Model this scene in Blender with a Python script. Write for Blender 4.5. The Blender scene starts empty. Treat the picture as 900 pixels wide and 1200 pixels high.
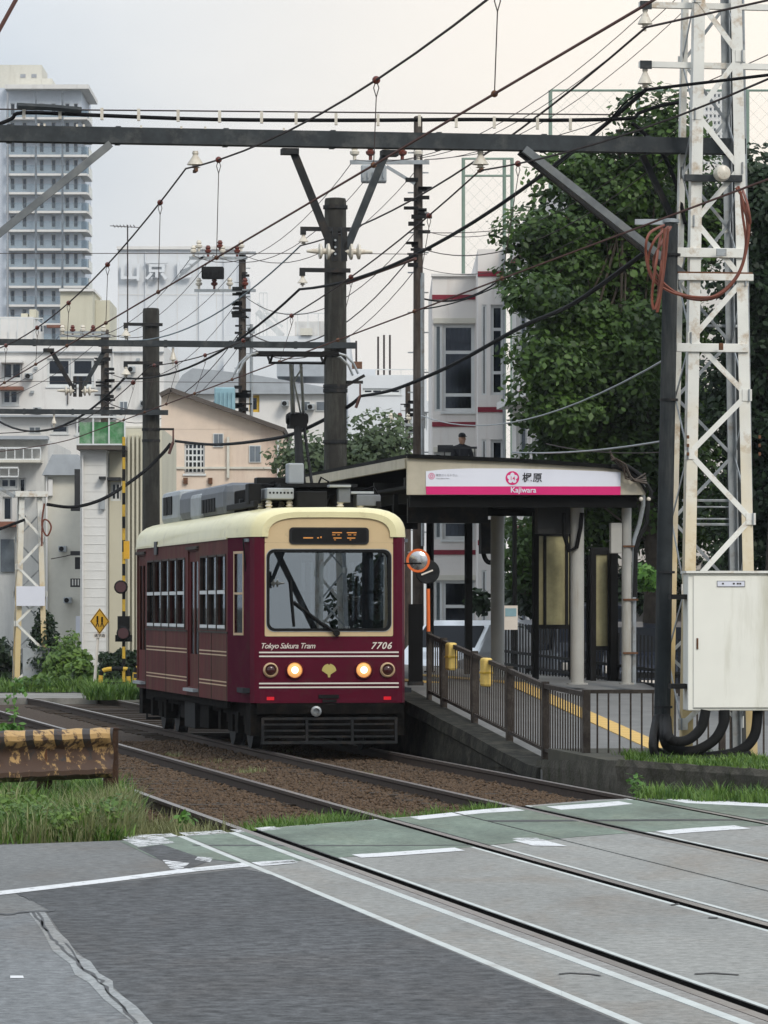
import bpy, bmesh, math, random
import numpy as np
from mathutils import Vector, Matrix
random.seed(7); rng = np.random.default_rng(11)
R = math.radians
SC = bpy.context.scene
COL = SC.collection

# ------------------------------------------------------------------ camera
FPX = 5200.0; CH = 1.77; CX = 450.0; HY = 711.0      # focal length and horizon measured on the 900 x 1200 photograph
cam_d = bpy.data.cameras.new('camera'); cam = bpy.data.objects.new('camera', cam_d); COL.objects.link(cam)
cam_d.sensor_fit = 'HORIZONTAL'; cam_d.sensor_width = 36.0; cam_d.lens = 36.0*FPX/900.0
cam_d.shift_y = (HY-600.0)/900.0
cam_d.clip_start = 0.5; cam_d.clip_end = 6000
cam.location = (0, 0, CH); cam.rotation_euler = (R(90), 0, 0)
SC.camera = cam
# ------------------------------------------------------------------ sky, sun, exposure
SUN_AZ = R(152); SUN_EL = R(38)                       # soft sun behind thin cloud, over the viewer's right shoulder
GLOW = Vector((math.sin(R(11))*math.cos(R(7)), math.cos(R(11))*math.cos(R(7)), math.sin(R(7))))   # brighter thin cloud at the upper right
sd = Vector((math.sin(SUN_AZ)*math.cos(SUN_EL), math.cos(SUN_AZ)*math.cos(SUN_EL), math.sin(SUN_EL)))
W = bpy.data.worlds.new('World'); SC.world = W; W.use_nodes = True
nt = W.node_tree; nt.nodes.clear(); N = nt.nodes.new; K = nt.links.new
out = N('ShaderNodeOutputWorld'); bg = N('ShaderNodeBackground'); bg.inputs[1].default_value = 0.1
sky = N('ShaderNodeTexSky'); sky.sky_type = 'NISHITA'; sky.sun_disc = False
sky.sun_elevation = SUN_EL; sky.sun_rotation = SUN_AZ; sky.air_density = 1.2; sky.dust_density = 4.0
tc = N('ShaderNodeTexCoord')
cn = N('ShaderNodeTexNoise'); cn.inputs['Scale'].default_value = 11.0; cn.inputs['Detail'].default_value = 4.0; cn.inputs['Roughness'].default_value = 0.5
cmap = N('ShaderNodeMapping'); cmap.inputs['Scale'].default_value = (1, 1, 2.2)
K(tc.outputs['Generated'], cmap.inputs[0]); K(cmap.outputs[0], cn.inputs['Vector'])
ramp = N('ShaderNodeValToRGB')
ramp.color_ramp.elements[0].position = 0.3; ramp.color_ramp.elements[0].color = (5.0, 5.7, 6.5, 1)
ramp.color_ramp.elements[1].position = 0.72; ramp.color_ramp.elements[1].color = (6.4, 6.85, 7.35, 1)
K(cn.outputs['Fac'], ramp.inputs[0])
dot = N('ShaderNodeVectorMath'); dot.operation = 'DOT_PRODUCT'
nrm = N('ShaderNodeVectorMath'); nrm.operation = 'NORMALIZE'; K(tc.outputs['Generated'], nrm.inputs[0])
K(nrm.outputs[0], dot.inputs[0]); dot.inputs[1].default_value = GLOW
gl = N('ShaderNodeMapRange'); gl.interpolation_type = 'SMOOTHSTEP'
gl.inputs[1].default_value = 0.955; gl.inputs[2].default_value = 0.9985; gl.inputs[3].default_value = 0; gl.inputs[4].default_value = 1
K(dot.outputs['Value'], gl.inputs[0])
warm = N('ShaderNodeMixRGB'); warm.inputs[2].default_value = (9.6, 8.7, 7.6, 1); K(gl.outputs[0], warm.inputs[0]); K(ramp.outputs[0], warm.inputs[1])
# an overcast sky is brighter towards the zenith than at the horizon
sepz = N('ShaderNodeSeparateXYZ'); K(nrm.outputs[0], sepz.inputs[0]); zen = N('ShaderNodeMapRange'); zen.inputs[1].default_value = .08; zen.inputs[2].default_value = .95; zen.inputs[3].default_value = 1.0; zen.inputs[4].default_value = 2.1
K(sepz.outputs[2], zen.inputs[0]); zs = N('ShaderNodeVectorMath'); zs.operation = 'SCALE'; K(warm.outputs[0], zs.inputs[0]); K(zen.outputs[0], zs.inputs['Scale'])
mx = N('ShaderNodeMixRGB'); mx.inputs[0].default_value = 0.93; K(sky.outputs[0], mx.inputs[1]); K(zs.outputs[0], mx.inputs[2])
K(mx.outputs[0], bg.inputs[0]); K(bg.outputs[0], out.inputs[0])
sun_d = bpy.data.lights.new('sun', 'SUN'); sun = bpy.data.objects.new('sun', sun_d); COL.objects.link(sun)
sun_d.energy = 1.5; sun_d.angle = R(18); sun_d.color = (1.0, 0.94, 0.84)
sun.rotation_euler = (-sd).to_track_quat('-Z', 'Y').to_euler()
SC.view_settings.view_transform = 'Standard'; SC.view_settings.look = 'None'
SC.view_settings.exposure = 0.22; SC.view_settings.gamma = 1.0
SC.render.engine = 'CYCLES'
cy = SC.cycles; cy.max_bounces = 8; cy.diffuse_bounces = 3; cy.glossy_bounces = 3; cy.transmission_bounces = 6
cy.transparent_max_bounces = 16; cy.volume_bounces = 0; cy.use_denoising = True; cy.sample_clamp_indirect = 4.0
cy.caustics_reflective = False; cy.caustics_refractive = False

# ------------------------------------------------------------------ geometry frames
TAN = (CX+440.0)/FPX; TH = math.atan(TAN); CO = math.cos(TH); SI = math.sin(TH)
def P(x, y, Z): return Vector(((x-CX)/FPX*Z, Z, CH+(HY-y)/FPX*Z))
def G(x, y, h=0.0):                                  # pixel on the level h
    Z = FPX*(CH-h)/(y-HY); return Vector(((x-CX)/FPX*Z, Z, h))
def T(L, t, h=0.0): return Vector((L*CO - t*SI, L*SI + t*CO, h))   # track frame: L to the right of the line, t along it
def toLT(v): return (v.x*CO+v.y*SI, -v.x*SI+v.y*CO)
def tAt(x, L):                                       # t where the line at offset L crosses image column x
    Z = FPX*L/((x+440.0)*CO); return (Z-L*SI)/CO

# ------------------------------------------------------------------ materials
MAT = {}
def M(name, col, rough=0.6, metal=0.0, var=0.12, scale=3.0, bump=0.0, bscale=60.0, dirt=None, streak=False, coat=0.0, spec=None, dscale=2.0, damt=0.5, world=False):
    m = bpy.data.materials.new(name); m.use_nodes = True; t = m.node_tree; n = t.nodes; l = t.links
    b = n['Principled BSDF']; b.inputs['Roughness'].default_value = rough; b.inputs['Metallic'].default_value = metal
    b.inputs['Coat Weight'].default_value = coat
    b.inputs['Specular IOR Level'].default_value = .3 if spec is None else spec
    c = n.new('ShaderNodeTexCoord'); mp = n.new('ShaderNodeMapping')
    if world:
        g = n.new('ShaderNodeNewGeometry'); l.new(g.outputs['Position'], mp.inputs[0])
    else: l.new(c.outputs['Object'], mp.inputs[0])
    no = n.new('ShaderNodeTexNoise'); no.inputs['Scale'].default_value = scale; no.inputs['Detail'].default_value = 6; no.inputs['Roughness'].default_value = .62
    l.new(mp.outputs[0], no.inputs['Vector'])
    mr = n.new('ShaderNodeMapRange'); mr.inputs[1].default_value = .3; mr.inputs[2].default_value = .7
    mr.inputs[3].default_value = 1-var; mr.inputs[4].default_value = 1+var; l.new(no.outputs['Fac'], mr.inputs[0])
    mul = n.new('ShaderNodeVectorMath'); mul.operation = 'SCALE'; mul.inputs[0].default_value = col; l.new(mr.outputs[0], mul.inputs['Scale'])
    last = mul.outputs[0]
    if dirt:
        mp2 = n.new('ShaderNodeMapping'); mp2.inputs['Scale'].default_value = (1, 1, .12) if streak else (1, 1, 1)
        l.new(mp.inputs[0].links[0].from_socket, mp2.inputs[0])
        n2 = n.new('ShaderNodeTexNoise'); n2.inputs['Scale'].default_value = dscale; n2.inputs['Detail'].default_value = 8; n2.inputs['Roughness'].default_value = .7
        l.new(mp2.outputs[0], n2.inputs['Vector'])
        r2 = n.new('ShaderNodeMapRange'); r2.inputs[1].default_value = .62-.3*damt; r2.inputs[2].default_value = .78-.16*damt; r2.inputs[4].default_value = .9
        l.new(n2.outputs['Fac'], r2.inputs[0])
        mi = n.new('ShaderNodeMixRGB'); mi.inputs[2].default_value = (*dirt, 1); l.new(r2.outputs[0], mi.inputs[0]); l.new(last, mi.inputs[1]); last = mi.outputs[0]
    l.new(last, b.inputs['Base Color'])
    if bump:
        n3 = n.new('ShaderNodeTexNoise'); n3.inputs['Scale'].default_value = bscale; n3.inputs['Detail'].default_value = 4
        l.new(mp.outputs[0], n3.inputs['Vector'])
        bp = n.new('ShaderNodeBump'); bp.inputs['Strength'].default_value = bump; bp.inputs['Distance'].default_value = .02
        l.new(n3.outputs['Fac'], bp.inputs['Height']); l.new(bp.outputs[0], b.inputs['Normal'])
    MAT[name] = m; return m
def emis(name, col, s):
    m = M(name, col, .4); b = m.node_tree.nodes['Principled BSDF']
    b.inputs['Emission Color'].default_value = (*col, 1); b.inputs['Emission Strength'].default_value = s; return m
def glass(name, tint, refl=1.0, rough=0.03, dark=0.5):
    m = bpy.data.materials.new(name); m.use_nodes = True; n = m.node_tree.nodes; l = m.node_tree.links; n.clear()
    o = n.new('ShaderNodeOutputMaterial'); tr = n.new('ShaderNodeBsdfTransparent'); tr.inputs[0].default_value = (*[c*dark for c in tint], 1)
    g = n.new('ShaderNodeBsdfGlossy'); g.inputs['Roughness'].default_value = rough; g.inputs[0].default_value = (*tint, 1)
    f = n.new('ShaderNodeFresnel'); f.inputs[0].default_value = 1.5
    ml = n.new('ShaderNodeMath'); ml.operation = 'MULTIPLY_ADD'; ml.inputs[1].default_value = refl; ml.inputs[2].default_value = .05*refl
    l.new(f.outputs[0], ml.inputs[0]); mi = n.new('ShaderNodeMixShader'); l.new(ml.outputs[0], mi.inputs[0]); l.new(tr.outputs[0], mi.inputs[1]); l.new(g.outputs[0], mi.inputs[2])
    l.new(mi.outputs[0], o.inputs[0]); MAT[name] = m; return m

M('maroon_cab', (.075, .006, .02), .6, var=.15, spec=.02, dirt=(.06,.02,.02), dscale=3, damt=.4)
M('maroon', (.088, .007, .02), .3, var=.12, scale=2, spec=.10, dirt=(.07,.02,.022), dscale=2.5, damt=.3, bump=.03, bscale=3)
M('maroon_side', (.10, .02, .022), .6, var=.3, scale=1.5, spec=.05, streak=True, dirt=(.115, .058, .036), dscale=5, damt=.7, bump=.04, bscale=2.5)  # browner than the front: reflection put into the colour, plus streaky dirt
M('cream', (.74, .67, .39), .35, var=.05, dirt=(.5, .42, .24), dscale=4, damt=.2, coat=.2)
M('beige', (.62, .46, .26), .4, var=.05, coat=.2, dirt=(.42, .33, .2), dscale=5, damt=.12)
M('gold', (.55, .38, .22), .4, var=.1)
M('gold_leaf', (.5, .42, .13), .5, var=.08)
M('print_white', (.75, .68, .6), .6, var=.05)
M('black_paint', (.012, .012, .013), .45, var=.3)
M('under', (.006, .0055, .005), .85, spec=.06, var=.4, scale=8, dirt=(.022, .017, .013), dscale=6)
M('steel_dark', (.02, .021, .022), .6, spec=.15, var=.3, scale=10, dirt=(.05, .036, .026), dscale=5, damt=.4)
M('beam_grey', (.032, .037, .04), .6, var=.3, scale=6, dirt=(.09, .09, .085), dscale=4, damt=.35, spec=.2)
M('brace_grey', (.14, .15, .155), .6, var=.25, scale=6, dirt=(.2, .2, .19), dscale=4, damt=.4, spec=.2)
M('strip_light', (.48, .5, .48), .8, var=.12, scale=6, world=True, dirt=(.3, .28, .26), dscale=3, damt=.4)
M('iron', (.011, .011, .011), .65, var=.3, spec=.12)
M('galv', (.33, .35, .36), .45, metal=.5, var=.15, scale=8, dirt=(.2, .17, .13), dscale=6, damt=.3)
M('ac_grey', (.13, .14, .155), .55, var=.12, dirt=(.12, .12, .12), dscale=4, damt=.35)
M('ac_light', (.32, .34, .35), .5, var=.1, dirt=(.25, .24, .22), dscale=4, damt=.3)
M('tower_white', (.7, .69, .64), .5, var=.07, dirt=(.36, .23, .11), dscale=5, damt=.3)
M('tower_yellow', (.66, .58, .38), .55, var=.12, dirt=(.34, .2, .09), dscale=6, damt=.7)
M('rust', (.12, .055, .028), .85, var=.35, scale=12, bump=.3)
M('rust_dark', (.05,.028,.018), .85, var=.4, scale=12, bump=.3, spec=.1)
M('box_cream', (.79, .775, .70), .42, var=.03, dirt=(.52, .5, .4), dscale=2, damt=.25, streak=True)
M('groove_shade', (.004, .004, .004), .95, var=.2, spec=.0)
M('rubber', (.012, .012, .012), .75, var=.2, bump=.1, spec=.15)
M('orange_hose', (.17, .055, .034), .55, var=.25, scale=8)
M('orange', (.75, .16, .04), .5, var=.1)
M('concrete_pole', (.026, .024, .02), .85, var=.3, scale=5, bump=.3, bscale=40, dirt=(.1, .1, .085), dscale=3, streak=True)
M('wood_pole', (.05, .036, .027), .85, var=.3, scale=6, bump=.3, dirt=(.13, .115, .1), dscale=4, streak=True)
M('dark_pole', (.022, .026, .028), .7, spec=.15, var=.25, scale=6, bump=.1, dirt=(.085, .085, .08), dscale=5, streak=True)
M('porcelain', (.62, .57, .48), .25, var=.1, dirt=(.4, .28, .2), dscale=30, damt=.3)
M('brown_insulator', (.12, .03, .02), .3, var=.1)
M('wire', (.06, .048, .046), .8, var=.2, spec=.08)
M('wire_red', (.13, .07, .06), .8, var=.2, spec=.08)
M('cable', (.012, .012, .013), .8, var=.2, spec=.08)
M('cable_blue', (.13, .18, .2), .5, var=.2)
M('rail_side', (.05, .033, .024), .75, var=.35, scale=20)
M('rail_top', (.26, .23, .21), .3, metal=.7, var=.1, dirt=(.14, .09, .06), dscale=3, damt=.3)
M('sleeper', (.045, .032, .022), .85, var=.35, scale=10, bump=.4)
M('ballast', (.085, .054, .032), .9, var=.4, scale=14, world=True)
M('ballast_bed', (.045, .03, .02), .95, var=.5, scale=18, bump=1.0, bscale=26, world=True, dirt=(.085, .055, .034), dscale=20)
M('soil', (.06, .055, .04), .95, var=.4, scale=2, world=True)
M('road_far', (.12, .12, .12), .9, var=.2, scale=.5, world=True)
M('concrete', (.23, .22, .2), .85, var=.2, scale=2, bump=.3, dirt=(.1, .095, .08), dscale=1.5, damt=.5)
M('concrete_dark', (.03, .029, .024), .9, var=.45, scale=2.5, bump=.5, bscale=20, dirt=(.085, .078, .06), dscale=3.5, damt=.5, spec=.1)
M('curb_wall', (.09, .082, .068), .9, var=.35, scale=3, bump=.6, bscale=30, dirt=(.035, .038, .022), dscale=5, damt=.6, spec=.1)
M('deck', (.16, .157, .15), .9, var=.15, scale=3, bump=.2)
M('tactile', (.55, .36, .12), .8, var=.12)
M('fence_brown', (.045, .036, .03), .65, spec=.12, var=.25, dirt=(.1, .085, .07), dscale=8)
M('fence_black', (.01, .01, .01), .6, var=.2, spec=.15)
M('column', (.36, .35, .32), .5, var=.08, dirt=(.24, .2, .14), dscale=5, damt=.25, streak=True)
M('fascia', (.42, .38, .3), .6, var=.1, scale=4, dirt=(.3, .26, .18), dscale=5, damt=.35, streak=True)
M('sign_white', (.68, .69, .76), .4, var=.02)
M('magenta', (.62, .02, .16), .4, var=.03)
M('sign_ink', (.03, .03, .035), .5, var=.05)
M('sign_grey', (.35, .35, .38), .5, var=.05)
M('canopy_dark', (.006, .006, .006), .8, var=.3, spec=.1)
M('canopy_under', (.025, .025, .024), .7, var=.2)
M('tile_yellow', (.75, .52, .14), .5, var=.08, dirt=(.5, .36, .12), dscale=8, damt=.3)
M('poly_yellow', (.32, .29, .16), .3, var=.35, scale=3, dirt=(.12, .11, .06), dscale=2.5, damt=.5, streak=True)
M('white_paint', (.72, .74, .76), .35, var=.03, coat=.5)
M('navy_paint', (.03, .035, .05), .3, var=.05, coat=.5)
M('silver_paint', (.3, .31, .33), .3, metal=.4, var=.05, coat=.4)
M('tyre', (.015, .015, .015), .8)
M('bl_white', (.68, .66, .63), .8, var=.05, scale=.6, dirt=(.42, .39, .36), dscale=.9, damt=.25, streak=True)
M('bl_pinkwhite', (.71, .675, .64), .8, var=.05, scale=.6, dirt=(.5, .41, .36), dscale=.8, damt=.3, streak=True)
M('band_red', (.2, .02, .035), .7, var=.1)
M('bl_bluewhite', (.66, .675, .69), .8, var=.05, scale=.5, dirt=(.54, .55, .57), dscale=.3, damt=.35, streak=True)
M('bl_cream', (.56, .53, .42), .8, var=.06, scale=.6, dirt=(.42, .39, .3), dscale=.6, damt=.3, streak=True)
M('bl_beige', (.6, .575, .5), .85, var=.06, dirt=(.48, .45, .38), dscale=.6, damt=.35, streak=True)
M('bl_pink', (.70, .57, .46), .85, var=.05, dirt=(.48, .33, .26), dscale=.5, damt=.3, streak=True)
M('bl_grey', (.3, .31, .33), .8, var=.1)
M('bl_tower', (.6, .64, .70), .8, var=.06)  # pale bluish tone carries part of the distance haze
M('siding', (.66, .65, .62), .7, var=.05, dirt=(.45, .45, .44), dscale=.8, damt=.3, streak=True)
M('roof_dark', (.09, .075, .065), .8, var=.2)
M('roof_red', (.2, .09, .06), .8, var=.2)
M('roof_grey', (.33, .35, .37), .6, var=.1)
M('frame_white', (.62, .63, .62), .5, var=.06)
M('frame_dark', (.03, .03, .032), .5, var=.1)
M('curtain', (.02, .035, .085), .85, var=.4, scale=3)
M('room_dark', (.02, .022, .026), .9)
M('room_grey', (.14, .16, .18), .9, var=.4, scale=1.5)
M('net_green', (.2, .27, .22), .7)
M('green_cloth', (.07, .22, .09), .85, var=.5, scale=3, dirt=(.3, .4, .3), dscale=2, damt=.6)
M('sea_blue', (.25, .4, .45), .5)
M('bark', (.05, .04, .03), .9, var=.3, scale=10, bump=.5)
M('yellow_sign', (.62, .34, .03), .5, var=.08, dirt=(.3, .18, .04), dscale=9, damt=.2)
M('yellow_paint', (.55, .35, .04), .6, var=.15, dirt=(.2, .1, .04), dscale=8, damt=.35)
M('seat_green', (.06, .12, .08), .8)
M('skin', (.35, .2, .13), .6); M('cloth_black', (.02, .021, .026), .9); M('cap_black', (.012, .012, .014), .8)
M('lens_off', (.05, .012, .012), .12, coat=.6)
emis('lamp_lit', (.8, .42, .14), .55); emis('lamp_core', (1.0, .85, .55), 3.5); emis('lamp_halo', (1.0, .42, .1), .5); emis('led', (.6, .25, .06), .25); emis('red_lit', (.6, .01, .02), .25)
M('chrome', (.5, .5, .5), .2, metal=.9)
glass('pane_tram', (.9, .95, 1.0), .4, .02, .7)
glass('pane_front', (.9, .96, 1.0), 2.6, .002, .5)
glass('pane_house', (.8, .88, 1.0), .45, .05, .5)
glass('pane_car', (.9, .95, 1.0), 1.5, .03, .3)
glass('pane_balcony', (.84, .9, .93), .8, .1, .85)

def leafmat(name, a, b, sc=1.5):
    m = bpy.data.materials.new(name); m.use_nodes = True; n = m.node_tree.nodes; l = m.node_tree.links
    p = n['Principled BSDF']; p.inputs['Roughness'].default_value = .5; p.inputs['Specular IOR Level'].default_value = .35
    g = n.new('ShaderNodeNewGeometry'); no = n.new('ShaderNodeTexNoise'); no.inputs['Scale'].default_value = sc; l.new(g.outputs['Position'], no.inputs['Vector'])
    ri = n.new('ShaderNodeMath'); ri.operation = 'MULTIPLY_ADD'; ri.inputs[1].default_value = .55; l.new(g.outputs['Random Per Island'], ri.inputs[0]); 
    s = n.new('ShaderNodeMath'); s.operation = 'MULTIPLY_ADD'; s.inputs[1].default_value = 1.4; s.inputs[2].default_value = -.45; l.new(no.outputs['Fac'], s.inputs[0]); l.new(s.outputs[0], ri.inputs[2])
    mi = n.new('ShaderNodeMixRGB'); mi.inputs[1].default_value = (*a, 1); mi.inputs[2].default_value = (*b, 1); l.new(ri.outputs[0], mi.inputs[0]); l.new(mi.outputs[0], p.inputs['Base Color'])
    tr = n.new('ShaderNodeBsdfTranslucent'); l.new(mi.outputs[0], tr.inputs[0]); mix = n.new('ShaderNodeMixShader'); mix.inputs[0].default_value = .3
    l.new(p.outputs[0], mix.inputs[1]); l.new(tr.outputs[0], mix.inputs[2]); l.new(mix.outputs[0], n['Material Output'].inputs[0]); MAT[name] = m
leafmat('leaf_maple', (.005, .016, .006), (.085, .16, .025), .8); leafmat('leaf_dark', (.006, .015, .007), (.028, .055, .018))
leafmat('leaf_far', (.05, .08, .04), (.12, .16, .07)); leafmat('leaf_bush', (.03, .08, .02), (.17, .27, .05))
leafmat('leaf_grass', (.02, .075, .012), (.17, .27, .05), 2.2); leafmat('leaf_vine', (.04, .12, .025), (.14, .28, .05), 5)
leafmat('leaf_drygrass', (.12, .13, .05), (.26, .27, .12), 4)

# tower legs: paint yellowed and rust stained towards the foot
lm = M('tower_leg', (.7, .69, .64), .5, var=.07, dirt=(.36, .23, .11), dscale=5, damt=.34); n_ = lm.node_tree.nodes; l_ = lm.node_tree.links; b_ = n_['Principled BSDF']; src = b_.inputs['Base Color'].links[0].from_socket
tc1 = n_.new('ShaderNodeTexCoord'); sz = n_.new('ShaderNodeSeparateXYZ'); l_.new(tc1.outputs['Object'], sz.inputs[0]); nz = n_.new('ShaderNodeTexNoise'); nz.inputs['Scale'].default_value = 3.5; nz.inputs['Detail'].default_value = 7; l_.new(tc1.outputs['Object'], nz.inputs['Vector'])
az = n_.new('ShaderNodeMath'); az.operation = 'MULTIPLY_ADD'; az.inputs[1].default_value = 2.2; l_.new(nz.outputs['Fac'], az.inputs[0]); l_.new(sz.outputs[2], az.inputs[2]); rz = n_.new('ShaderNodeMapRange'); rz.inputs[1].default_value = 4.9; rz.inputs[2].default_value = 2.2; rz.inputs[4].default_value = .9; l_.new(az.outputs[0], rz.inputs[0])
mz = n_.new('ShaderNodeMixRGB'); mz.inputs[2].default_value = (.58, .43, .19, 1); l_.new(rz.outputs[0], mz.inputs[0]); l_.new(src, mz.inputs[1]); l_.new(mz.outputs[0], b_.inputs['Base Color'])
# asphalt with visible aggregate
def asphalt(name, a, b, big=.12, agg=55.0, patch=None, blotch=.5):
    m = bpy.data.materials.new(name); m.use_nodes = True; n = m.node_tree.nodes; l = m.node_tree.links; p = n['Principled BSDF']; p.inputs['Roughness'].default_value = .82
    g = n.new('ShaderNodeNewGeometry')
    v = n.new('ShaderNodeTexNoise'); v.inputs['Scale'].default_value = agg; v.inputs['Detail'].default_value = 8; v.inputs['Roughness'].default_value = .8; l.new(g.outputs['Position'], v.inputs['Vector'])
    r = n.new('ShaderNodeMapRange'); r.inputs[1].default_value = .40; r.inputs[2].default_value = .60; l.new(v.outputs['Fac'], r.inputs[0])
    mi = n.new('ShaderNodeMixRGB'); mi.inputs[1].default_value = (*a, 1); mi.inputs[2].default_value = (*b, 1); l.new(r.outputs[0], mi.inputs[0])
    n2 = n.new('ShaderNodeTexNoise'); n2.inputs['Scale'].default_value = blotch; n2.inputs['Detail'].default_value = 7; n2.inputs['Roughness'].default_value = .65
    mp = n.new('ShaderNodeMapping'); mp.inputs['Rotation'].default_value = (0, 0, R(20)); mp.inputs['Scale'].default_value = (1, .35, 1); l.new(g.outputs['Position'], mp.inputs[0]); l.new(mp.outputs[0], n2.inputs['Vector'])
    r2 = n.new('ShaderNodeMapRange'); r2.inputs[1].default_value = .3; r2.inputs[2].default_value = .7; r2.inputs[3].default_value = 1-big; r2.inputs[4].default_value = 1+big; l.new(n2.outputs['Fac'], r2.inputs[0])
    s = n.new('ShaderNodeVectorMath'); s.operation = 'SCALE'; l.new(mi.outputs[0], s.inputs[0]); l.new(r2.outputs[0], s.inputs['Scale'])
    n4 = n.new('ShaderNodeTexNoise'); n4.inputs['Scale'].default_value = .9; n4.inputs['Detail'].default_value = 8; n4.inputs['Roughness'].default_value = .7; n4.inputs['Distortion'].default_value = .6; l.new(mp.outputs[0], n4.inputs['Vector'])
    r4 = n.new('ShaderNodeMapRange'); r4.inputs[1].default_value = .48; r4.inputs[2].default_value = .68; l.new(n4.outputs['Fac'], r4.inputs[0]); t4 = n.new('ShaderNodeMixRGB'); t4.inputs[1].default_value = (1,1,1,1); t4.inputs[2].default_value = (.92,.83,.76,1); l.new(r4.outputs[0], t4.inputs[0])
    m4 = n.new('ShaderNodeVectorMath'); m4.operation = 'MULTIPLY'; l.new(s.outputs[0], m4.inputs[0]); l.new(t4.outputs[0], m4.inputs[1]); l.new(m4.outputs[0], p.inputs['Base Color'])
    bp = n.new('ShaderNodeBump'); bp.inputs['Strength'].default_value = .5; bp.inputs['Distance'].default_value = .01; l.new(v.outputs['Fac'], bp.inputs['Height']); l.new(bp.outputs[0], p.inputs['Normal']); MAT[name] = m
asphalt('asphalt_dark', (.012, .0125, .013), (.085, .087, .09), .3, 9)
asphalt('asphalt_mid', (.08, .081, .078), (.175, .176, .17), .2, 13)
asphalt('asphalt_left', (.08, .084, .086), (.195, .202, .205), .16, 13)
asphalt('panel_road', (.16, .158, .145), (.285, .282, .262), .2, 14)
asphalt('panel_warm', (.16, .15, .138), (.28, .268, .25), .2, 14)
asphalt('filler', (.16, .165, .165), (.30, .31, .305), .3, 14)
asphalt('green_paint', (.085, .115, .088), (.17, .205, .16), .35, 14, blotch=1.6)
def wornpaint(name, col, thr):
    m = M(name, col, .75, var=.08, scale=30, world=True); n = m.node_tree.nodes; l = m.node_tree.links
    g = n.new('ShaderNodeNewGeometry'); no = n.new('ShaderNodeTexNoise'); no.inputs['Scale'].default_value = 9; no.inputs['Detail'].default_value = 9; no.inputs['Roughness'].default_value = .75; l.new(g.outputs['Position'], no.inputs['Vector'])
    r = n.new('ShaderNodeMapRange'); r.inputs[1].default_value = thr; r.inputs[2].default_value = thr+.1; l.new(no.outputs['Fac'], r.inputs[0]); tr = n.new('ShaderNodeBsdfTransparent'); mx = n.new('ShaderNodeMixShader')
    l.new(r.outputs[0], mx.inputs[0]); l.new(n['Principled BSDF'].outputs[0], mx.inputs[1]); l.new(tr.outputs[0], mx.inputs[2]); l.new(mx.outputs[0], n['Material Output'].inputs[0])
wornpaint('line_white', (.6, .6, .6), .56); wornpaint('line_worn', (.56, .56, .56), .47)

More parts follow.
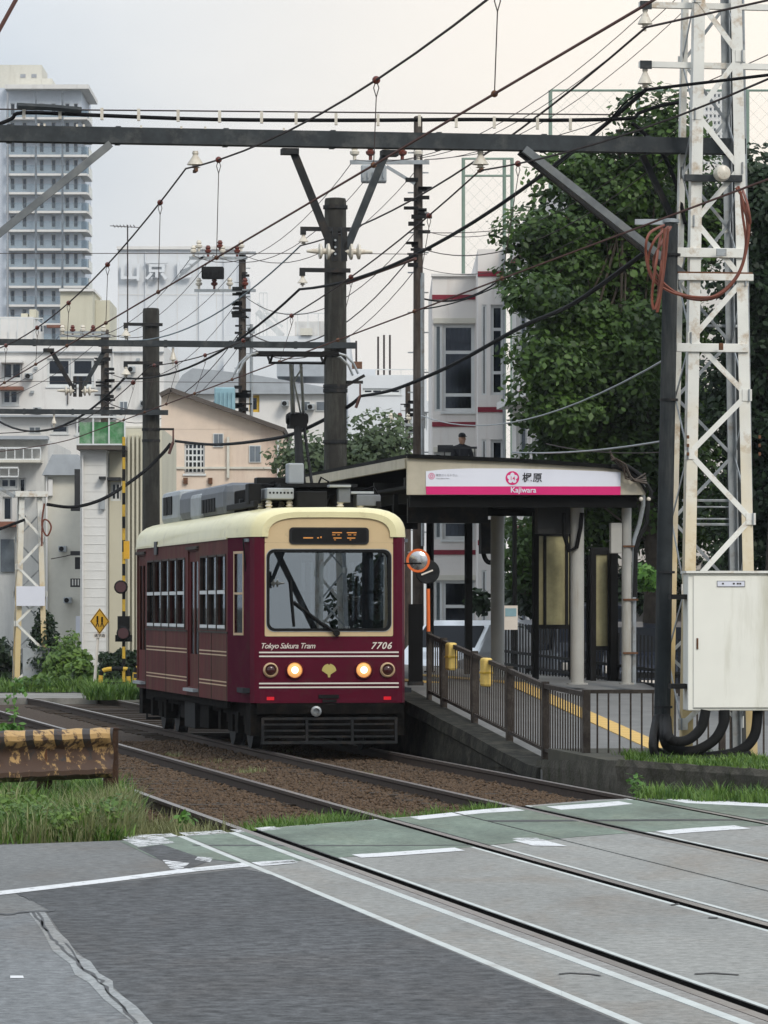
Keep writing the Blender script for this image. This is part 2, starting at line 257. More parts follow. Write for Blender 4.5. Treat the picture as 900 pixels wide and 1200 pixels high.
# ------------------------------------------------------------------ mesh builder
class MB:
    def __init__(s): s.v = []; s.f = []; s.mi = []; s.m = 0
    def add(s, vs, fs):
        o = len(s.v); s.v += [tuple(v) for v in vs]; s.f += [tuple(i+o for i in f) for f in fs]; s.mi += [s.m]*len(fs); return s
    def box(s, x0, x1, y0, y1, z0, z1, mtx=None):
        vs = [Vector((x, y, z)) for z in (z0, z1) for y in (y0, y1) for x in (x0, x1)]
        if mtx is not None: vs = [mtx @ v for v in vs]
        return s.add(vs, [(0,2,3,1),(4,5,7,6),(0,1,5,4),(2,6,7,3),(0,4,6,2),(1,3,7,5)])
    def bar(s, a, b, w, h=None, up=(0,0,1)):
        a = Vector(a); b = Vector(b); h = w if h is None else h; d = (b-a).normalized(); u = Vector(up)
        if abs(d.dot(u)) > .98: u = Vector((0,1,0))
        x = d.cross(u).normalized()*w/2; y = x.cross(d).normalized()*h/2
        vs = [p+sx*x+sy*y for p in (a, b) for sx, sy in ((-1,-1),(1,-1),(1,1),(-1,1))]
        return s.add(vs, [(0,1,2,3),(7,6,5,4),(0,4,5,1),(1,5,6,2),(2,6,7,3),(3,7,4,0)])
    def angle(s, a, b, w, t=.008, up=(0,0,1), flip=1):   # L-section steel bar
        a = Vector(a); b = Vector(b); d = (b-a).normalized(); u = Vector(up)
        if abs(d.dot(u)) > .98: u = Vector((0,1,0))
        x = d.cross(u).normalized()*flip; y = x.cross(d).normalized()*flip
        pr = [(0,0),(w,0),(w,t),(t,t),(t,w),(0,w)]
        vs = [p+x*q[0]+y*q[1] for p in (a, b) for q in pr]
        return s.add(vs, [(0,1,2,3,4,5),(11,10,9,8,7,6)]+[(i,(i+1)%6+0,(i+1)%6+6,i+6) for i in range(6)])
    def tube(s, pts, r, n=8, r2=None, cap=True):
        pts = [Vector(p) for p in pts]; m = len(pts); o = len(s.v); vs = []; prev = None
        for i, p in enumerate(pts):
            d = (pts[min(i+1, m-1)]-pts[max(i-1, 0)]).normalized()
            if prev is None:
                u = Vector((0,0,1)) if abs(d.z) < .9 else Vector((1,0,0)); x = d.cross(u).normalized()
            else: x = (prev - d*prev.dot(d)).normalized()
            prev = x; y = d.cross(x); rr = r if r2 is None else r+(r2-r)*i/(m-1)
            vs += [p+(x*math.cos(k*2*math.pi/n)+y*math.sin(k*2*math.pi/n))*rr for k in range(n)]
        fs = [(i*n+k, i*n+(k+1)%n, (i+1)*n+(k+1)%n, (i+1)*n+k) for i in range(m-1) for k in range(n)]
        if cap: fs += [tuple(range(n-1,-1,-1)), tuple(range((m-1)*n, m*n))]
        return s.add(vs, fs)
    def lathe(s, prof, n=16, c=(0,0,0), axis='z'):    # prof: (r, h)
        c = Vector(c); vs = []
        for r, h in prof:
            for k in range(n):
                a = 2*math.pi*k/n; p, q = r*math.cos(a), r*math.sin(a)
                vs.append(c+(Vector((p,q,h)) if axis == 'z' else Vector((p,h,q)) if axis == 'y' else Vector((h,p,q))))
        m = len(prof); fs = [(i*n+k, i*n+(k+1)%n, (i+1)*n+(k+1)%n, (i+1)*n+k) for i in range(m-1) for k in range(n)]
        fs += [tuple(range(n-1,-1,-1)), tuple(range((m-1)*n, m*n))]
        return s.add(vs, fs)
    def ball(s, c, r, n=8):
        return s.lathe([(max(.02*r, r*math.sin(math.pi*i/6)), -r*math.cos(math.pi*i/6)) for i in range(7)], n, c)
    def prism(s, poly, d, mtx=None):                  # poly in x,z ; from y=0 to y=d
        n = len(poly); vs = [Vector((x, 0, z)) for x, z in poly]+[Vector((x, d, z)) for x, z in poly]
        if mtx is not None: vs = [mtx @ v for v in vs]
        return s.add(vs, [tuple(range(n)), tuple(range(2*n-1, n-1, -1))]+[(i, i+n, (i+1)%n+n, (i+1)%n) for i in range(n)])
    def wall(s, x0, x1, z0, z1, y, d, holes):         # wall from y to y+d with rectangular holes
        xs = sorted({x0, x1, *[min(max(h[i], x0), x1) for h in holes for i in (0, 1)]}); zs = sorted({z0, z1, *[min(max(h[i], z0), z1) for h in holes for i in (2, 3)]})
        for a, b in zip(xs, xs[1:]):
            run = None
            for c, e in zip(zs, zs[1:]):
                mxx, mz = (a+b)/2, (c+e)/2
                if any(h[0] < mxx < h[1] and h[2] < mz < h[3] for h in holes):
                    if run is not None: s.box(a, b, y, y+d, run, c); run = None
                elif run is None: run = c
            if run is not None: s.box(a, b, y, y+d, run, zs[-1])
        return s
    def data(s, name, mats):
        me = bpy.data.meshes.new(name); me.from_pydata(s.v, [], s.f)
        for m in (mats if isinstance(mats, (list, tuple)) else [mats]): me.materials.append(MAT[m])
        if any(s.mi): me.polygons.foreach_set('material_index', s.mi)
        bm = bmesh.new(); bm.from_mesh(me); bmesh.ops.recalc_face_normals(bm, faces=bm.faces); bm.to_mesh(me); bm.free()
        me.update(); return me
    def build(s, name, mats, parent=None, smooth=False, bevel=0, loc=None, rotz=None, kind=None):
        o = link(name, s.data(name, mats), parent, loc, rotz)
        if smooth: smooth_(o.data)
        if bevel:
            b = o.modifiers.new('bevel', 'BEVEL'); b.width = bevel; b.segments = 2; b.limit_method = 'ANGLE'; b.angle_limit = R(40)
        if kind: o['kind'] = kind
        return o
def smooth_(me, ang=40):
    me.polygons.foreach_set('use_smooth', [True]*len(me.polygons))
    try: me.set_sharp_from_angle(angle=R(ang))
    except Exception: pass
def link(name, me, parent=None, loc=None, rotz=None):
    o = bpy.data.objects.new(name, me); COL.objects.link(o)
    if parent is not None: o.parent = parent
    if loc is not None: o.location = loc
    if rotz is not None: o.rotation_euler[2] = rotz
    return o
def thing(name, label, cat, loc=(0,0,0), rotz=0.0, group=None):
    o = bpy.data.objects.new(name, None); COL.objects.link(o); o.location = loc; o.rotation_euler = (0, 0, rotz); o.empty_display_size = .3
    o['label'] = label; o['category'] = cat
    if group: o['group'] = group
    return o
def tag(o, label, cat, group=None, kind=None):
    o['label'] = label; o['category'] = cat
    if group: o['group'] = group
    if kind: o['kind'] = kind
    return o
def struct(o, label=None):
    o['kind'] = 'structure'
    if label: o['label'] = label
    return o
def stuff(o, label=None):
    o['kind'] = 'stuff'
    if label: o['label'] = label
    return o
def copy_tree(o, label=None, parent=None):
    c = o.copy(); COL.objects.link(c); c.parent = parent
    if label: c['label'] = label
    for ch in list(o.children):
        copy_tree(ch, None, c)
    return c
def text_mesh(body, size, mat, extrude=.002, shear=0, offset=0, align='CENTER', space=1.0):
    cu = bpy.data.curves.new('letters', 'FONT'); cu.body = body; cu.size = size; cu.extrude = extrude; cu.shear = shear; cu.offset = offset
    cu.align_x = align; cu.align_y = 'CENTER'; cu.space_character = space; cu.resolution_u = 3
    o = bpy.data.objects.new('letters', cu); COL.objects.link(o)
    dg = bpy.context.evaluated_depsgraph_get(); me = bpy.data.meshes.new_from_object(o.evaluated_get(dg)); me.name = 'lettering'
    bpy.data.objects.remove(o); bpy.data.curves.remove(cu); me.materials.clear(); me.materials.append(MAT[mat])
    me.transform(Matrix.Rotation(R(90), 4, 'X')); return me      # lies in x,z, faces -y
def np_mesh(name, verts, faces, mat):
    me = bpy.data.meshes.new(name); nv = len(verts); nf, k = faces.shape
    me.vertices.add(nv); me.vertices.foreach_set('co', np.asarray(verts, dtype=np.float32).ravel())
    me.loops.add(nf*k); me.loops.foreach_set('vertex_index', faces.astype(np.int32).ravel())
    me.polygons.add(nf); me.polygons.foreach_set('loop_start', np.arange(0, nf*k, k, dtype=np.int32)); me.polygons.foreach_set('loop_total', np.full(nf, k, dtype=np.int32))
    me.update(calc_edges=True); me.materials.append(MAT[mat]); return me

def smoothpts(pts, k=6):
    q = []
    for j in range(len(pts)-1):
        p0_, p1_, p2_, p3_ = pts[max(j-1,0)], pts[j], pts[j+1], pts[min(j+2,len(pts)-1)]
        for i in range(k):
            u = i/k; q.append(.5*((2*p1_)+(-p0_+p2_)*u+(2*p0_-5*p1_+4*p2_-p3_)*u*u+(-p0_+3*p1_-3*p2_+p3_)*u**3))
    return q+[pts[-1]]
# ------------------------------------------------------------------ ground, road, tracks
m = MB(); m.add([(-3000,-60,-.24),(3000,-60,-.24),(3000,5000,-.24),(-3000,5000,-.24)], [(0,1,2,3)]); struct(m.build('ground', 'soil'), 'bare dark soil under the whole district')
# far edge of the carriageway in the track frame
EDGE_PX = [(-500,1015),(0,990),(140,985),(277,975),(340,968),(480,957),(560,949),(640,942),(700,937),(770,935),(900,940),(1250,962)]
EDGE = sorted([toLT(G(x, y)) for x, y in EDGE_PX])
def edge_t(L, E=EDGE):
    if L <= E[0][0]: return E[0][1]
    for (a, b), (c, d) in zip(E, E[1:]):
        if L <= c: return b+(d-b)*(L-a)/(c-a)
    return E[-1][1]
def strip(name, mat, L0, L1, far=None, near=-12.0, z=0.0, thick=.24, label=None):
    far = far or edge_t
    Ls = sorted({L0, L1, *[e[0] for e in EDGE if L0 < e[0] < L1]}); m = MB(); n = len(Ls)
    top = [T(L, far(L), z) for L in Ls]+[T(L, near, z) for L in reversed(Ls)]; bot = [v-Vector((0,0,thick)) for v in top]
    k = len(top); m.add(top+bot, [tuple(range(k)), tuple(range(2*k-1, k-1, -1))]+[(i, (i+1)%k, (i+1)%k+k, i+k) for i in range(k)])
    return struct(m.build(name, mat), label)
RA, RB, RC, RD = 4.88, 6.25, 7.82, 9.19               # gauge faces of the four rails
strip('road', 'asphalt_mid', -60, 4.2, label='grey asphalt carriageway left of the level crossing')
strip('crossing_edge_strip', 'strip_light', 4.2, 4.255, z=.0014)
strip('crossing_panel', 'panel_road', 4.26, 4.655, label='concrete crossing panels outside the near rail')
strip('crossing_steel_strip', 'strip_light', 4.66, 4.725, z=.0012)
strip('crossing_panel', 'panel_warm', 4.73, RA-.075)
strip('crossing_panel', 'panel_road', RA+.075, RB-.075, label='crossing panels between the rails of the left track')
strip('crossing_panel', 'panel_road', RB+.075, 7.0, label='crossing panels between the two tracks')
strip('crossing_panel', 'panel_road', 7.03, RC-.075)
strip('crossing_panel', 'panel_road', RC+.075, RD-.075, label='crossing panels between the rails of the tram track')
strip('road', 'asphalt_mid', RD+.075, 60, label='grey road surface right of the crossing')
for L in (RA+.076, RB+.08, RC+.076, RD-.115, RB-.115): strip('rail_guard_strip', 'strip_light', L, L+.036, z=.001, thick=.01)
for L in (RA+.002, RB-.073, RC+.002, RD-.073): strip('flangeway_rubber_shade', 'groove_shade', L, L+.072, z=-.004, thick=.2)  # black filler near road level stands in for the shade inside the groove
for L in (RA-.0745, RB+.0655, RC-.0745, RD+.0655): strip('flangeway_rubber_shade', 'rubber', L, L+.009, z=-.004, thick=.2)
# the seams across the panels
def ground_poly(name, mat, pts, z=.004, label=None):
    z *= .3
    m = MB(); v = [G(x, y)+Vector((0,0,z)) for x, y in pts]; m.add(v, [tuple(range(len(v)))]); return struct(m.build(name, mat), label)
def between(pts, L0, L1, mat, name, z, lab=None):     # clip a pixel-measured band (far edge, near edge) to a strip L0..L1
    z *= .3; far, nearp = pts; a = sorted(toLT(G(x, y)) for x, y in far); b = sorted(toLT(G(x, y)) for x, y in nearp)
    lo = max(L0, a[0][0], b[0][0]); hi = min(L1, a[-1][0], b[-1][0])
    if hi-lo < .02: return
    Ls = np.linspace(lo, hi, max(2, int((hi-lo)/.25)+2)); m = MB()
    v = [T(L, edge_t(L, a), z) for L in Ls]+[T(L, edge_t(L, b), z) for L in Ls]; n = len(Ls)
    m.add(v, [(i, i+1, n+i+1, n+i) for i in range(n-1)]); return struct(m.build(name, mat), lab)
FARG = [(140,986),(277,976),(340,969),(480,958),(565,951),(640,944),(700,939),(770,937),(900,942),(1250,964)]
NEARG = [(160,1006),(235,1006),(300,1013),(450,1001),(540,994),(620,986),(700,979),(760,975),(880,968),(1250,962)]
SEGS = [(-60,4.2),(4.27,4.65),(4.735,RA-.075),(RA+.075,RB-.075),(RB+.075,7.0),(7.03,RC-.075),(RC+.075,RD-.075),(RD+.075,60)]
for a, b in SEGS: between((FARG, NEARG), a, b, 'green_paint', 'green_path_marking', .008, 'faded green painted footway band across the tracks')
def line_px(pts, w, mat='line_white', z=.012, segs=SEGS, name='road_marking', lab=None):   # painted line following pixels on the road, w in pixels (thickness)
    for a, b in segs: between(([(x, y-w/2) for x, y in pts], [(x, y+w/2) for x, y in pts]), a, b, mat, name, z, lab)
line_px([(-400,1085),(0,1047),(120,1033),(215,1021),(285,1014),(345,1010)], 4.6)
line_px([(143,982),(200,979),(280,974),(330,970)], 4, 'line_worn'); line_px([(480,960),(565,951),(615,948)], 4.5); line_px([(640,948),(700,944),(742,940)], 5); line_px([(775,938),(900,944),(1000,950)], 4)
line_px([(412,1004),(450,1002),(545,995)], 4.5); line_px([(600,988),(665,989)], 6); line_px([(768,977),(815,973),(880,969)], 5); line_px([(598,984),(640,983.5)], 3, 'line_worn')

for seg in ([(225,1021),(285,1014)], [(290,1016),(350,1010)], [(300,1012),(350,1009)]): line_px(seg, 3, 'line_worn', .013)
ground_poly('worn_marking', 'line_worn', [(143,984),(190,981),(205,988),(162,993)], .013); ground_poly('worn_marking', 'line_worn', [(190,1008),(222,1012),(212,1020),(200,1019)], .013)
ground_poly('worn_marking', 'line_worn', [(232,1004),(250,1006),(246,1011),(228,1008)], .013); ground_poly('asphalt_patch', 'asphalt_dark', [(160,994),(190,990),(246,1009),(215,1021)], .010)
# dark newer patch, its cracked seam and the light left lane
ground_poly('asphalt_patch', 'asphalt_dark', [(60,1068),(22,1047),(120,1036),(285,1018),(318,1025),(450,1082),(738,1203),(800,1260),(400,1400),(260,1300),(182,1204),(135,1158),(116,1140),(98,1122),(79,1104),(55,1070)], .005, 'newer dark asphalt patch in the near lane')
ground_poly('asphalt_patch', 'asphalt_left', [(-300,1092),(0,1072),(36,1070),(70,1110),(120,1160),(200,1240),(330,1400),(-300,1400)], .003, 'older pale asphalt at the left of the near lane')
ground_poly('crack_filler', 'filler', [(34,1070),(52,1068),(66,1090),(80,1103),(90,1119),(106,1127),(116,1141),(132,1150),(133,1160),(160,1180),(182,1204),(160,1202),(122,1172),(104,1152),(88,1143),(82,1130),(62,1115),(50,1092)], .009, 'pale repair strip along the crack')
def crack(pts, w, name='road_crack'):
    m = MB(); L = []; Rr = []
    for i, (x, y) in enumerate(pts):
        ww = w*random.uniform(.5, 1.2); L.append(G(x-ww, y)+Vector((0,0,.0045))); Rr.append(G(x+ww, y)+Vector((0,0,.0045)))
    n = len(pts); m.add(L+Rr, [(i, i+1, n+i+1, n+i) for i in range(n-1)]); return struct(m.build(name, 'black_paint'))
def jag(pts, k, a):
    o = []
    for (x0, y0), (x1, y1) in zip(pts, pts[1:]):
        for i in range(k): o.append((x0+(x1-x0)*i/k+random.uniform(-a, a), y0+(y1-y0)*i/k))
    return o+[pts[-1]]
crack(jag([(40,1070),(60,1098),(76,1113),(98,1136),(118,1150),(132,1168),(160,1200)], 5, 3), 2.2)
crack(jag([(78,1106),(98,1138),(121,1156),(150,1188)], 4, 3), 1.2)
crack(jag([(44,1069),(56,1092)], 3, 2), 1.8)
def hcrack(pts, w):
    m = MB(); n = len(pts); m.add([G(x, y-w/2)+Vector((0,0,.0044)) for x, y in pts]+[G(x, y+w/2)+Vector((0,0,.0044)) for x, y in pts], [(i, i+1, n+i+1, n+i) for i in range(n-1)]); struct(m.build('road_crack', 'black_paint'))
hcrack([(x, 1072-4*(x/60.)+random.uniform(-1,1)) for x in range(-20, 66, 7)], 1.6); hcrack([(x, 1049+random.uniform(-2,2)+(x-20)*.3) for x in range(20, 40, 4)], 1)
hcrack([(x, 1192-.02*x+random.uniform(-.4,.4)+ (1 if x%5 else 0)) for x in range(660, 706, 5)][:1]+[(655,1142),(668,1141),(690,1142),(704,1144)], 1.1)
hcrack([(814,1142),(835,1141),(866,1143)], 1.1); hcrack([(830,1076),(841,1076)], 1.4); hcrack([(786,1061),(796,1060)], 1.2)
for a, b in SEGS:
    between(([(225,990.5),(280,990.6),(420,991),(560,990.4)], [(225,991.6),(280,991.8),(420,992),(560,991)]), a, b, 'black_paint', 'panel_seam', .0135)
    between(([(570,961.8),(700,961),(800,960.4),(1000,960)], [(570,963.6),(700,962.8),(800,962.4),(1000,961.6)]), a, b, 'black_paint', 'panel_seam', .0135)
ground_poly('road_stud', 'line_white', [(12,1144),(27,1144),(28,1147),(12,1147)], .012)
# far crossing and ground level behind
m = MB(); v = [P(-260, 0, 86), P(112, 0, 86), P(128, 0, 91), P(-260, 0, 91)]
for q in v: q.z = .0
m.add([*v, *[q-Vector((0,0,.2)) for q in v]], [(0,1,2,3),(0,1,5,4),(1,2,6,5),(2,3,7,6),(3,0,4,7)]); struct(m.build('footpath', 'concrete'), 'pale foot crossing far up the line')

# ballast bed
def bend(L, t):                                      # the tracks swing left far away
    s = max(0.0, t-84.0); return T(L-.012*s*s, t)
m = MB(); rows = []; ts = list(np.arange(30, 84, 2.0))+list(np.arange(84, 130, 3.0))
for t in ts:
    for L, z in ((3.2,-.2),(3.7,-.14),(RA-.45,-.115),(RA+.1,-.13),(RB,-.12),(7.04,-.14),(RC,-.12),(RD,-.12),(9.7,-.15),(11.0,-.2)):
        v = bend(L, t); v.z = z; rows.append(v)
k = 10; m.add(rows, [(i*k+j, i*k+j+1, (i+1)*k+j+1, (i+1)*k+j) for i in range(len(ts)-1) for j in range(k-1)]); struct(m.build('trackbed', 'ballast_bed', smooth=True), 'brown ballast bed of the two tracks')
# ballast stones
def rocks(n, Lr, tr, size, mat, name, zf, seed=1):
    r = np.random.default_rng(seed); L = r.uniform(*Lr, n); t = tr[0]+(tr[1]-tr[0])*r.power(.8, n)
    keep = np.ones(n, bool)
    for g in (RA, RB, RC, RD): keep &= np.abs(L-g) > .05
    e = np.array([edge_t(x)+.05 for x in L]); keep &= t > e
    L, t = L[keep], t[keep]; n = len(L); s = r.uniform(*size, n)
    base = np.array([(1,0,0),(0,1,0),(-1,0,0),(0,-1,0),(0,0,1),(0,0,-1)], float); fc = np.array([(0,1,4),(1,2,4),(2,3,4),(3,0,4),(1,0,5),(2,1,5),(3,2,5),(0,3,5)])
    v = base[None]*r.uniform(.6, 1.3, (n,6,1))*s[:,None,None]; v[...,2] *= .7; a = r.uniform(0, 6.28, n); ca, sa = np.cos(a)[:,None], np.sin(a)[:,None]
    tilt = r.uniform(-.6,.6,n)[:,None]; x, y, z = v[...,0].copy(), v[...,1].copy(), v[...,2].copy(); z2 = z*np.cos(tilt)+x*np.sin(tilt); x = x*np.cos(tilt)-z*np.sin(tilt)
    v[...,0], v[...,1], v[...,2] = x*ca-y*sa, x*sa+y*ca, z2
    X = L*CO-t*SI; Y = L*SI+t*CO; v += np.stack([X, Y, zf(L)+r.uniform(-.01,.015,n)], -1)[:,None]
    f = fc[None]+(np.arange(n)*6)[:,None,None]; return stuff(link(name, np_mesh(name, v.reshape(-1,3), f.reshape(-1,3), mat)))
def ballast_h(L): return np.interp(L, (3.2,3.7,4.4,5,6.25,7.04,7.8,9.2,9.7,11), (-.2,-.14,-.11,-.125,-.115,-.135,-.115,-.115,-.145,-.2))
o = rocks(62000, (3.3,9.72), (33,62), (.016,.036), 'ballast', 'ballast_stones', ballast_h); o['label'] = 'loose brown ballast stones between the rails'
# rails with foot, web and head; sleepers
def rail(g, side, name='rail'):                       # side: +1 if the head lies to the right of the gauge face
    m = MB(); pr = [(0,0),(.065,0),(.065,-.03),(.042,-.045),(.042,-.125),(.095,-.14),(.095,-.15),(-.03,-.15),(-.03,-.14),(.023,-.125),(.023,-.045),(0,-.03)]
    ts = [2.0, 20, 40, 60, 84]+list(np.arange(87, 126, 3.0)); n = len(pr); vs = []
    for t in ts:
        for q, z in pr: v = bend(g+side*q, t); v.z = z-.001; vs.append(v)
    for i in range(len(ts)-1):
        for j in range(n):
            m.m = 1 if j == 0 else 0; m.add([], []); m.f.append((i*n+j, i*n+(j+1)%n, (i+1)*n+(j+1)%n, (i+1)*n+j)); m.mi.append(m.m)
    m.v = [tuple(v) for v in vs]; return m
trk = []
for nm, (a, b) in (('left track', (RA, RB)), ('tram track', (RC, RD))):
    e = bpy.data.objects.new('railway_track', None); COL.objects.link(e); struct(e, 'left track, empty, running over the crossing' if nm == 'left track' else 'right track on which the tram stands'); trk.append(e)
    rail(a, -1).build('rail', ['rail_side', 'rail_top'], e); rail(b, 1).build('rail', ['rail_side', 'rail_top'], e)
m = MB(); m.box(-1.05, 1.05, -.11, .11, -.16, 0); sl = m.data('sleeper', 'sleeper')
for e, (a, b) in zip(trk, ((RA, RB), (RC, RD))):
    c = (a+b)/2; t = 34.0
    while t < 84:
        if t > edge_t(c-1)+.3 and t > edge_t(c+1)+.3:
            o = link('sleeper', sl, e, T(c+random.uniform(-.03,.03), t, -.106+random.uniform(-.01,.006)), TH+random.uniform(-.02,.02))
        t += .64
# left verge: raised earth left of the tracks
m = MB(); vs = [(T(-40,34.6),0),(T(3.0,edge_t(3)+.02),0),(T(3.62,edge_t(3.6)+.02),0),(T(3.3,60),0),(T(2.6,84),0),(T(-40,84),0)]
pts = [Vector((v.x, v.y, -.03)) for v, _ in vs]; n = len(pts); m.add(pts+[p-Vector((0,0,.25)) for p in pts], [tuple(range(n))]+[(i,(i+1)%n,(i+1)%n+n,i+n) for i in range(n)])
struct(m.build('verge', 'soil'), 'earth verge left of the tracks')
# paved ground behind the platform and the raised corner by the tower
m = MB(); pts = [T(13.6, 40, .0), T(60, 40, .0), T(60, 130, .0), T(13.6, 130, .0)]; m.add([*pts, *[p-Vector((0,0,.2)) for p in pts]], [(0,1,2,3),(0,1,5,4),(3,0,4,7)]); struct(m.build('car_park', 'road_far'), 'paved car park behind the platform')
m = MB(); pts = [T(-60, 92, .0), T(4.2, 92, .0), T(9.9, 92, 0), T(9.9, 300, .0), T(-60, 300, .0)]; m.add([*pts, *[p-Vector((0,0,.2)) for p in pts]], [(0,1,2,3,4),(0,1,6,5),(1,2,7,6)]); struct(m.build('far_ground', 'road_far'), 'ground around the far houses')
# ------------------------------------------------------------------ the tram
TT0 = 53.34; TL = 8.45
def local_track(L, t, z=0): return T(L, t, z)
tram = thing('tram', 'maroon and cream vintage style single car tram with lit headlamps standing at the platform', 'tram', T(TL, TT0, 0), TH)
LEN = 12.0; CAB = 1.06; HW = 1.1
PLAN = [(-HW,LEN-CAB),(-HW,CAB),(-.955,.12),(-.91,.035),(-.84,0),(.84,0),(.91,.035),(.955,.12),(HW,CAB),(HW,LEN-CAB),(.955,LEN-.12),(.84,LEN),(-.84,LEN),(-.955,LEN-.12)]
FL, EV = .60, 2.62
def plan_w(y):
    y = min(y, LEN-y); pts = [(0,.84),(.035,.91),(.12,.955),(CAB,HW),(99,HW)]
    for (a, b), (c, d) in zip(pts, pts[1:]):
        if y <= c: return b+(d-b)*(y-a)/(c-a)
# long sides with real window openings
WZ = (1.50, 2.40)
side_wins = [(1.25+i*.85, 1.25+i*.85+.70) for i in range(3)]+[(5.3+i*.88, 5.3+i*.88+.72) for i in range(5)]
doors = [(3.92, 4.98), (9.86, 10.86)]
holes = [(a, b, *WZ) for a, b in side_wins]+[(a, b, .72, 2.5) for a, b in doors]
for sx in (-1, 1):
    mtx = Matrix.Translation((sx*HW, 0, 0)) @ Matrix.Rotation(R(90)*(1), 4, 'Z')      # local x -> +y, local y -> -x
    m = MB(); m.wall(CAB, LEN-CAB, FL, EV, 0 if sx > 0 else -.05, .05, holes); m.v = [tuple(mtx @ Vector(v)) for v in m.v]
    m.build('side_panel', 'maroon_side', tram)
    for a, b in side_wins:
        f = MB(); x = sx*(HW+.004)
        fr = [((a-.025),(a),WZ[0]-.025,WZ[1]+.025),(b,b+.025,WZ[0]-.025,WZ[1]+.025),(a,b,WZ[1],WZ[1]+.025),(a,b,WZ[0]-.025,WZ[0]),(a,b,1.94,1.98)]
        for (p, q, z0, z1) in fr: f.box(min(x-sx*.03, x+sx*.008), max(x-sx*.03, x+sx*.008), p, q, z0, z1)
        w = f.build('side_window', 'maroon_side' if 0 else 'fence_brown', tram)
        s = MB(); s.box(min(x-sx*.022, x+sx*.012), max(x-sx*.022, x+sx*.012), a, b, 1.93, 1.975); s.build('sash_rail', 'frame_white', w); s = MB(); s.box(min(x-sx*.022, x+sx*.012), max(x-sx*.022, x+sx*.012), a, b, 1.50, 1.54); s.build('sash_rail', 'frame_white', w)
        g = MB(); g.box(x-sx*.03-.002, x-sx*.03+.002, a, b, WZ[0], WZ[1]); g.build('pane', 'pane_tram', w)
    for a, b in doors:
        d = MB(); x = sx*(HW-.035)
        for (p, q, z0, z1) in ((a,a+.1,.72,2.5),(b-.1,b,.72,2.5),(a+.1,b-.1,.72,1.15),(a+.1,b-.1,2.36,2.5),((a+b)/2-.04,(a+b)/2+.04,1.15,2.36)): d.box(x-.015, x+.015, p, q, z0, z1)
        dd = d.build('door', 'maroon_side', tram)
        g = MB(); g.box(x-.003, x+.003, a+.1, (a+b)/2-.04, 1.15, 2.36); g.box(x-.003, x+.003, (a+b)/2+.04, b-.1, 1.15, 2.36); g.build('pane', 'pane_tram', dd)
        s = MB(); s.box(min(sx*HW, sx*(HW+.07)), max(sx*HW, sx*(HW+.07)), a, b, .66, .70); s.build('door_step', 'ac_light', tram)
        r = MB(); r.box(min(sx*(HW+.001), sx*(HW+.03)), max(sx*(HW+.001), sx*(HW+.03)), a-.06, b+.06, 2.52, 2.56); r.build('door_rail', 'fence_brown', tram)
    ls = MB()
    for z in (.835, .79, 1.21, 1.165):
        for (p, q) in ((1.15, 3.8), (5.1, 9.7)): ls.box(min(sx*(HW+.0005), sx*(HW+.004)), max(sx*(HW+.0005), sx*(HW+.004)), p, q, z-.008, z+.008)
    ls.build('gold_line', 'gold', tram)['kind'] = 'stuff'
    for y in (CAB+.06, 2.6, 3.86, 5.06, 7.4, 9.8):
        m = MB(); m.box(min(sx*(HW+.0005), sx*(HW+.006)), max(sx*(HW+.0005), sx*(HW+.006)), y-.008, y+.008, FL, 1.45); m.build('panel_joint', 'fence_brown', tram)
    m = MB(); m.box(min(sx*(HW+.0005), sx*(HW+.012)), max(sx*(HW+.0005), sx*(HW+.012)), CAB, 3.88, 1.44, 1.462); m.box(min(sx*(HW+.0005), sx*(HW+.012)), max(sx*(HW+.0005), sx*(HW+.012)), 5.04, 9.8, 1.44, 1.462); m.build('belt_rail', 'fence_brown', tram)
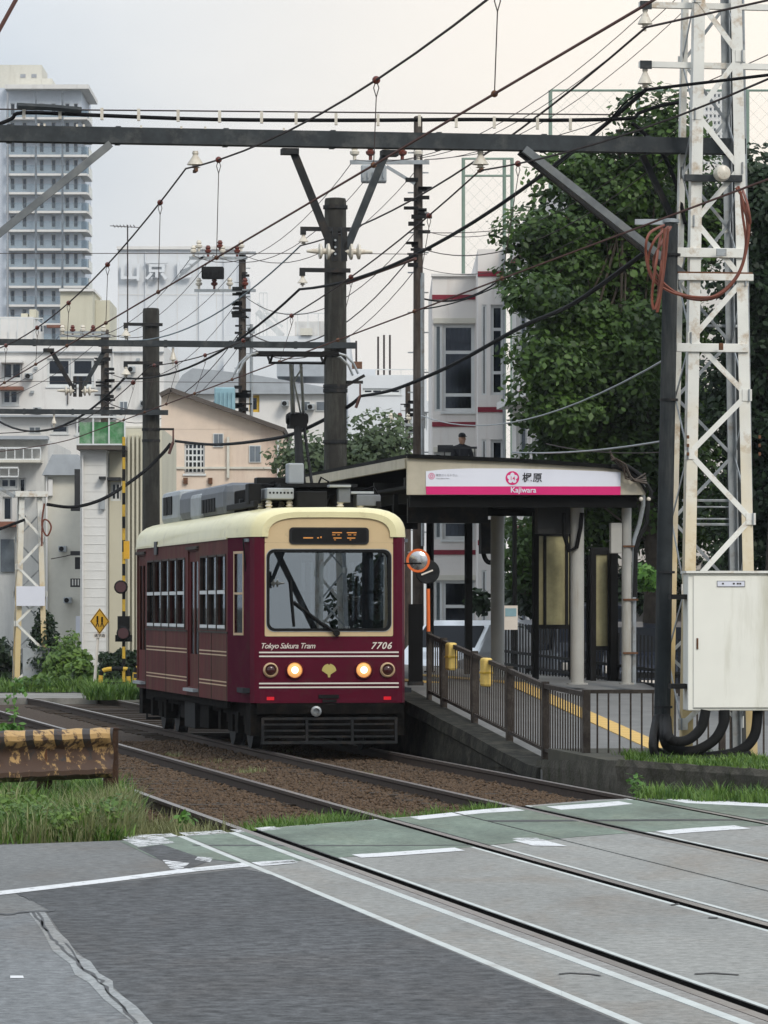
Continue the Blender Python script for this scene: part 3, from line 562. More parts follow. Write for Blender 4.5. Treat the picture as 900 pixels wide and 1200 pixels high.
# tapered cab sides, with a narrow window, and rounded corners
def plan_wall(pts, z0, z1, mat, name, hole=None):
    m = MB(); n = len(pts)
    for (x0, y0), (x1, y1) in zip(pts, pts[1:]):
        d = Vector((x1-x0, y1-y0, 0)); L = d.length; ang = math.atan2(d.y, d.x); mtx = Matrix.Translation((x0, y0, 0)) @ Matrix.Rotation(ang, 4, 'Z')
        w = MB(); w.wall(0, L, z0, z1, 0, .03, [hole] if hole and L > .5 else []); m.add([mtx @ Vector(v) for v in w.v], w.f)
    return m.build(name, mat, tram, smooth=True)
for end in (0, 1):
    def E(x, y): return (x, y) if end == 0 else (-x, LEN-y)
    for sx in (-1, 1):
        pts = [E(-HW, CAB), E(-.955, .12)] if sx < 0 else [E(.955, .12), E(HW, CAB)]
        L = math.hypot(HW-.955, CAB-.12); hole = (.30, .66, 1.45, 2.42)
        plan_wall(pts, FL, EV, 'maroon_cab', 'cab_side', hole)
        c = [E(-.955,.12), E(-.91,.035), E(-.84,0), E(-.79,-.003)]; c = c if sx < 0 else [E(.79,-.003), E(.84,0), E(.91,.035), E(.955,.12)]
        plan_wall(c, FL, EV, 'maroon', 'corner_pillar')
        (x0, y0), (x1, y1) = pts; d = Vector((x1-x0, y1-y0, 0)).normalized(); mtx = Matrix.Translation((x0, y0, 0)) @ Matrix.Rotation(math.atan2(d.y, d.x), 4, 'Z')
        f = MB()
        for (p, q, z0, z1) in ((.27,.30,1.42,2.45),(.66,.69,1.42,2.45),(.30,.66,2.42,2.45),(.30,.66,1.42,1.45),(.30,.66,1.92,1.945)): f.box(p, q, -.008, .02, z0, z1, mtx)
        w = f.build('cab_window', 'gold', tram); g = MB(); g.box(.30, .66, .012, .016, 1.45, 2.42, mtx); g.build('pane', 'pane_tram', w)
    S = Matrix.Identity(4) if end == 0 else Matrix.Translation((0, LEN, 0)) @ Matrix.Rotation(math.pi, 4, 'Z')
    # lower maroon front
    m = MB(); m.box(-.79, .79, -.003, .03, FL, 1.405, S); m.build('front_panel', 'maroon', tram)
    # beige upper front with a rounded opening
    def rrect(x0, x1, z0, z1, r, n=5):
        o = []
        for cx, cz, a0 in ((x1-r, z1-r, 0), (x0+r, z1-r, 90), (x0+r, z0+r, 180), (x1-r, z0+r, 270)):
            for i in range(n+1): a = R(a0+90*i/n); o.append((cx+r*math.cos(a), cz+r*math.sin(a)))
        return o
    def ring(outer, inner, y0, y1):
        m = MB(); n = len(outer); vs = [S @ Vector((x, y0, z)) for x, z in outer]+[S @ Vector((x, y0, z)) for x, z in inner]+[S @ Vector((x, y1, z)) for x, z in outer]+[S @ Vector((x, y1, z)) for x, z in inner]
        fs = []
        for i in range(n):
            j = (i+1) % n; fs += [(i, j, n+j, n+i), (2*n+i, 2*n+j, 3*n+j, 3*n+i), (i, j, 2*n+j, 2*n+i), (n+i, n+j, 3*n+j, 3*n+i)]
        return m.add(vs, fs)
    WX, Z0, Z1 = .755, 1.485, 2.455
    out = rrect(-.79, .79, 1.41, 2.55, .02); inn = rrect(-WX, WX, Z0, Z1, .09); ring(out, inn, -.006, .03).build('front_surround', 'beige', tram)
    # sign band above with its arch (outline follows the roof line)
    m = MB(); arch = [(-.79, 2.551), (.79, 2.551)]+[(x, 2.925-.13*(abs(x)/.8)**2.4) for x in np.linspace(.79, -.79, 15)]; m.prism(arch, .03, S @ Matrix.Translation((0, -.005, 0))); m.build('sign_band', 'beige', tram)
    ring(rrect(-WX-.012, WX+.012, Z0-.012, Z1+.012, .095), rrect(-WX+.022, WX-.022, Z0+.022, Z1-.022, .075), -.014, .02).build('windscreen_seal', 'iron', tram)
    fr = ring(rrect(-WX-.02, WX+.02, Z0-.02, Z1+.02, .1), rrect(-WX-.011, WX+.011, Z0-.011, Z1+.011, .095), -.013, .0); fr.build('windscreen_trim', 'galv', tram)
    m = MB(); pts = rrect(-WX+.005, WX-.005, Z0+.005, Z1-.005, .08); zc_ = (Z0+Z1)/2; m.prism([(x, z-zc_) for x, z in pts], .006, S @ Matrix.Translation((0, .028, zc_)) @ Matrix.Rotation(R(-2.4), 4, 'X')); m.build('windscreen', 'pane_front', tram)
    m = MB(); m.prism(rrect(-.49, .49, 2.53, 2.735, .045), .02, S @ Matrix.Translation((0, -.022, 0))); db = m.build('destination_box', 'black_paint', tram)
    m = MB(); m.prism(rrect(-.46, .46, 2.55, 2.715, .035), .003, S @ Matrix.Translation((0, -.026, 0))); m.build('display_glass', 'iron', db)
    if end == 0:
        m = MB()   # rows of the lit display as the camera caught it
        for x, w, z, h in ((-.32,.12,2.60,.014),(-.15,.022,2.60,.014),(-.11,.015,2.605,.02),(.035,.12,2.665,.012),(.215,.12,2.665,.012),(.05,.1,2.60,.012),(.22,.1,2.60,.012),(.035,.04,2.64,.008),(.1,.03,2.64,.008),(.23,.04,2.64,.008),(.3,.03,2.64,.008),(.06,.02,2.58,.008),(.25,.02,2.58,.008)):
            m.box(x, x+w, -.0285, -.0265, z, z+h)
        m.build('display_text', 'led', db)
    # roof visor ring over the front
    # wiper
    m = MB(); m.tube([S @ Vector(p) for p in ((.07,-.045,1.46),(-.1,-.05,1.57),(-.44,-.04,1.83))], .018, 6); m.tube([S @ Vector(p) for p in ((.09,-.045,1.455),(-.08,-.05,1.545),(-.42,-.045,1.81))], .008, 5)
    m.tube([S @ Vector(p) for p in ((-.475,-.03,2.10),(-.455,-.035,1.83),(-.43,-.03,1.53))], .013, 6); m.lathe([(.035,-.07),(.04,-.05),(.04,0)], 12, S @ Vector((.09, 0, 1.45)), 'y'); m.build('wiper', 'iron', tram, smooth=True)
    # lamps
    for x in (-.425, .425):
        m = MB(); m.lathe([(.112,0.005),(.112,-.03),(.1,-.045),(.088,-.03),(.088,0)], 24, S @ Vector((x, 0, 1.0)), 'y'); h = m.build('headlight', 'maroon' if end == 0 else 'maroon', tram, smooth=True)
        m = MB(); q = S @ Vector((x, -.014, 1.0)); sg = -1 if end == 0 else 1
        m.lathe([(.09,.0),(.085,sg*.012),(.06,sg*.026),(.02,sg*.031)], 20, q, 'y'); m.build('lens', 'lamp_lit' if end == 0 else 'lens_off', h, smooth=True)
        if end == 0: m = MB(); m.lathe([(.046,-.024),(.038,-.032),(.008,-.036)], 16, q, 'y'); m.build('bulb', 'lamp_core', h, smooth=True)
        m = MB(); m.lathe([(.097,.0),(.0975,sg*.02),(.09,sg*.022),(.09,0)], 24, q, 'y'); m.build('lens_rim', 'lamp_halo' if end == 0 else 'maroon', h, smooth=True)
    for x in (-.72, .72):
        m = MB(); m.lathe([(.092,0.005),(.092,-.03),(.075,-.05),(.065,-.03),(.065,0)], 20, S @ Vector((x, 0, 1.0)), 'y'); h = m.build('marker_lamp', 'gold', tram, smooth=True)
        q = S @ Vector((x, -.014, 1.0)); sg = -1 if end == 0 else 1
        m = MB(); m.lathe([(.067,.0),(.062,sg*.02),(.04,sg*.036),(.012,sg*.042)], 16, q, 'y'); m.build('lens', 'lens_off', h, smooth=True)
        m = MB(); m.box(x-.045+(.0), x+.045, -.012, 0, .635, .675, S); m.build('reflector', 'red_lit', tram)
    m = MB()
    for z in (1.215, 1.168, .838, .79): m.box(-.86, .86, -.012, -.0045, z-.009, z+.009, S)
    m.build('gold_line', 'print_white', tram)['kind'] = 'stuff'
    # crest: fan shaped ginkgo leaf
    a = [(.088*math.sin(R(q))*(1 if abs(q) > 4 else .78), -.012+.088*math.cos(R(q))*(1 if abs(q) > 4 else .78)) for q in range(-88, 89, 8)]
    m = MB(); m.prism([(.018,-.055),(.012,-.09),(-.012,-.09),(-.018,-.055)]+[(x, z) for x, z in a], .006, S @ Matrix.Translation((0, -.01, 1.0))); m.build('crest', 'yellow_sign' if 0 else 'gold_leaf' if 'gold_leaf' in MAT else 'yellow_paint', tram)
    if end == 0:
        for body, size, x, z, off, sp, mt in (('Tokyo Sakura Tram', .093, -.51, 1.292, .0006, .9, 'print_white'), ('7706', .115, .64, 1.292, .0018, 1.15, 'print_white')):
            me = text_mesh(body, size, mt, .002, .32, off, 'CENTER', sp); link('lettering', me, tram, (x, -.008, z))
    m = MB(); m.box(-.13, .12, -.02, -.003, .655, .70, S); m.box(-.08, .09, -.03, -.003, .61, .64, S); m.build('coupler_cover', 'iron', tram)
    # fender frame
    m = MB(); F0 = -.05
    m.box(-.88, .88, -.02, .1, .47, .595, S); mm = m.build('front_beam', 'under', tram)
    m = MB(); m.bar(S @ Vector((-.82,F0,.12)), S @ Vector((.82,F0,.12)), .035); m.bar(S @ Vector((-.82,F0,.41)), S @ Vector((.82,F0,.41)), .03)
    for x in (-.82,-.28,.28,.82): m.bar(S @ Vector((x,F0,.105)), S @ Vector((x,F0,.42)), .03)
    fg = m.build('fender', 'steel_dark', tram)
    for z in (.19,.265,.34): m = MB(); m.bar(S @ Vector((-.8,F0+.012,z)), S @ Vector((.8,F0+.012,z)), .022); m.build('fender_rail', 'steel_dark', fg)
    m = MB(); m.lathe([(.06,.0),(.065,-.06),(.04,-.07),(.03,-.02)], 14, S @ Vector((-.17, -.03, .50)), 'y'); m.build('hose_coupling', 'galv', tram, smooth=True)
    m = MB(); m.box(-.95, .95, .1, .5, .2, .6, S); m.build('apron', 'under', tram)
# roof : arched shell swept along the car, thick at both ends
def arch(w, top, n=16, e=EV):
    o = []
    for i in range(n+1):
        a = math.pi*i/n; c, s = math.cos(a), math.sin(a); o.append((-w*math.copysign(abs(c)**.42, c), e+(top-e)*abs(s)**.75))
    return o
m = MB(); ys = [-.03,0,.04,.12,.6,CAB,3,LEN-3,LEN-CAB,LEN-.6,LEN-.12,LEN-.04,LEN,LEN+.03]; ZT = [2.925,2.955,2.975,2.985,2.992,2.995]; n = 17; sec = []
for i, y in enumerate(ys):
    k = min(i, len(ys)-1-i); yy = min(max(y, 0), LEN); w = plan_w(yy)+(.012 if k else -.01); sec.append([(x, y, z) for x, z in arch(w, ZT[min(k, 5)])])
vs = [p for s in sec for p in s]; fs = [(i*n+j, i*n+j+1, (i+1)*n+j+1, (i+1)*n+j) for i in range(len(ys)-1) for j in range(n-1)]
for end in (0, 1):                                    # lip: ring and inner return
    s = sec[0] if end == 0 else sec[-1]; yb = .03 if end == 0 else LEN-.03; o = len(vs)
    inn = [(x*.905, s[0][1], EV+(z-EV)*.78) for x, _, z in s]; vs += inn; vs += [(x, yb, z) for x, _, z in inn]; b0 = 0 if end == 0 else (len(ys)-1)*n
    fs += [(b0+j, b0+j+1, o+j+1, o+j) for j in range(n-1)]+[(o+j, o+j+1, o+n+j+1, o+n+j) for j in range(n-1)]
m.add(vs, fs); m.build('roof', 'cream', tram, smooth=True)
m = MB()
for sx in (-1, 1): m.box(min(sx*1.085,sx*1.117), max(sx*1.085,sx*1.117), CAB, LEN-CAB, EV-.015, EV+.015)
m.build('gutter', 'cream', tram)
m = MB(); m.box(-1.125, -1.1, 8.3, 8.62, 2.5, 2.68); m.build('side_lamp', 'black_paint', tram)
# interior
m = MB(); m.box(-1.04, 1.04, .12, LEN-.12, .72, .78); m.build('floor_pan', 'room_dark', tram)
m = MB(); m.box(-1.0, 1.0, .15, LEN-.15, 2.56, 2.6); m.build('ceiling_panel', 'room_grey', tram)
for sx in (-1, 1):
    for a, b in ((1.6, 3.7), (5.3, 9.6)): m = MB(); m.box(min(sx*.62,sx*1.04), max(sx*.62,sx*1.04), a, b, 1.0, 1.22); m.box(min(sx*.96,sx*1.04), max(sx*.96,sx*1.04), a, b, 1.22, 1.6); m.build('bench', 'seat_green', tram)
    for y in (3.8, 5.1, 9.75): m = MB(); m.tube([(sx*.6, y, .78), (sx*.6, y, 2.56)], .018, 6); m.build('grab_pole', 'chrome', tram)
for end in (0, 1):
    S = Matrix.Identity(4) if end == 0 else Matrix.Translation((0, LEN, 0)) @ Matrix.Rotation(math.pi, 4, 'Z')
    m = MB(); m.box(-.8, .35, .12, .5, .78, 1.5, S); m.build('driver_console', 'room_grey', tram)
    m = MB(); m.box(-1.0, -.15, 1.25, 1.3, .78, 2.5, S); m.box(.35, .95, 1.25, 1.3, .78, 1.6, S); m.build('cab_partition', 'room_grey', tram)
# running gear
m = MB(); m.box(-.9, .9, .5, LEN-.5, .42, .66); m.build('underframe', 'under', tram)
for y0 in (2.3, LEN-2.3):
    m = MB(); m.box(-.75, .75, y0-.2, y0+.2, .3, .41); bg_ = m.build('bogie', 'under', tram)
    for sx in (-1, 1):
        m = MB(); m.box(min(sx*.78,sx*.86), max(sx*.78,sx*.86), y0-1.15, y0+1.15, .3, .42); m.box(min(sx*.76,sx*.9), max(sx*.76,sx*.9), y0-.2, y0+.2, .2, .5)
        for dy in (-.8,.8): m.box(min(sx*.78,sx*.93), max(sx*.78,sx*.93), y0+dy-.12, y0+dy+.12, .2, .46)
        m.build('side_frame', 'under', bg_)
    for dy in (-.8, .8):
        for sx in (-1, 1): w = MB(); w.lathe([(.33,0),(.33,.1),(.36,.11),(.36,.13)] if sx < 0 else [(.36,-.13),(.36,-.11),(.33,-.1),(.33,0)], 24, (sx*.76, y0+dy, .33), 'x'); w.build('wheel', 'steel_dark', bg_, smooth=True)
for (a, b, z, x) in ((4.0,4.9,.18,.95),(5.2,6.3,.15,.98),(6.6,7.4,.25,.9),(.65,1.0,.2,.9)):
    for sx in (-1, 1): m = MB(); m.box(min(sx*.5,sx*x), max(sx*.5,sx*x), a, b, z, .58); m.build('equipment_box', 'under' if z > .16 else 'iron', tram, bevel=.01)
m = MB(); m.box(-1.02,-.98, .62+CAB, LEN-1.8, .5, .6); m.build('sill_beam', 'under', tram)
# roof equipment
def rbox(name, x0, x1, y0, y1, z0, z1, mat, bv=.05, **k): m = MB(); m.box(x0, x1, y0, y1, z0, z1); return m.build(name, mat, tram, bevel=bv)
u = rbox('air_conditioner', -.78, .66, 8.6, 10.6, 2.95, 3.42, 'ac_light', .08)
for i in range(2): m = MB(); m.box(-.795, -.783, 9.3+i*.55, 9.72+i*.55, 3.08, 3.34); m.build('vent', 'iron', u)
u = rbox('air_conditioner', -.8, .7, 3.6, 8.4, 2.95, 3.38, 'ac_grey', .12)
rbox('roof_duct', -.83, -.3, 5.9, 6.9, 2.94, 3.3, 'ac_light', .06)
for i in range(5): m = MB(); m.box(-.812, -.803, 4.5+i*.28, 4.7+i*.28, 3.02, 3.2); m.build('vent', 'iron', u)
rbox('resistor_box', -.62, -.28, 1.0, 1.9, 3.10, 3.24, 'ac_light', .015); m = MB()
for i in range(7): m.lathe([(.014,-.002),(.014,0)], 8, (-.58+i*.045, .998, 3.18), 'y')
m.build('vent_hole', 'iron', tram)['kind'] = 'stuff'
for x, y in ((-.58,1.1),(-.32,1.1),(-.58,1.8),(-.32,1.8),(.3,1.0),(.55,1.0),(.3,2.2),(.6,2.2),(-.25,2.6),(.25,2.6)):
    m = MB(); m.lathe([(.03,0),(.05,.02),(.03,.04),(.05,.06),(.03,.08),(.045,.1),(.025,.13)], 10, (x, y, 2.96)); m.build('roof_insulator', 'porcelain', tram, smooth=True)
rbox('lightning_arrester', .27, .42, .95, 1.1, 3.06, 3.24, 'ac_grey', .01); rbox('roof_switch', .5, .8, .95, 1.25, 3.02, 3.16, 'ac_grey', .01); rbox('control_cabinet', -.7, -.1, 2.3, 3.4, 2.96, 3.26, 'under', .02)
rbox('arrester_cap', .43, .72, .98, 1.2, 3.17, 3.2, 'ac_light', .005); rbox('arrester_cap', .15, .42, .9, 1.1, 3.25, 3.28, 'ac_light', .005)
m = MB(); m.tube([(-.75,1.5,2.98),(-.8,1.6,3.2),(-.6,1.7,3.3),(-.3,1.8,3.28)], .02, 6); m.tube([(.1,1.1,3.2),(-.03,1.05,3.05),(.06,1.0,2.99),(.16,1.0,3.12)], .014, 6); m.build('roof_cable', 'cable', tram, smooth=True)
# pantograph
pg = MB()
for y in (1.4, 2.9): pg.bar((-.55,y,3.2), (.6,y,3.2), .07)
for x in (-.45, .5): pg.bar((x,1.3,3.2), (x,3.0,3.2), .07)
pg.box(-.42, .5, 1.5, 2.0, 3.22, 3.32); pt = pg.build('pantograph', 'iron', tram)
K0 = Vector((.02, 2.0, 3.32)); KN = Vector((.02, 2.05, 4.14)) ; HD = Vector((.0, 1.5, 4.86))
m = MB(); m.tube([(-.04,2.0,3.3), (.06,3.0,4.16)], .065, 8, .045); m.tube([(.1,2.0,3.3), (.14,2.95,4.1)], .02, 6); m.build('lower_arm', 'iron', pt, smooth=True)
m = MB(); m.box(-.05, .17, 2.85, 3.15, 4.06, 4.24); m.lathe([(.06,-.14),(.09,-.1),(.09,.1),(.06,.14)], 10, (.06,3.0,4.18), 'x'); m.build('knee_joint', 'iron', pt)
m = MB(); m.tube([(0,2.95,4.22),(-.17,1.95,4.84)], .03, 6); m.tube([(.14,2.95,4.22),(-.05,1.95,4.84)], .02, 6); m.tube([(.1,2.95,4.25),(-.1,2.2,4.62),(-.02,2.0,4.8)], .012, 5); m.build('upper_arm', 'galv', pt, smooth=True)
m = MB()
for y in (1.75, 2.15): m.box(-.62, .40, y-.03, y+.03, 4.93, 4.975)
m.bar((-.46,1.95,4.84),(.26,1.95,4.84), .03)
for x in (-.44,.24): m.bar((x,1.95,4.84),(x,1.75,4.93), .025); m.bar((x,1.95,4.84),(x,2.15,4.93), .025)
m.bar((-.62,1.75,4.95),(-.62,2.15,4.95), .05); m.bar((.40,1.75,4.95),(.40,2.15,4.95), .05); m.build('collector_head', 'iron', pt)
for sx in (-1, 1):
    for y in (1.75, 2.15): m = MB(); m.tube([(sx*.51-.11,y,4.955),(sx*.60-.11,y,4.93),(sx*.70-.11,y,4.83),(sx*.76-.11,y,4.70)], .016, 6); m.build('horn', 'galv', pt, smooth=True)
m = MB(); m.box(-.3, -.1, 1.35, 1.6, 3.3, 3.56); m.build('actuator_box', 'ac_light', pt, bevel=.02)
m = MB(); m.box(-.42, .55, 1.2, 1.8, 3.26, 3.3); m.build('base_plate', 'iron', pt)
rr_ = random.Random(5)
for nm, x0, x1, y0, y1, z0, z1, mt in (('contactor_box',-.25,.12,.9,1.3,3.0,3.2,'iron'),('contactor_box',.0,.22,1.4,1.8,3.0,3.26,'iron'),('frame_bar',-.75,.8,1.85,1.95,3.08,3.16,'iron'),('frame_bar',-.75,.8,2.5,2.6,3.05,3.14,'steel_dark'),('side_rail',-.8,-.74,.9,3.4,3.0,3.08,'iron'),('side_rail',.74,.8,.9,3.4,3.0,3.08,'iron'),('fuse_box',-.82,-.66,1.2,1.5,3.05,3.3,'iron'),('reservoir',.3,.7,1.5,2.3,2.98,3.2,'steel_dark'),('contactor_box',-.6,-.2,2.0,2.28,3.0,3.4,'iron')): rbox(nm, x0, x1, y0, y1, z0, z1, mt, .012)
for x, y, a, b in ((-.5,1.95,.1,3.3),(.3,2.0,-.1,3.35),(.62,1.4,.15,3.22)): m = MB(); m.tube([(x,y,3.0),(x,y-.05,b),(x+a,y-.1,b+.05),(x+a*1.6,y-.1,b-.1)], .014, 6); m.build('roof_cable', 'cable', tram, smooth=True)
# driver's mirror beside the far corner
m = MB(); m.tube([(.95,.2,2.3),(1.15,.05,2.3)], .01, 5); m.tube([(-.98,.3,2.2),(-1.02,.25,2.6)], .01, 5); m.build('mirror_arm', 'iron', tram)
# ------------------------------------------------------------------ platform, ramp, canopy
PH = .75; R0 = 47.4; R1 = 57.9
def ramp_h(t): return PH*min(1, max(0, (t-R0)/(R1-R0)))
m = MB(); ts = [R0-.5, R0, R1, 84.0]; zz = [0.01, .01, PH, PH]; LA, LB = 9.76, 13.6
vs = [(T(L, t, z)) for t, z in zip(ts, zz) for L in (LA, LB)]; vb = [Vector((v.x, v.y, -.23)) for v in vs]; o = len(vs)
m.add(vs+vb, [(2*i, 2*i+1, 2*i+3, 2*i+2) for i in range(3)]+[(2*i, 2*i+2, o+2*i+2, o+2*i) for i in range(3)]+[(2*i+1, 2*i+3, o+2*i+3, o+2*i+1) for i in range(3)]+[(0,1,o+1,o),(6,7,o+7,o+6)])
struct(m.build('platform', 'deck'), 'grey paved ramp rising to the tram platform')
# front wall with a rough face, proud by 3 cm
m = MB(); ts = np.linspace(R0-.4, 84, 60); vs = []
for t in ts:
    z = ramp_h(t)+.012; j = lambda: random.uniform(-.012, .012)
    vs += [T(LA+.30, t, z+.02), T(LA-.04+j(), t, z+.02), T(LA-.05+j(), t, z-.12), T(LA-.02+j(), t, z-.15), T(LA-.03+j(), t, -.05), T(LA-.02, t, -.23)]
m.add(vs, [(i*6+j, i*6+j+1, (i+1)*6+j+1, (i+1)*6+j) for i in range(len(ts)-1) for j in range(5)]+[(0,1,2,3,4,5)]); wl = m.build('retaining_wall', 'concrete_dark'); struct(wl, 'dark stained concrete side of the platform ramp')
# tactile paving: individual blocks
tl = MB(); tl.box(-.145, .145, -.145, .145, 0, .012); tm = tl.data('tactile_block', 'tactile'); dm = MB()
tp = struct(bpy.data.objects.new('tactile_paving', None), 'yellow tactile paving strip up the ramp'); COL.objects.link(tp)
for i in range(60):
    t = 47.2+i*.3
    for L in (11.66,):
        o = link('tactile_block', tm, tp, T(L, t, ramp_h(t)+.004 if t > R0 else .014), TH); o.rotation_euler[0] = math.atan(PH/(R1-R0)) if R0 < t < R1 else 0
for i in range(70): link('tactile_block', tm, tp, T(10.6, 58.5+i*.3, PH+.004), TH)
# raised corner (curb wall + soil) in front of the tower
CB = [toLT(Vector((*G(697,926).xy, 0))), toLT(Vector((*G(1010,944).xy, 0)))]
(l0, t0), (l1, t1) = CB; cw = []
base = [(9.72, 42.6), (l1, t1), (l1+.6, 47.5), (9.95, 47.5)]
m = MB(); top = [T(a, b, .22) for a, b in base]; m.add([*top, *[v-Vector((0,0,.45)) for v in top]], [(0,1,2,3),(0,1,5,4),(1,2,6,5),(2,3,7,6),(3,0,4,7)]); struct(m.build('raised_bed', 'soil'), 'earth bed inside the low wall at the tower foot')
m = MB(); A = T(9.66, 42.75); B = T(l1, t1); n = 30; vs = []; d = (B-A).normalized(); nrm_ = Vector((d.y, -d.x, 0))
for i in range(n+1):
    p = A.lerp(B, i/n); j = lambda: random.uniform(-.015, .015)
    for q, z in ((-.14,.25),(-.0,.262+j()*.4),(.02+j(),.2),(.01+j(),.05),(.015,-.23)): vs.append(p+nrm_*q+Vector((0,0,z)))
m.add(vs, [(i*5+j, i*5+j+1, (i+1)*5+j+1, (i+1)*5+j) for i in range(n) for j in range(4)]+[(0,1,2,3,4)]); m2 = m
p0 = T(9.66, 42.75); p1 = T(9.78, 47.3); vs2 = []
for i in range(13):
    p = p0.lerp(p1, i/12)
    for q, z in ((.16,.25),(0,.255),(-.01,.1),(0,-.23)): vs2.append(T(toLT(p)[0]+q, toLT(p)[1], z*(1-.6*i/12) if z > 0 else z))
m.add(vs2, [(i*4+j, i*4+j+1, (i+1)*4+j+1, (i+1)*4+j) for i in range(12) for j in range(3)])
kw = m.build('curb_wall', 'curb_wall'); tag(kw, 'low mossy concrete curb wall holding the grassy corner under the cream cabinet', 'low wall')
# sloping fence on the ramp
FLn = 10.05
fence = thing('ramp_fence', 'brown steel baluster fence sloping down beside the platform ramp', 'fence', T(FLn, R0, 0), TH)
posts_px = [503, 520, 556, 597, 639, 687]
pts_t = [tAt(x, FLn) for x in posts_px]
bal = MB(); bal.box(-.007, .007, -.007, .007, 0, .70); balm = bal.data('baluster', 'fence_brown')
def fl(t): return t-R0
for i, t in enumerate(pts_t):
    h = .86; m = MB(); w = .038 if i else .03; m.box(-w, w, fl(t)-w, fl(t)+w, ramp_h(t)-.05, ramp_h(t)+h+.03); m.build('post', 'fence_brown', fence)
for a, b in zip(pts_t, pts_t[1:]):
    m = MB(); m.bar((0,fl(a),ramp_h(a)+.84),(0,fl(b),ramp_h(b)+.84),.05,.05); m.build('top_rail', 'fence_brown', fence)
    m = MB(); m.bar((0,fl(a),ramp_h(a)+.13),(0,fl(b),ramp_h(b)+.13),.035,.035); m.build('bottom_rail', 'fence_brown', fence)
    k = max(2, int(abs(a-b)/.13))
    for j in range(1, k): t = a+(b-a)*j/k; link('baluster', balm, fence, (0, fl(t), ramp_h(t)+.13))
for x, w, zz, lab in ((524.5, .10, (.26,.70), 'yellow padded wrap on the sloping ramp fence, the one further up by the tram'), (565.5, .115, (.18,.58), 'yellow padded wrap on the sloping ramp fence, the lower of the two')):
    t = tAt(x, FLn-.07); m = MB(); hh = ramp_h(t)+.12
    m.box(-.06, .05, -.13, .13, 0, .34); o = m.build('fence_wrap', 'tile_yellow', None, bevel=.03, loc=T(FLn-.02, t, hh+.42), rotz=TH); o.scale = (1,1,1)
    m = MB(); m.box(-.066, .056, -.136, .136, .155, .175); m.build('strap', 'yellow_paint', o); tag(o, lab, 'padding', 'yellow wraps tied on the ramp fence')
# level fence across the foot of the ramp, running right behind the tower
FX = T(FLn, pts_t[-1]); f2 = thing('corner_fence', 'brown fence with widely spaced bars behind the black hoses and the tower', 'fence', (FX.x, FX.y, 0), R(2))
hb = .80; zb = .04; LF = 3.0
m = MB(); m.box(0.04, LF, -.022, .022, hb+.05, hb+.09); m.build('top_rail', 'fence_brown', f2)
m = MB(); m.box(0.04, LF, -.015, .015, zb, zb+.03); m.build('bottom_rail', 'fence_brown', f2)
b2 = MB(); b2.box(-.009, .009, -.009, .009, zb+.03, hb+.05); b2m = b2.data('bar', 'fence_brown')
for i in range(1, 26): link('bar', b2m, f2, (.0+i*.118, 0, 0))
for x in (1.45, 2.95): m = MB(); m.box(x-.03, x+.03, -.03, .03, -.1, hb+.1); m.build('post', 'fence_brown', f2)
# canopy
ZC = 57.2
can = thing('platform_canopy', 'tram stop shelter with a cream gable fascia, steel columns and dark underside', 'shelter', T(11.0, 56.5, PH), TH)
cinv = (Matrix.Translation(T(11.0, 56.5, PH)) @ Matrix.Rotation(TH, 4, 'Z')).inverted()
def C(v): return cinv @ Vector(v)
def Cp(x, y, dy=0):                                   # pixel to canopy coordinates on the fascia plane (perpendicular to the track)
    k = (x-CX)/FPX; tt = 56.5+dy; L = tt*(k*CO+SI)/(CO-k*SI); Z = L*SI+tt*CO
    return C(T(L, tt, CH+(HY-y)/FPX*Z))
prof = [(477,534),(600,539),(700,545),(722,547),(738,553),(750,564),(757,576),(757,580),(477,580)]
pl = [(Cp(x, y).x, Cp(x, y).z) for x, y in prof]
m = MB(); m.prism(pl, .06); m.build('fascia', 'fascia', can, bevel=.006)
rx0, rx1 = pl[0][0], pl[6][0]; zt0, zt1 = pl[0][1], pl[3][1]
# roof sheet with thickness following the gable, going back along the platform
rp = [(x, z) for x, z in pl[:7]]; lo = [(x, z-.05) for x, z in reversed(rp)]
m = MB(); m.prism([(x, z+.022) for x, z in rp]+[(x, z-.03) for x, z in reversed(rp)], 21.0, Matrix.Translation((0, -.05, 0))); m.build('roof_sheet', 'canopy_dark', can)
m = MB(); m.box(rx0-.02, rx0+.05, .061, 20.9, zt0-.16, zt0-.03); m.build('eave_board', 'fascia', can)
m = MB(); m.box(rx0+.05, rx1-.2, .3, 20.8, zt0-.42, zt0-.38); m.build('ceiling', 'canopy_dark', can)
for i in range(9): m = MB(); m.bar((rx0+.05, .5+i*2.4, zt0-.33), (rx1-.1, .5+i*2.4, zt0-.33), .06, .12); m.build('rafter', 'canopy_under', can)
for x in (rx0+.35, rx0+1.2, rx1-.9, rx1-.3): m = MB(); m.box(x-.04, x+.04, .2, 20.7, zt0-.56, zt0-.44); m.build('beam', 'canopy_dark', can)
for y in (.15, 5.6, 11.0, 16.4): m = MB(); m.box(rx0+.06, rx1-.1, y-.05, y+.05, zt0-.66, zt0-.50); m.build('cross_beam', 'canopy_dark', can)
zbm = zt0-.5
def column(Lc, tc, r, top=None, name='column', mt='column'):
    q = C(T(Lc, tc, PH)); m = MB(); m.lathe([(r*1.6,0),(r*1.6,.02),(r,.022),(r,(top or zbm)-.02)], 16, (q.x, q.y, 0)); return m.build(name, mt, can, smooth=True)
column(12.33, 57.0, .09); column(12.33, 62.4, .10); column(12.33, 67.8, .06, mt='canopy_dark', name='dark_column')
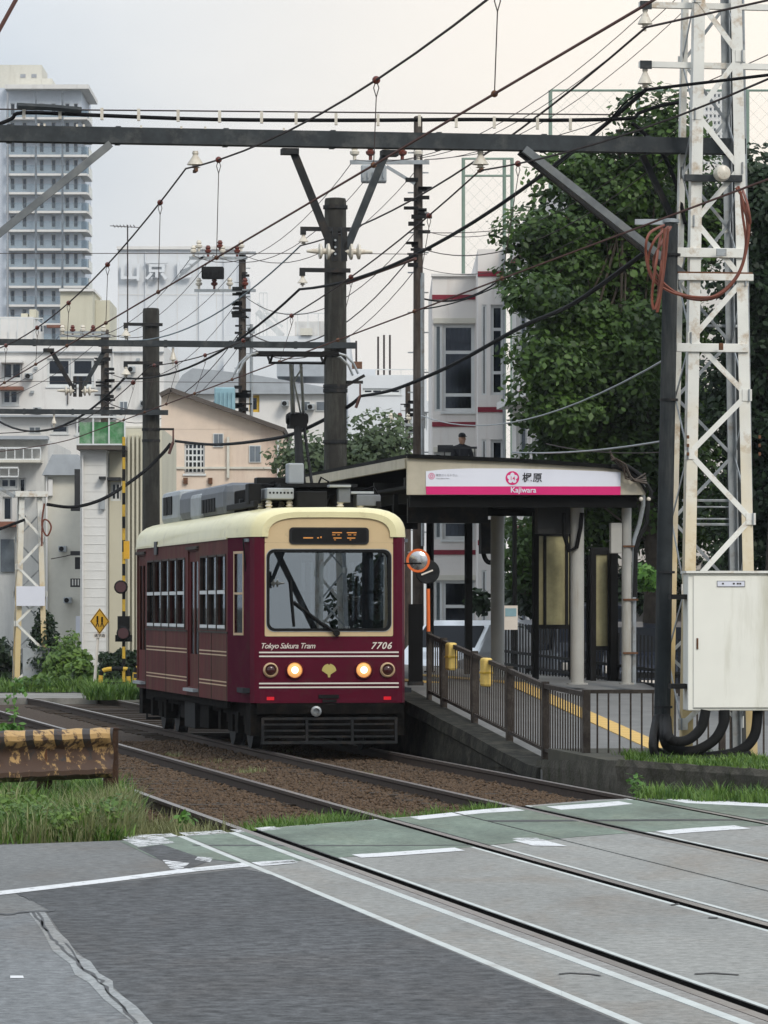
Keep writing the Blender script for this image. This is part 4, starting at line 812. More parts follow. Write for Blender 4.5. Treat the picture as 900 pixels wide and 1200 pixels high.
q = C(T(12.97, 56.9, PH)); column(12.97, 56.9, .065); m = MB(); m.tube([(q.x+.1,q.y,0),(q.x+.1,q.y,1.9),(q.x+.17,q.y,2.1),(q.x+.21,q.y-.05,2.35),(q.x+.2,q.y-.1,2.62)], .03, 8); m.build('drain_pipe', 'galv', can, smooth=True)
for z in (.4,1.1,1.8): m = MB(); m.box(q.x-.06,q.x+.14,q.y-.08,q.y-.05,z,z+.025); m.build('pipe_clip', 'rust', can)
m = MB(); m.box(q.x-.22,q.x-.07,q.y-.05,q.y+.06,1.72,2.12); m.build('switch_box', 'column', can, bevel=.01)
m = MB(); m.tube([C(T(12.12,56.85,3.0)),C(T(12.12,56.85,2.72)),C(T(12.2,56.9,2.5)),C(T(12.3,56.9,2.55)),C(T(12.34,56.85,2.8)),C(T(12.36,56.85,3.0))], .03, 8); m.build('cable_loop', 'canopy_dark', can, smooth=True); m = MB(); m.tube(smoothpts([C(P(567,640,65)),C(P(567,650,65)),C(P(571,658,65)),C(P(577,658,65)),C(P(580,648,65))]), .035, 8); m.build('cable_loop', 'canopy_dark', can, smooth=True)
m = MB(); m.box(C(T(11.8,57,0)).x, C(T(12.25,57,0)).x, C(T(11.8,57.0,0)).y, C(T(11.8,57.2,0)).y, 1.98, 2.4); m.build('speaker_box', 'canopy_under', can)
q = C(P(572, 613, 65)); m = MB(); m.box(q.x-.12,q.x+.2,q.y-.1,q.y+.1,q.z-.45,q.z+.05); m.build('hanging_box', 'steel_dark', can)
# sign on the fascia
def flat_poly(pts, name, mt, y, d, parent): m = MB(); m.prism([(Cp(a, b).x, Cp(a, b).z) for a, b in pts], d, Matrix.Translation((0, y, 0))); return m.build(name, mt, parent)
sg = [(499,552.3),(520,550),(550,548.8),(600,549),(650,550.2),(700,552),(727,553.5)]
s0 = flat_poly(sg+[(727,570),(499,570)], 'sign_board', 'sign_white', -.012, .012, can)
flat_poly([(499,570),(727,570),(727,580),(499.5,579.5)], 'name_stripe', 'magenta', -.012, .012, s0)
def ringm(c, r0, r1, y, n=28):
    m = MB(); vs = [(c[0]+r*math.cos(2*math.pi*i/n), y, c[1]+r*math.sin(2*math.pi*i/n)) for r in (r0, r1) for i in range(n)]
    m.add(vs, [(i, (i+1)%n, n+(i+1)%n, n+i) for i in range(n)]); return m
c = Cp(600.2, 560.3); cc = (c.x, c.z); m = MB(); m.lathe([(.09,0),(.09,.003)], 32, (cc[0], -.0155, cc[1]), 'y'); m.build('emblem_disc', 'magenta', s0, smooth=False)
fl_ = [((.05+.021*abs(math.cos(2.5*(2*math.pi*i/60)))-(.006 if i % 12 == 6 else 0)), 2*math.pi*i/60+math.pi/2) for i in range(60)]
m = MB(); m.prism([(r*math.cos(q), r*math.sin(q)) for r, q in fl_], .002, Matrix.Translation((cc[0], -.018, cc[1]))); m.build('blossom_emblem', 'sign_white', s0)
link('lettering', text_mesh('14', .07, 'magenta', .001, 0, .0006), s0, (cc[0], -.02, cc[1]-.006))
c = Cp(623.5, 560.5); link('lettering', text_mesh('梶原', .128, 'sign_ink', .001, 0, .002, 'CENTER', 1.15), s0, (c.x, -.016, c.z))
c = Cp(613, 574.5); link('lettering', text_mesh('Kajiwara', .098, 'sign_white', .001, 0, .0015), s0, (c.x, -.016, c.z))
c = Cp(505.5, 558); m = ringm((c.x, c.z), .034, .041, -.016, 18); m.v = m.v; m2_ = ringm((c.x, c.z), .014, .022, -.016, 10); m.add(m2_.v, m2_.f); m.build('blossom_emblem', 'magenta', s0)
c = Cp(510.5, 557); link('lettering', text_mesh('東京さくらトラム', .036, 'sign_grey', .001, 0, 0, 'LEFT'), s0, (c.x, -.016, c.z)); c = Cp(510.5, 560.6); link('lettering', text_mesh('Tokyo Sakura Tram', .022, 'sign_grey', .001, 0, 0, 'LEFT'), s0, (c.x, -.016, c.z))
# hanging board and conduit at the gable end
m = MB(); a = Cp(478, 584, 1.2); b = Cp(572, 613, 1.2); m.box(a.x, b.x, a.y, a.y+.08, b.z, a.z); m.build('hanging_board', 'steel_dark', can)
m = MB(); m.box(Cp(478,600).x-.03, Cp(478,600).x+.03, .9, 1.0, 1.2, 2.5); m.build('bracket', 'canopy_dark', can)
m = MB(); m.tube([Cp(*p)+Vector((0,-.05,0)) for p in ((715,547),(735,547),(748,556),(757,568),(762,577),(758,590),(757,612),(748,630),(744,645),(743,700))], .03, 8); m.build('cable_conduit', 'rubber', can, smooth=True)
m = MB()
for s in range(5):
    random.seed(s+3); p = [(713,528+s*3),(720+random.uniform(-4,4),540+random.uniform(-3,3)),(728+random.uniform(-6,6),548+random.uniform(-4,4)),(736+random.uniform(-6,4),558+random.uniform(-3,6)),(745+random.uniform(-5,5),564),(755,555+s*3)]
    m.tube([Cp(*q)+Vector((0,-.08-.02*s,0)) for q in p], .012, 5)
m.build('tangled_cables', 'wood_pole', can, smooth=True)['kind'] = 'stuff'
m = MB()
for x in (750, 759): m.ball(Cp(x, 585)+Vector((0,-.06,0)), .03, 10)
m.build('insulator', 'porcelain', can, smooth=True)
# windbreak walls under the canopy
def screen(name, label, px0, px1, y0, y1, t, mid=()):
    Z = t*CO+12*SI; x0 = P(px0, 0, Z).x; x1 = P(px1, 0, Z).x; z0 = P(0, y1, Z).z; z1 = P(0, y0, Z).z; th = thing(name, label, 'screen', (x0, Z, PH), TH, 'wind screens under the canopy')
    m = MB(); w = x1-x0; z0 -= PH; z1 -= PH
    m.box(-.07, -.0, -.04, .04, -.0, z1+.1); m.box(w, w+.07, -.04, .04, 0, z1+.1); m.box(-.0, w, -.03, .03, z1, z1+.1); m.box(0, w, -.03, .03, z0-.06, z0); m.build('frame', 'fence_black', th)
    for q in mid: m = MB(); m.box(w*q-.02, w*q+.02, -.032, .032, z0, z1); m.build('mullion', 'fence_black', th)
    m = MB(); m.box(0, w, -.012, -.004, z0, z1); m.build('panel', 'poly_yellow', th)
    return th
screen('wind_screen', 'wide wind screen of stained yellowish plastic with dark mullions behind the middle column', 631, 672, 628, 732, 61.5, (.18, .82))
screen('wind_screen', 'narrow wind screen of stained yellowish plastic between two dark posts', 698, 712, 650, 757, 60.0)
for px, w, t, y0 in ((627, .03, 59.5, 600), (672, .05, 61, 612), (692, .05, 60.5, 650), (719, .05, 59.8, 646), (549, .05, 66, 600), (603, .025, 70, 600)):
    Z = t*CO+12*SI; q = P(px, y0, Z); m = MB(); m.box(-w, w, -.06, .06, 0, q.z-PH); o = m.build('post', 'canopy_dark'); o.location = C((q.x, q.y, PH)); o.parent = can
# railing behind the platform
rl = thing('platform_railing', 'black steel railing along the back of the platform', 'railing', T(13.45, 52, .3), TH)
for z in (.55, .35): m = MB(); m.bar((0,0,z), (0,16,z+.24), .04); m.build('rail', 'fence_black', rl)
bm_ = MB(); bm_.box(-.01,.01,-.01,.01,-.5,1.0); bb = bm_.data('baluster', 'fence_black')
for i in range(72): link('baluster', bb, rl, (0, .22*i, .0033*i))
nbq = C(P(592, 738, 66)); m = MB(); m.box(nbq.x-.02, nbq.x+.19, nbq.y, nbq.y+.03, nbq.z, nbq.z+.36); nb = m.build('notice_board', 'print_white', can); m = MB(); m.box(nbq.x+.0, nbq.x+.17, nbq.y-.004, nbq.y-.001, nbq.z+.2, nbq.z+.32); m.build('notice', 'sea_blue', nb)
# dark gate panel at the platform edge, traffic mirror
Zg = 57.5; m = MB(); a = P(479, 708, Zg); b = P(495, 795, Zg); m.box(-.09, .09, -.03, .03, 0, a.z-PH); o = m.build('end_board', 'canopy_dark', None, loc=((a.x+b.x)/2, Zg, PH), rotz=TH)
m = MB(); m.box(-.1, .1, -.04, .04, 0, .05); m.build('foot_plate', 'steel_dark', o); tag(o, 'dark upright board at the end of the platform beside the tram', 'board')
mr_ = thing('traffic_mirror', 'round orange rimmed mirror on a thin post at the platform end', 'mirror', tuple(P(502, 0, 57.8).xy)+(PH,), 0)
ox = -.07
def mp(x, y): q = P(x, y, 57.8); return Vector((q.x-mr_.location.x, 0, q.z-PH))
m = MB(); m.tube([(.0,0,0),(.0,0,.75),(-.005,0,mp(500,690).z)], .025, 8); m.build('post', 'orange', mr_, smooth=True)
m = MB(); q = mp(490, 657); m.lathe([(.02,.05),(.13,.0),(.155,-.02),(.155,-.035),(.135,-.035)], 24, q, 'y'); m.build('rim', 'orange', mr_, smooth=True)
m = MB(); m.lathe([(.134,-.03),(.1,-.045),(.05,-.055),(.01,-.057)], 24, q, 'y'); m.build('mirror_face', 'chrome', mr_, smooth=True)
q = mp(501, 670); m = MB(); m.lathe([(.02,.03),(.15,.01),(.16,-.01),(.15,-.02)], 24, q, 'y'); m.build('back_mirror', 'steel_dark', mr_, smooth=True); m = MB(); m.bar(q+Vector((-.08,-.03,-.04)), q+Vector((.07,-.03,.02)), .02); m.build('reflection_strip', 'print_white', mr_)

# ------------------------------------------------------------------ lattice tower, cabinet, hoses
def lattice_tower(name, label, L, t, z0, top, wb, wt, depth, levels, mt_low='tower_yellow', group=None, ysplit=2.6):
    th = thing(name, label, 'tower', T(L, t, z0), TH, group); H = top-z0
    def w(h): return wb+(wt-wb)*min(1, h/max(.1, 6.0 if H > 6 else H))
    cs = [(-1,-1),(1,-1),(-1,1),(1,1)]
    def pt(c, h): return Vector((c[0]*w(h)/2, c[1]*depth/2*(.5+.5*w(h)/wb), h))
    for c in cs:
        fl2 = c[0]*c[1]
        for a, b, mt in ((0, H, 'tower_leg' if c[0] < 0 or c[1] < 0 else 'galv'),):
            if b-a < .05: continue
            s = .115 if c[1] < 0 else .08; m = MB(); pa, pb = pt(c, a), pt(c, b)
            m.bar(pa-Vector((0,c[1]*.0,0)), pb, s, .010, (0,1,0)) if 0 else None
            x0 = -c[0]
            for (da, db) in (((0,0),(x0*s,0)), ((0,0),(0,-c[1]*s))):
                t_ = .009; pr = [(0,0),(x0*s,0),(x0*s,-c[1]*t_),(0,-c[1]*t_)] if db[0] else [(0,-c[1]*t_-c[1]*.0005),(x0*t_,-c[1]*t_-c[1]*.0005),(x0*t_,-c[1]*s),(0,-c[1]*s)]
                vs = [p+Vector((q[0],q[1],0)) for p in (pa, pb) for q in pr]; m.add(vs, [(0,1,2,3),(7,6,5,4),(0,4,5,1),(1,5,6,2),(2,6,7,3),(3,7,4,0)])
            m.build('leg', mt, th)
    hs = levels
    for face in range(4):
        a_, b_ = [(cs[0],cs[1]),(cs[2],cs[3]),(cs[0],cs[2]),(cs[1],cs[3])][face]
        for i, (h0, h1) in enumerate(zip(hs, hs[1:])):
            p, q = (a_, b_) if (i+face) % 2 == 0 else (b_, a_)
            off = Vector((0, (-.012 if face == 0 else .012) if face < 2 else 0, 0)) if face < 2 else Vector(((-.012 if face == 2 else .012), 0, 0))
            m = MB(); m.bar(pt(p, h0)+off, pt(q, h1)+off, .056 if face == 0 else .032, .008, (0,1,0) if face < 2 else (1,0,0)); m.build('brace', 'tower_white' if face in (0,) else 'galv', th)
            m = MB(); g = pt(p, h0)+off*1.6; m.box(g.x-.05, g.x+.05, g.y-.006, g.y+.006, g.z-.06, g.z+.06) if face < 2 else m.box(g.x-.006, g.x+.006, g.y-.05, g.y+.05, g.z-.06, g.z+.06); m.build('gusset', 'tower_white' if face in (0,1) else 'galv', th)
    return th, pt
TWL, TWT, TWZ = 11.05, 44.55, .22
ZT_ = TWL*SI+TWT*CO
lv = [.35, 1.05, 1.72, 2.45, 3.12, 3.72, 4.3, 4.9, 5.5, 6.05, 6.6, 7.2, 7.8, 8.4]
tower, tpt = lattice_tower('lattice_tower', 'tall white lattice steel tower with rust stains carrying the overhead line beam at the right', TWL, TWT, TWZ, 9.0, .80, .46, .72, lv, group=None, ysplit=2.9)
tinv = (Matrix.Translation(T(TWL, TWT, TWZ)) @ Matrix.Rotation(TH, 4, 'Z')).inverted()
def Tp(x, y, dy=-.4): q = P(x, y, ZT_+dy); return tinv @ q
def plate(x0, y0, x1, y1, mt='tower_white', dy=-.42, d=.06, name='plate'):
    a = Tp(x0, y0, dy); b = Tp(x1, y1, dy); m = MB(); m.box(a.x, b.x, a.y, a.y+d, b.z, a.z); return m.build(name, mt, tower, bevel=.004)
plate(793, 402, 881, 412, 'tower_white'); plate(795, 320, 887, 328, 'tower_white'); plate(792, 290, 875, 301, 'tower_white'); plate(803, 204, 873, 212, 'beam_grey'); plate(806, 380, 868, 383, 'galv', .35, .03)
plate(800, 585, 862, 588, 'galv', .35, .03); plate(800, 593, 862, 595, 'galv', .35, .03); plate(800, 607, 862, 609, 'galv', .35, .03); plate(800, 613, 862, 616, 'galv', .35, .03)
plate(794, 318, 886, 320.5, 'rust', -.41, .3); plate(840, 291, 852, 300, 'galv', -.46, .03); plate(843, 402, 848, 410, 'rust', -.46, .03)
for y in (510, 520, 530): 
    for x in (805, 889): plate(x, y, x+3, y+4, 'rust', -.45, .02, 'bolt')
q = Tp(846, 203, -.5); m = MB(); m.lathe([(.02,-.1),(.07,-.08),(.085,-.03),(.085,.03),(.07,.07),(.02,.08)], 16, q, 'y'); m.build('guy_insulator', 'porcelain', tower, smooth=True)
def insulator(parent, top, h, r=.09, name='insulator'):
    m = MB(); x, y, z = top
    m.lathe([(r*.32,0),(r*.4,-h*.12),(r*.3,-h*.2),(r*.55,-h*.38),(r*.62,-h*.42),(r*1.0,-h*.66),(r*1.02,-h*.70),(r*.4,-h*.72),(r*.35,-h*.8),(r*.62,-h*.84),(r*.2,-h*.88),(r*.2,-h)], 16, (x, y, z)); return m.build(name, 'porcelain', parent, smooth=True)
for y in (5, 75):                                      # crossarms carrying the feeders
    a = Tp(750, y, -.3); b = Tp(985, y, -.3); m = MB(); m.box(a.x, b.x, a.y, a.y+.07, a.z-.03, a.z+.03); ca = m.build('crossarm', 'tower_white', tower); m = MB(); m.box(a.x, a.x+.12, a.y-.02, a.y, a.z-.05, a.z+.035); m.build('arm_plate', 'beam_grey', ca)
    insulator(ca, (a.x+.06, a.y+.03, a.z-.03), .24, .075)
cb = thing('equipment_cabinet', 'cream steel equipment cabinet hung on the front of the lattice tower', 'cabinet', tuple(P(806, 0, 44.55).xy)+(P(0, 833, 44.55).z,), R(3))
sc_ = 44.6/FPX; Wc, Hc = 108*sc_, 161*sc_
m = MB(); m.box(0, Wc, 0, .42, 0, Hc); m.build('cabinet_body', 'box_cream', cb, bevel=.012)
m = MB(); m.box(.055, Wc-.02, -.018, -.001, .03, Hc-.03); dr = m.build('cabinet_door', 'box_cream', cb, bevel=.006)
m = MB(); m.box(-.02, Wc+.02, -.04, .45, Hc+.001, Hc+.025); m.build('top_flange', 'tower_white', cb)
m = MB(); x0 = 34*sc_; m.box(x0, x0+33*sc_, -.024, -.019, Hc-.135, Hc-.075); pl_ = m.build('name_plate', 'sign_white', dr)
m = MB()
for (a, b, c_, d_) in ((x0, x0+33*sc_, -.135, -.131), (x0, x0+33*sc_, -.079, -.075), (x0, x0+.004, -.131, -.079), (x0+33*sc_-.004, x0+33*sc_, -.131, -.079)): m.box(a, b, -.0265, -.0245, Hc+c_, Hc+d_)
for a in (.05, .16, .2, .225): m.box(x0+a, x0+a+.02, -.0265, -.0245, Hc-.112, Hc-.096)
m.build('plate_print', 'fence_brown', pl_)
m = MB(); m.box(.085, .103, -.028, -.019, .62, .73); m.build('door_handle', 'rust', dr)
for z, w in ((.22, .16), (1.12, .16)): m = MB(); m.box(-w, .0, .05, .3, z, z+.05); m.build('bracket', 'iron', cb)
# hoses and dark pole
DPZ = 45.3; dp = thing('cable_pole', 'dark round cable pole with pipes standing left of the white tower', 'pole', tuple(P(779, 0, DPZ).xy)+(.22,), 0)
x0, y0 = dp.location.x, dp.location.y
def dpp(x, y, dy=0): q = P(x, y, DPZ+dy); return Vector((q.x-x0, q.y-y0, q.z-.22))
m = MB(); m.tube([dpp(776, 842), dpp(779, 640), dpp(784, 400), dpp(786, 262)], .085, 14, .075); m.build('pole_shaft', 'dark_pole', dp, smooth=True)
m = MB(); m.lathe([(.09,0),(.09,.03),(.05,.04)], 14, dpp(786, 261)); m.build('pole_cap', 'galv', dp, smooth=True)
for y in (300, 470, 672, 830): q = dpp(777+(842-y)*.018, y); m = MB(); m.lathe([(.095,0),(.095,.025)], 14, q); m.build('clamp', 'steel_dark', dp)
m = MB(); m.box(*sorted((dpp(744,0).x, dpp(785,0).x)), -.03, .03, dpp(0,261).z-.02, dpp(0,257).z); m.build('top_arm', 'galv', dp)
hs_ = [[(771,842),(767,862),(768,880),(790,887),(830,887),(866,880),(884,862),(888,832)], [(776,842),(778,864),(786,877),(812,880),(836,868),(848,848),(849,832)], [(781,842),(783,862),(792,869),(808,866),(822,852),(827,832)],[(769,842),(765,868),(770,886),(800,891),(850,890),(880,884)]]
for i, h in enumerate(hs_):
    m = MB(); pts = [P(x, y, 44.7-.13*i if j else 45.2) for j, (x, y) in enumerate(h)]
    # smooth through the points
    q = []
    for j in range(len(pts)-1):
        p0_, p1_, p2_, p3_ = pts[max(j-1,0)], pts[j], pts[j+1], pts[min(j+2,len(pts)-1)]
        for k in range(6):
            u = k/6; q.append(.5*((2*p1_)+(-p0_+p2_)*u+(2*p0_-5*p1_+4*p2_-p3_)*u*u+(-p0_+3*p1_-3*p2_+p3_)*u**3))
    q.append(pts[-1]); m.tube(q, .052 if i < 3 else .04, 12); o = m.build('cable_hose', 'rubber', smooth=True)
    tag(o, ['thick black hose making the lowest wide loop to the right end of the cabinet', 'thick black hose making the middle loop under the cabinet', 'thick black hose making the smallest loop under the cabinet', 'black hose lying on the ground below the loops'][i], 'hose', 'black hoses between the cable pole and the cabinet')
loops = [[(783,266),(768,280),(760,300),(762,318),(776,334),(800,345),(828,349),(848,340),(864,322),(873,298),(876,268),(872,240),(865,218)],
         [(786,266),(775,285),(766,305),(770,322),(785,338),(808,350),(835,350),(855,336),(868,315),(874,285),(870,250),(868,225)],
         [(778,264),(760,275),(757,300),(764,326),(782,340),(805,347),(838,347),(860,330),(872,305),(878,262),(869,230),(862,220)],
         [(780,268),(776,300),(772,340),(770,366),(774,345),(780,300),(783,268)], [(776,268),(770,300),(764,345),(767,362),(775,330),(779,268)],[(870,222),(876,240),(879,262),(872,245),(868,225)]]
for i, lp in enumerate(loops):
    m = MB(); m.tube(smoothpts([P(x, y, 44.2-.04*i+(0.6 if j in (0,) else 0)) for j, (x, y) in enumerate(lp)]), .014, 6); o = m.build('insulated_cable', 'orange_hose', smooth=True)
    tag(o, ['brown insulated cable making the lowest of the three wide loops round the tower','brown insulated cable making the middle of the three wide loops round the tower','brown insulated cable making the tightest of the three wide loops round the tower','longer brown cable coil hanging straight down beside the top of the dark pole','shorter brown cable coil hanging by the top of the dark pole','short brown cable bundle tied at the right side of the tower'][i], 'cable', 'brown cables looped round the tower')
# dark round pole behind the tower
m = MB(); a = P(870, 700, 47.2); b = P(856, -40, 47.2); m.tube([Vector((a.x, a.y, 0)), b], .125, 14, .10); o = m.build('utility_pole', 'dark_pole', smooth=True); m = MB(); m.tube([Vector((a.x+.13, a.y-.05, .2)), b+Vector((.12,-.05,0))], .02, 6); m.build('conduit', 'galv', o); tag(o, 'dark grey pole rising directly behind the white lattice tower', 'pole')
# ------------------------------------------------------------------ overhead line supports
def gantry_beam(name, label, t, H, L0, L1, w, lum):
    th = thing(name, label, 'beam', T(L0, t, H), TH); n = L1-L0
    for dy in (-w/2, w/2):
        m = MB(); d = -1 if dy < 0 else 1
        m.box(0, n, min(dy, dy+d*.01), max(dy, dy+d*.01), -w/2, w/2); m.box(0, n, min(dy-d*w*.4, dy), max(dy-d*w*.4, dy), w/2-.012, w/2+.001); m.box(0, n, min(dy-d*w*.4, dy), max(dy-d*w*.4, dy), -w/2-.001, -w/2+.012)
        m.build('channel', 'beam_grey', th)
    m = MB(); x = .4
    while x < n-.2: m.box(x, x+.05, -w/2+.012, w/2-.012, w/2+.002, w/2+.012); m.box(x, x+.05, -w/2+.012, w/2-.012, -w/2-.012, -w/2-.002); x += 1.1
    m.build('batten', 'beam_grey', th)['kind'] = 'stuff'
    return th
def hanger(parent, cx, drop, half, w, y=0.0):           # V shaped hanger under a beam, in beam coordinates
    for s in (-1, 1):
        m = MB(); m.bar((cx+s*half, y, -.12), (cx+s*.07, y, -drop), w, w*.8, (0,1,0)); m.build('hanger_arm', 'beam_grey' if s > 0 else 'steel_dark', parent)
        m = MB(); m.box(*sorted((cx+s*half-.0-s*.05, cx+s*(half+.12))), y-.08, y+.08, -.16, -.1); m.build('hanger_plate', 'steel_dark', parent)
    m = MB(); m.box(cx-.075, cx-.02, y-.03, y+.03, -drop-.12, -drop+.22); m.box(cx+.02, cx+.075, y-.03, y+.03, -drop-.12, -drop+.22); g = m.build('hanger_strap', 'steel_dark', parent)
    for z in (0,.07,.14): m = MB(); m.lathe([(.012,-.045),(.012,-.03)], 8, (cx-.05, y, -drop-.05+z), 'y'); m.build('bolt', 'galv', g)
    for s in (-1, 1):
        m = MB(); m.lathe([(.03,s*.05),(.035,s*.09),(.085,s*.11),(.085,s*.13),(.03,s*.14),(.03,s*.17),(.08,s*.19),(.08,s*.21),(.03,s*.22),(.015,s*.34)], 14, (cx, y, -drop-.02), 'x'); m.build('strain_insulator', 'porcelain', parent, smooth=True)
G1T, G1H = 44.76, 6.54
g1 = gantry_beam('gantry_beam', 'heavy grey steel beam crossing high over both tracks in front of the tram', G1T, G1H, 2.3, 11.45, .16, 1)
hanger(g1, tAt and (7.2-2.3), 1.12, .48, .075)
def gx(L): return L-2.3
def bx(x, y, t=G1T):                                    # pixel on the gantry plane in beam coordinates
    k = (x-CX)/FPX; L = t*(k*CO+SI)/(CO-k*SI); Z = L*SI+t*CO; return Vector((L-2.3, 0, CH+(HY-y)/FPX*Z-G1H))
for dy in (-.11, .12):
    m = MB(); a, b = bx(612, 176), bx(797, 322); m.bar(a+Vector((0,dy,0)), b+Vector((0,dy,0)), .075, .075, (0,1,0)); m.build('brace', 'brace_grey' if dy < 0 else 'steel_dark', g1)
    m = MB(); a, b = bx(128, 170), bx(-122, 371); m.bar(a+Vector((0,dy,0)), b+Vector((0,dy,0)), .075, .075, (0,1,0)); m.build('brace', 'brace_grey' if dy < 0 else 'steel_dark', g1)
m = MB(); m.bar(bx(760, 178)+Vector((0,.3,0)), bx(803, 268)+Vector((0,.3,0)), .06); m.build('stay', 'steel_dark', g1)
for x in (229, 563):
    p = bx(x, 177); insulator(g1, (p.x, 0, p.z), .2, .085); m = MB(); m.bar((p.x, -.1, p.z-.2), (p.x, .1, p.z-.2), .03); m.build('wire_clamp', 'rust', g1)
m = MB()
for x in (43, 50, 88, 96, 163, 210, 238, 330): m.box(bx(x,0).x, bx(x,0).x+.02, -.1, -.085, .075, .1)
m.build('clip', 'porcelain', g1)['kind'] = 'stuff'
# left tower, mostly outside the picture
lt, _ = lattice_tower('lattice_tower', 'white lattice tower outside the left edge holding the end of the big beam', 2.35, 44.7, -.1, 7.2, .80, .46, .72, lv[:10], ysplit=2.9)
# feeder cable with clips above the beam
def cable(name, label, pts, r, mt='cable', sag=0, n=6, group=None, k=16, cat='wire'):
    r *= .78
    if sag and len(pts) == 2: a, b = Vector(pts[0]), Vector(pts[1]); pts = [a.lerp(b, i/k)-Vector((0,0,4*sag*(i/k)*(1-i/k))) for i in range(k+1)]
    m = MB(); m.tube(pts, r, n); o = m.build(name, mt, smooth=True); tag(o, label, cat, group); return o
up = [(-60,170),(0,148),(14,142),(28,135),(110,138),(250,143),(420,144),(560,143),(640,144),(735,142),(748,136),(770,128),(800,122)]
cb1 = cable('feeder_cable', 'black cable bundle carried on white clips just above the big beam', smoothpts([P(x, y-3, 45.0+(x+60)*.0018) for x, y in up], 4), .028, cat='cable')
m = MB()
for x in range(28, 700, 46):
    y = 127+(x-28)*.022; p = P(x+random.uniform(-4,4), y, 45.0+(x+60)*.0018-.04); m.box(p.x-.015, p.x+.015, p.y-.03, p.y+.03, p.z-.10, p.z+.02)
m.build('cable_clip', 'porcelain', cb1)['kind'] = 'stuff'
m = MB(); m.tube([P(0+x, 128+x*.009, 45.0+(x+60)*.0018) for x in range(-60, 760, 60)], .008, 5); m.build('carrier_wire', 'wire', cb1)
m = MB(); m.tube([P(20,124,45),P(60,126,45.1),P(95,129,45.2)], .035, 6); m.build('splice_sleeve', 'beam_grey', cb1)
cable('feeder_cable', 'black cable dropping from the big beam into the foliage left of the tower', smoothpts([P(740,145,46.2),P(748,150,46.2),P(775,178,46.2),(P(792,215,46.1)),P(803,262,46)]), .03, cat='cable')
# concrete poles of the next gantries
def conc_pole(px, t, L, ytop, r, label):
    Z = L*SI+t*CO; b = T(L, t, -.1); th = thing('concrete_pole', label, 'pole', b, TH, 'round concrete poles along the platform side'); ztop = CH+(HY-ytop)/FPX*Z+.1
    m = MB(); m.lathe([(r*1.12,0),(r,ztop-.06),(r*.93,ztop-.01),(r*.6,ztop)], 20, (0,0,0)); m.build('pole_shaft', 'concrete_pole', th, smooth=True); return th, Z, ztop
PL = 11.85
cp1, Z1, _ = conc_pole(393, tAt(393, PL), PL, 232, .185, 'thick dark round concrete pole rising right behind the tram beside the pantograph')
cp2, Z2, _ = conc_pole(177, tAt(177, PL), PL, 361, .19, 'dark round concrete pole behind the rear end of the tram')
def pole_fit(cp, Z, items):
    b = cp.location
    def q(x, y): p = P(x, y, Z); return Vector(((p.x-b.x)/CO, 0, p.z-b.z))
    for kind, *a in items:
        if kind == 'arm': (x0, x1, y) = a; m = MB(); s, e = q(x0, y), q(x1, y); m.box(s.x, e.x, -.25, -.19, s.z-.035, s.z+.035); ar = m.build('crossarm', 'steel_dark', cp); m = MB(); m.box(s.x, s.x+.09, -.26, -.18, s.z-.1, s.z-.03); m.build('arm_end', 'steel_dark', ar); insulator(ar, (s.x+.05, -.22, s.z-.08), .2*Z/75, .085*Z/75)
        if kind == 'band': m = MB(); s = q(a[0], a[1]); m.lathe([(.21,0),(.21,.06)], 20, (0,0,s.z)); m.build('band', 'steel_dark', cp)
pole_fit(cp1, Z1, [('arm', 350, 410, 270), ('arm', 349, 408, 318), ('band', 393, 245), ('band', 393, 460), ('band', 393, 455), ('band', 393, 520)])
pole_fit(cp2, Z2, [('arm', 144, 189, 381), ('arm', 144, 189, 426), ('band', 177, 440), ('band', 177, 482), ('band', 177, 505), ('band', 177, 518)])
m = MB(); m.box(-.28,.28,-.23,-.2, 0,.03)
# gantries 2 and 3
t2 = tAt(393, PL); t3 = tAt(177, PL)
def gH(x, y, t, L): Z = L*SI+t*CO; return CH+(HY-y)/FPX*Z
H2 = gH(393, 406, t2, PL); H3 = gH(177, 484, t3, PL)
g2 = gantry_beam('gantry_beam', 'second dark beam over the tracks, ending at the pole behind the tram', t2-.3, H2, 3.0, PL+.3, .10, 0); hanger(g2, 7.45-3.0, .78, .45, .07)
g3 = gantry_beam('gantry_beam', 'third and lowest dark beam, ending at the pole behind the rear of the tram', t3-.3, H3, 3.0, PL+.35, .11, 0)
p = PL; insulator(g2, (9.05-3.0, 0, -.06), .3, .06); insulator(g3, (9.6-3, 0, -.06), .3, .06)
for tt_, hh_, lb_ in ((t2-.3, H2, 'second'), (t3-.3, H3, 'third')):
    b_ = T(3.0, tt_+.18, -.1); cp_ = thing('concrete_pole', 'round concrete pole left of the tracks holding the %s beam' % lb_, 'pole', b_, TH); m = MB(); m.lathe([(.2,0),(.17,hh_+.9),(.1,hh_+.95)], 16); m.build('pole_shaft', 'concrete_pole', cp_, smooth=True)
# pull-off brackets on the poles
for th, Z, x0, y0, x1, y1 in ((cp1, Z1, 405, 448, 424, 448), (cp1, Z1, 405, 452, 426, 440), (cp2, Z2, 186, 503, 203, 503)):
    b = th.location; a, c = P(x0, y0, Z), P(x1, y1, Z); m = MB(); m.bar(((a.x-b.x)/CO, -.1, a.z-b.z), ((c.x-b.x)/CO, -.1, c.z-b.z), .05); m.build('bracket', 'steel_dark', th)
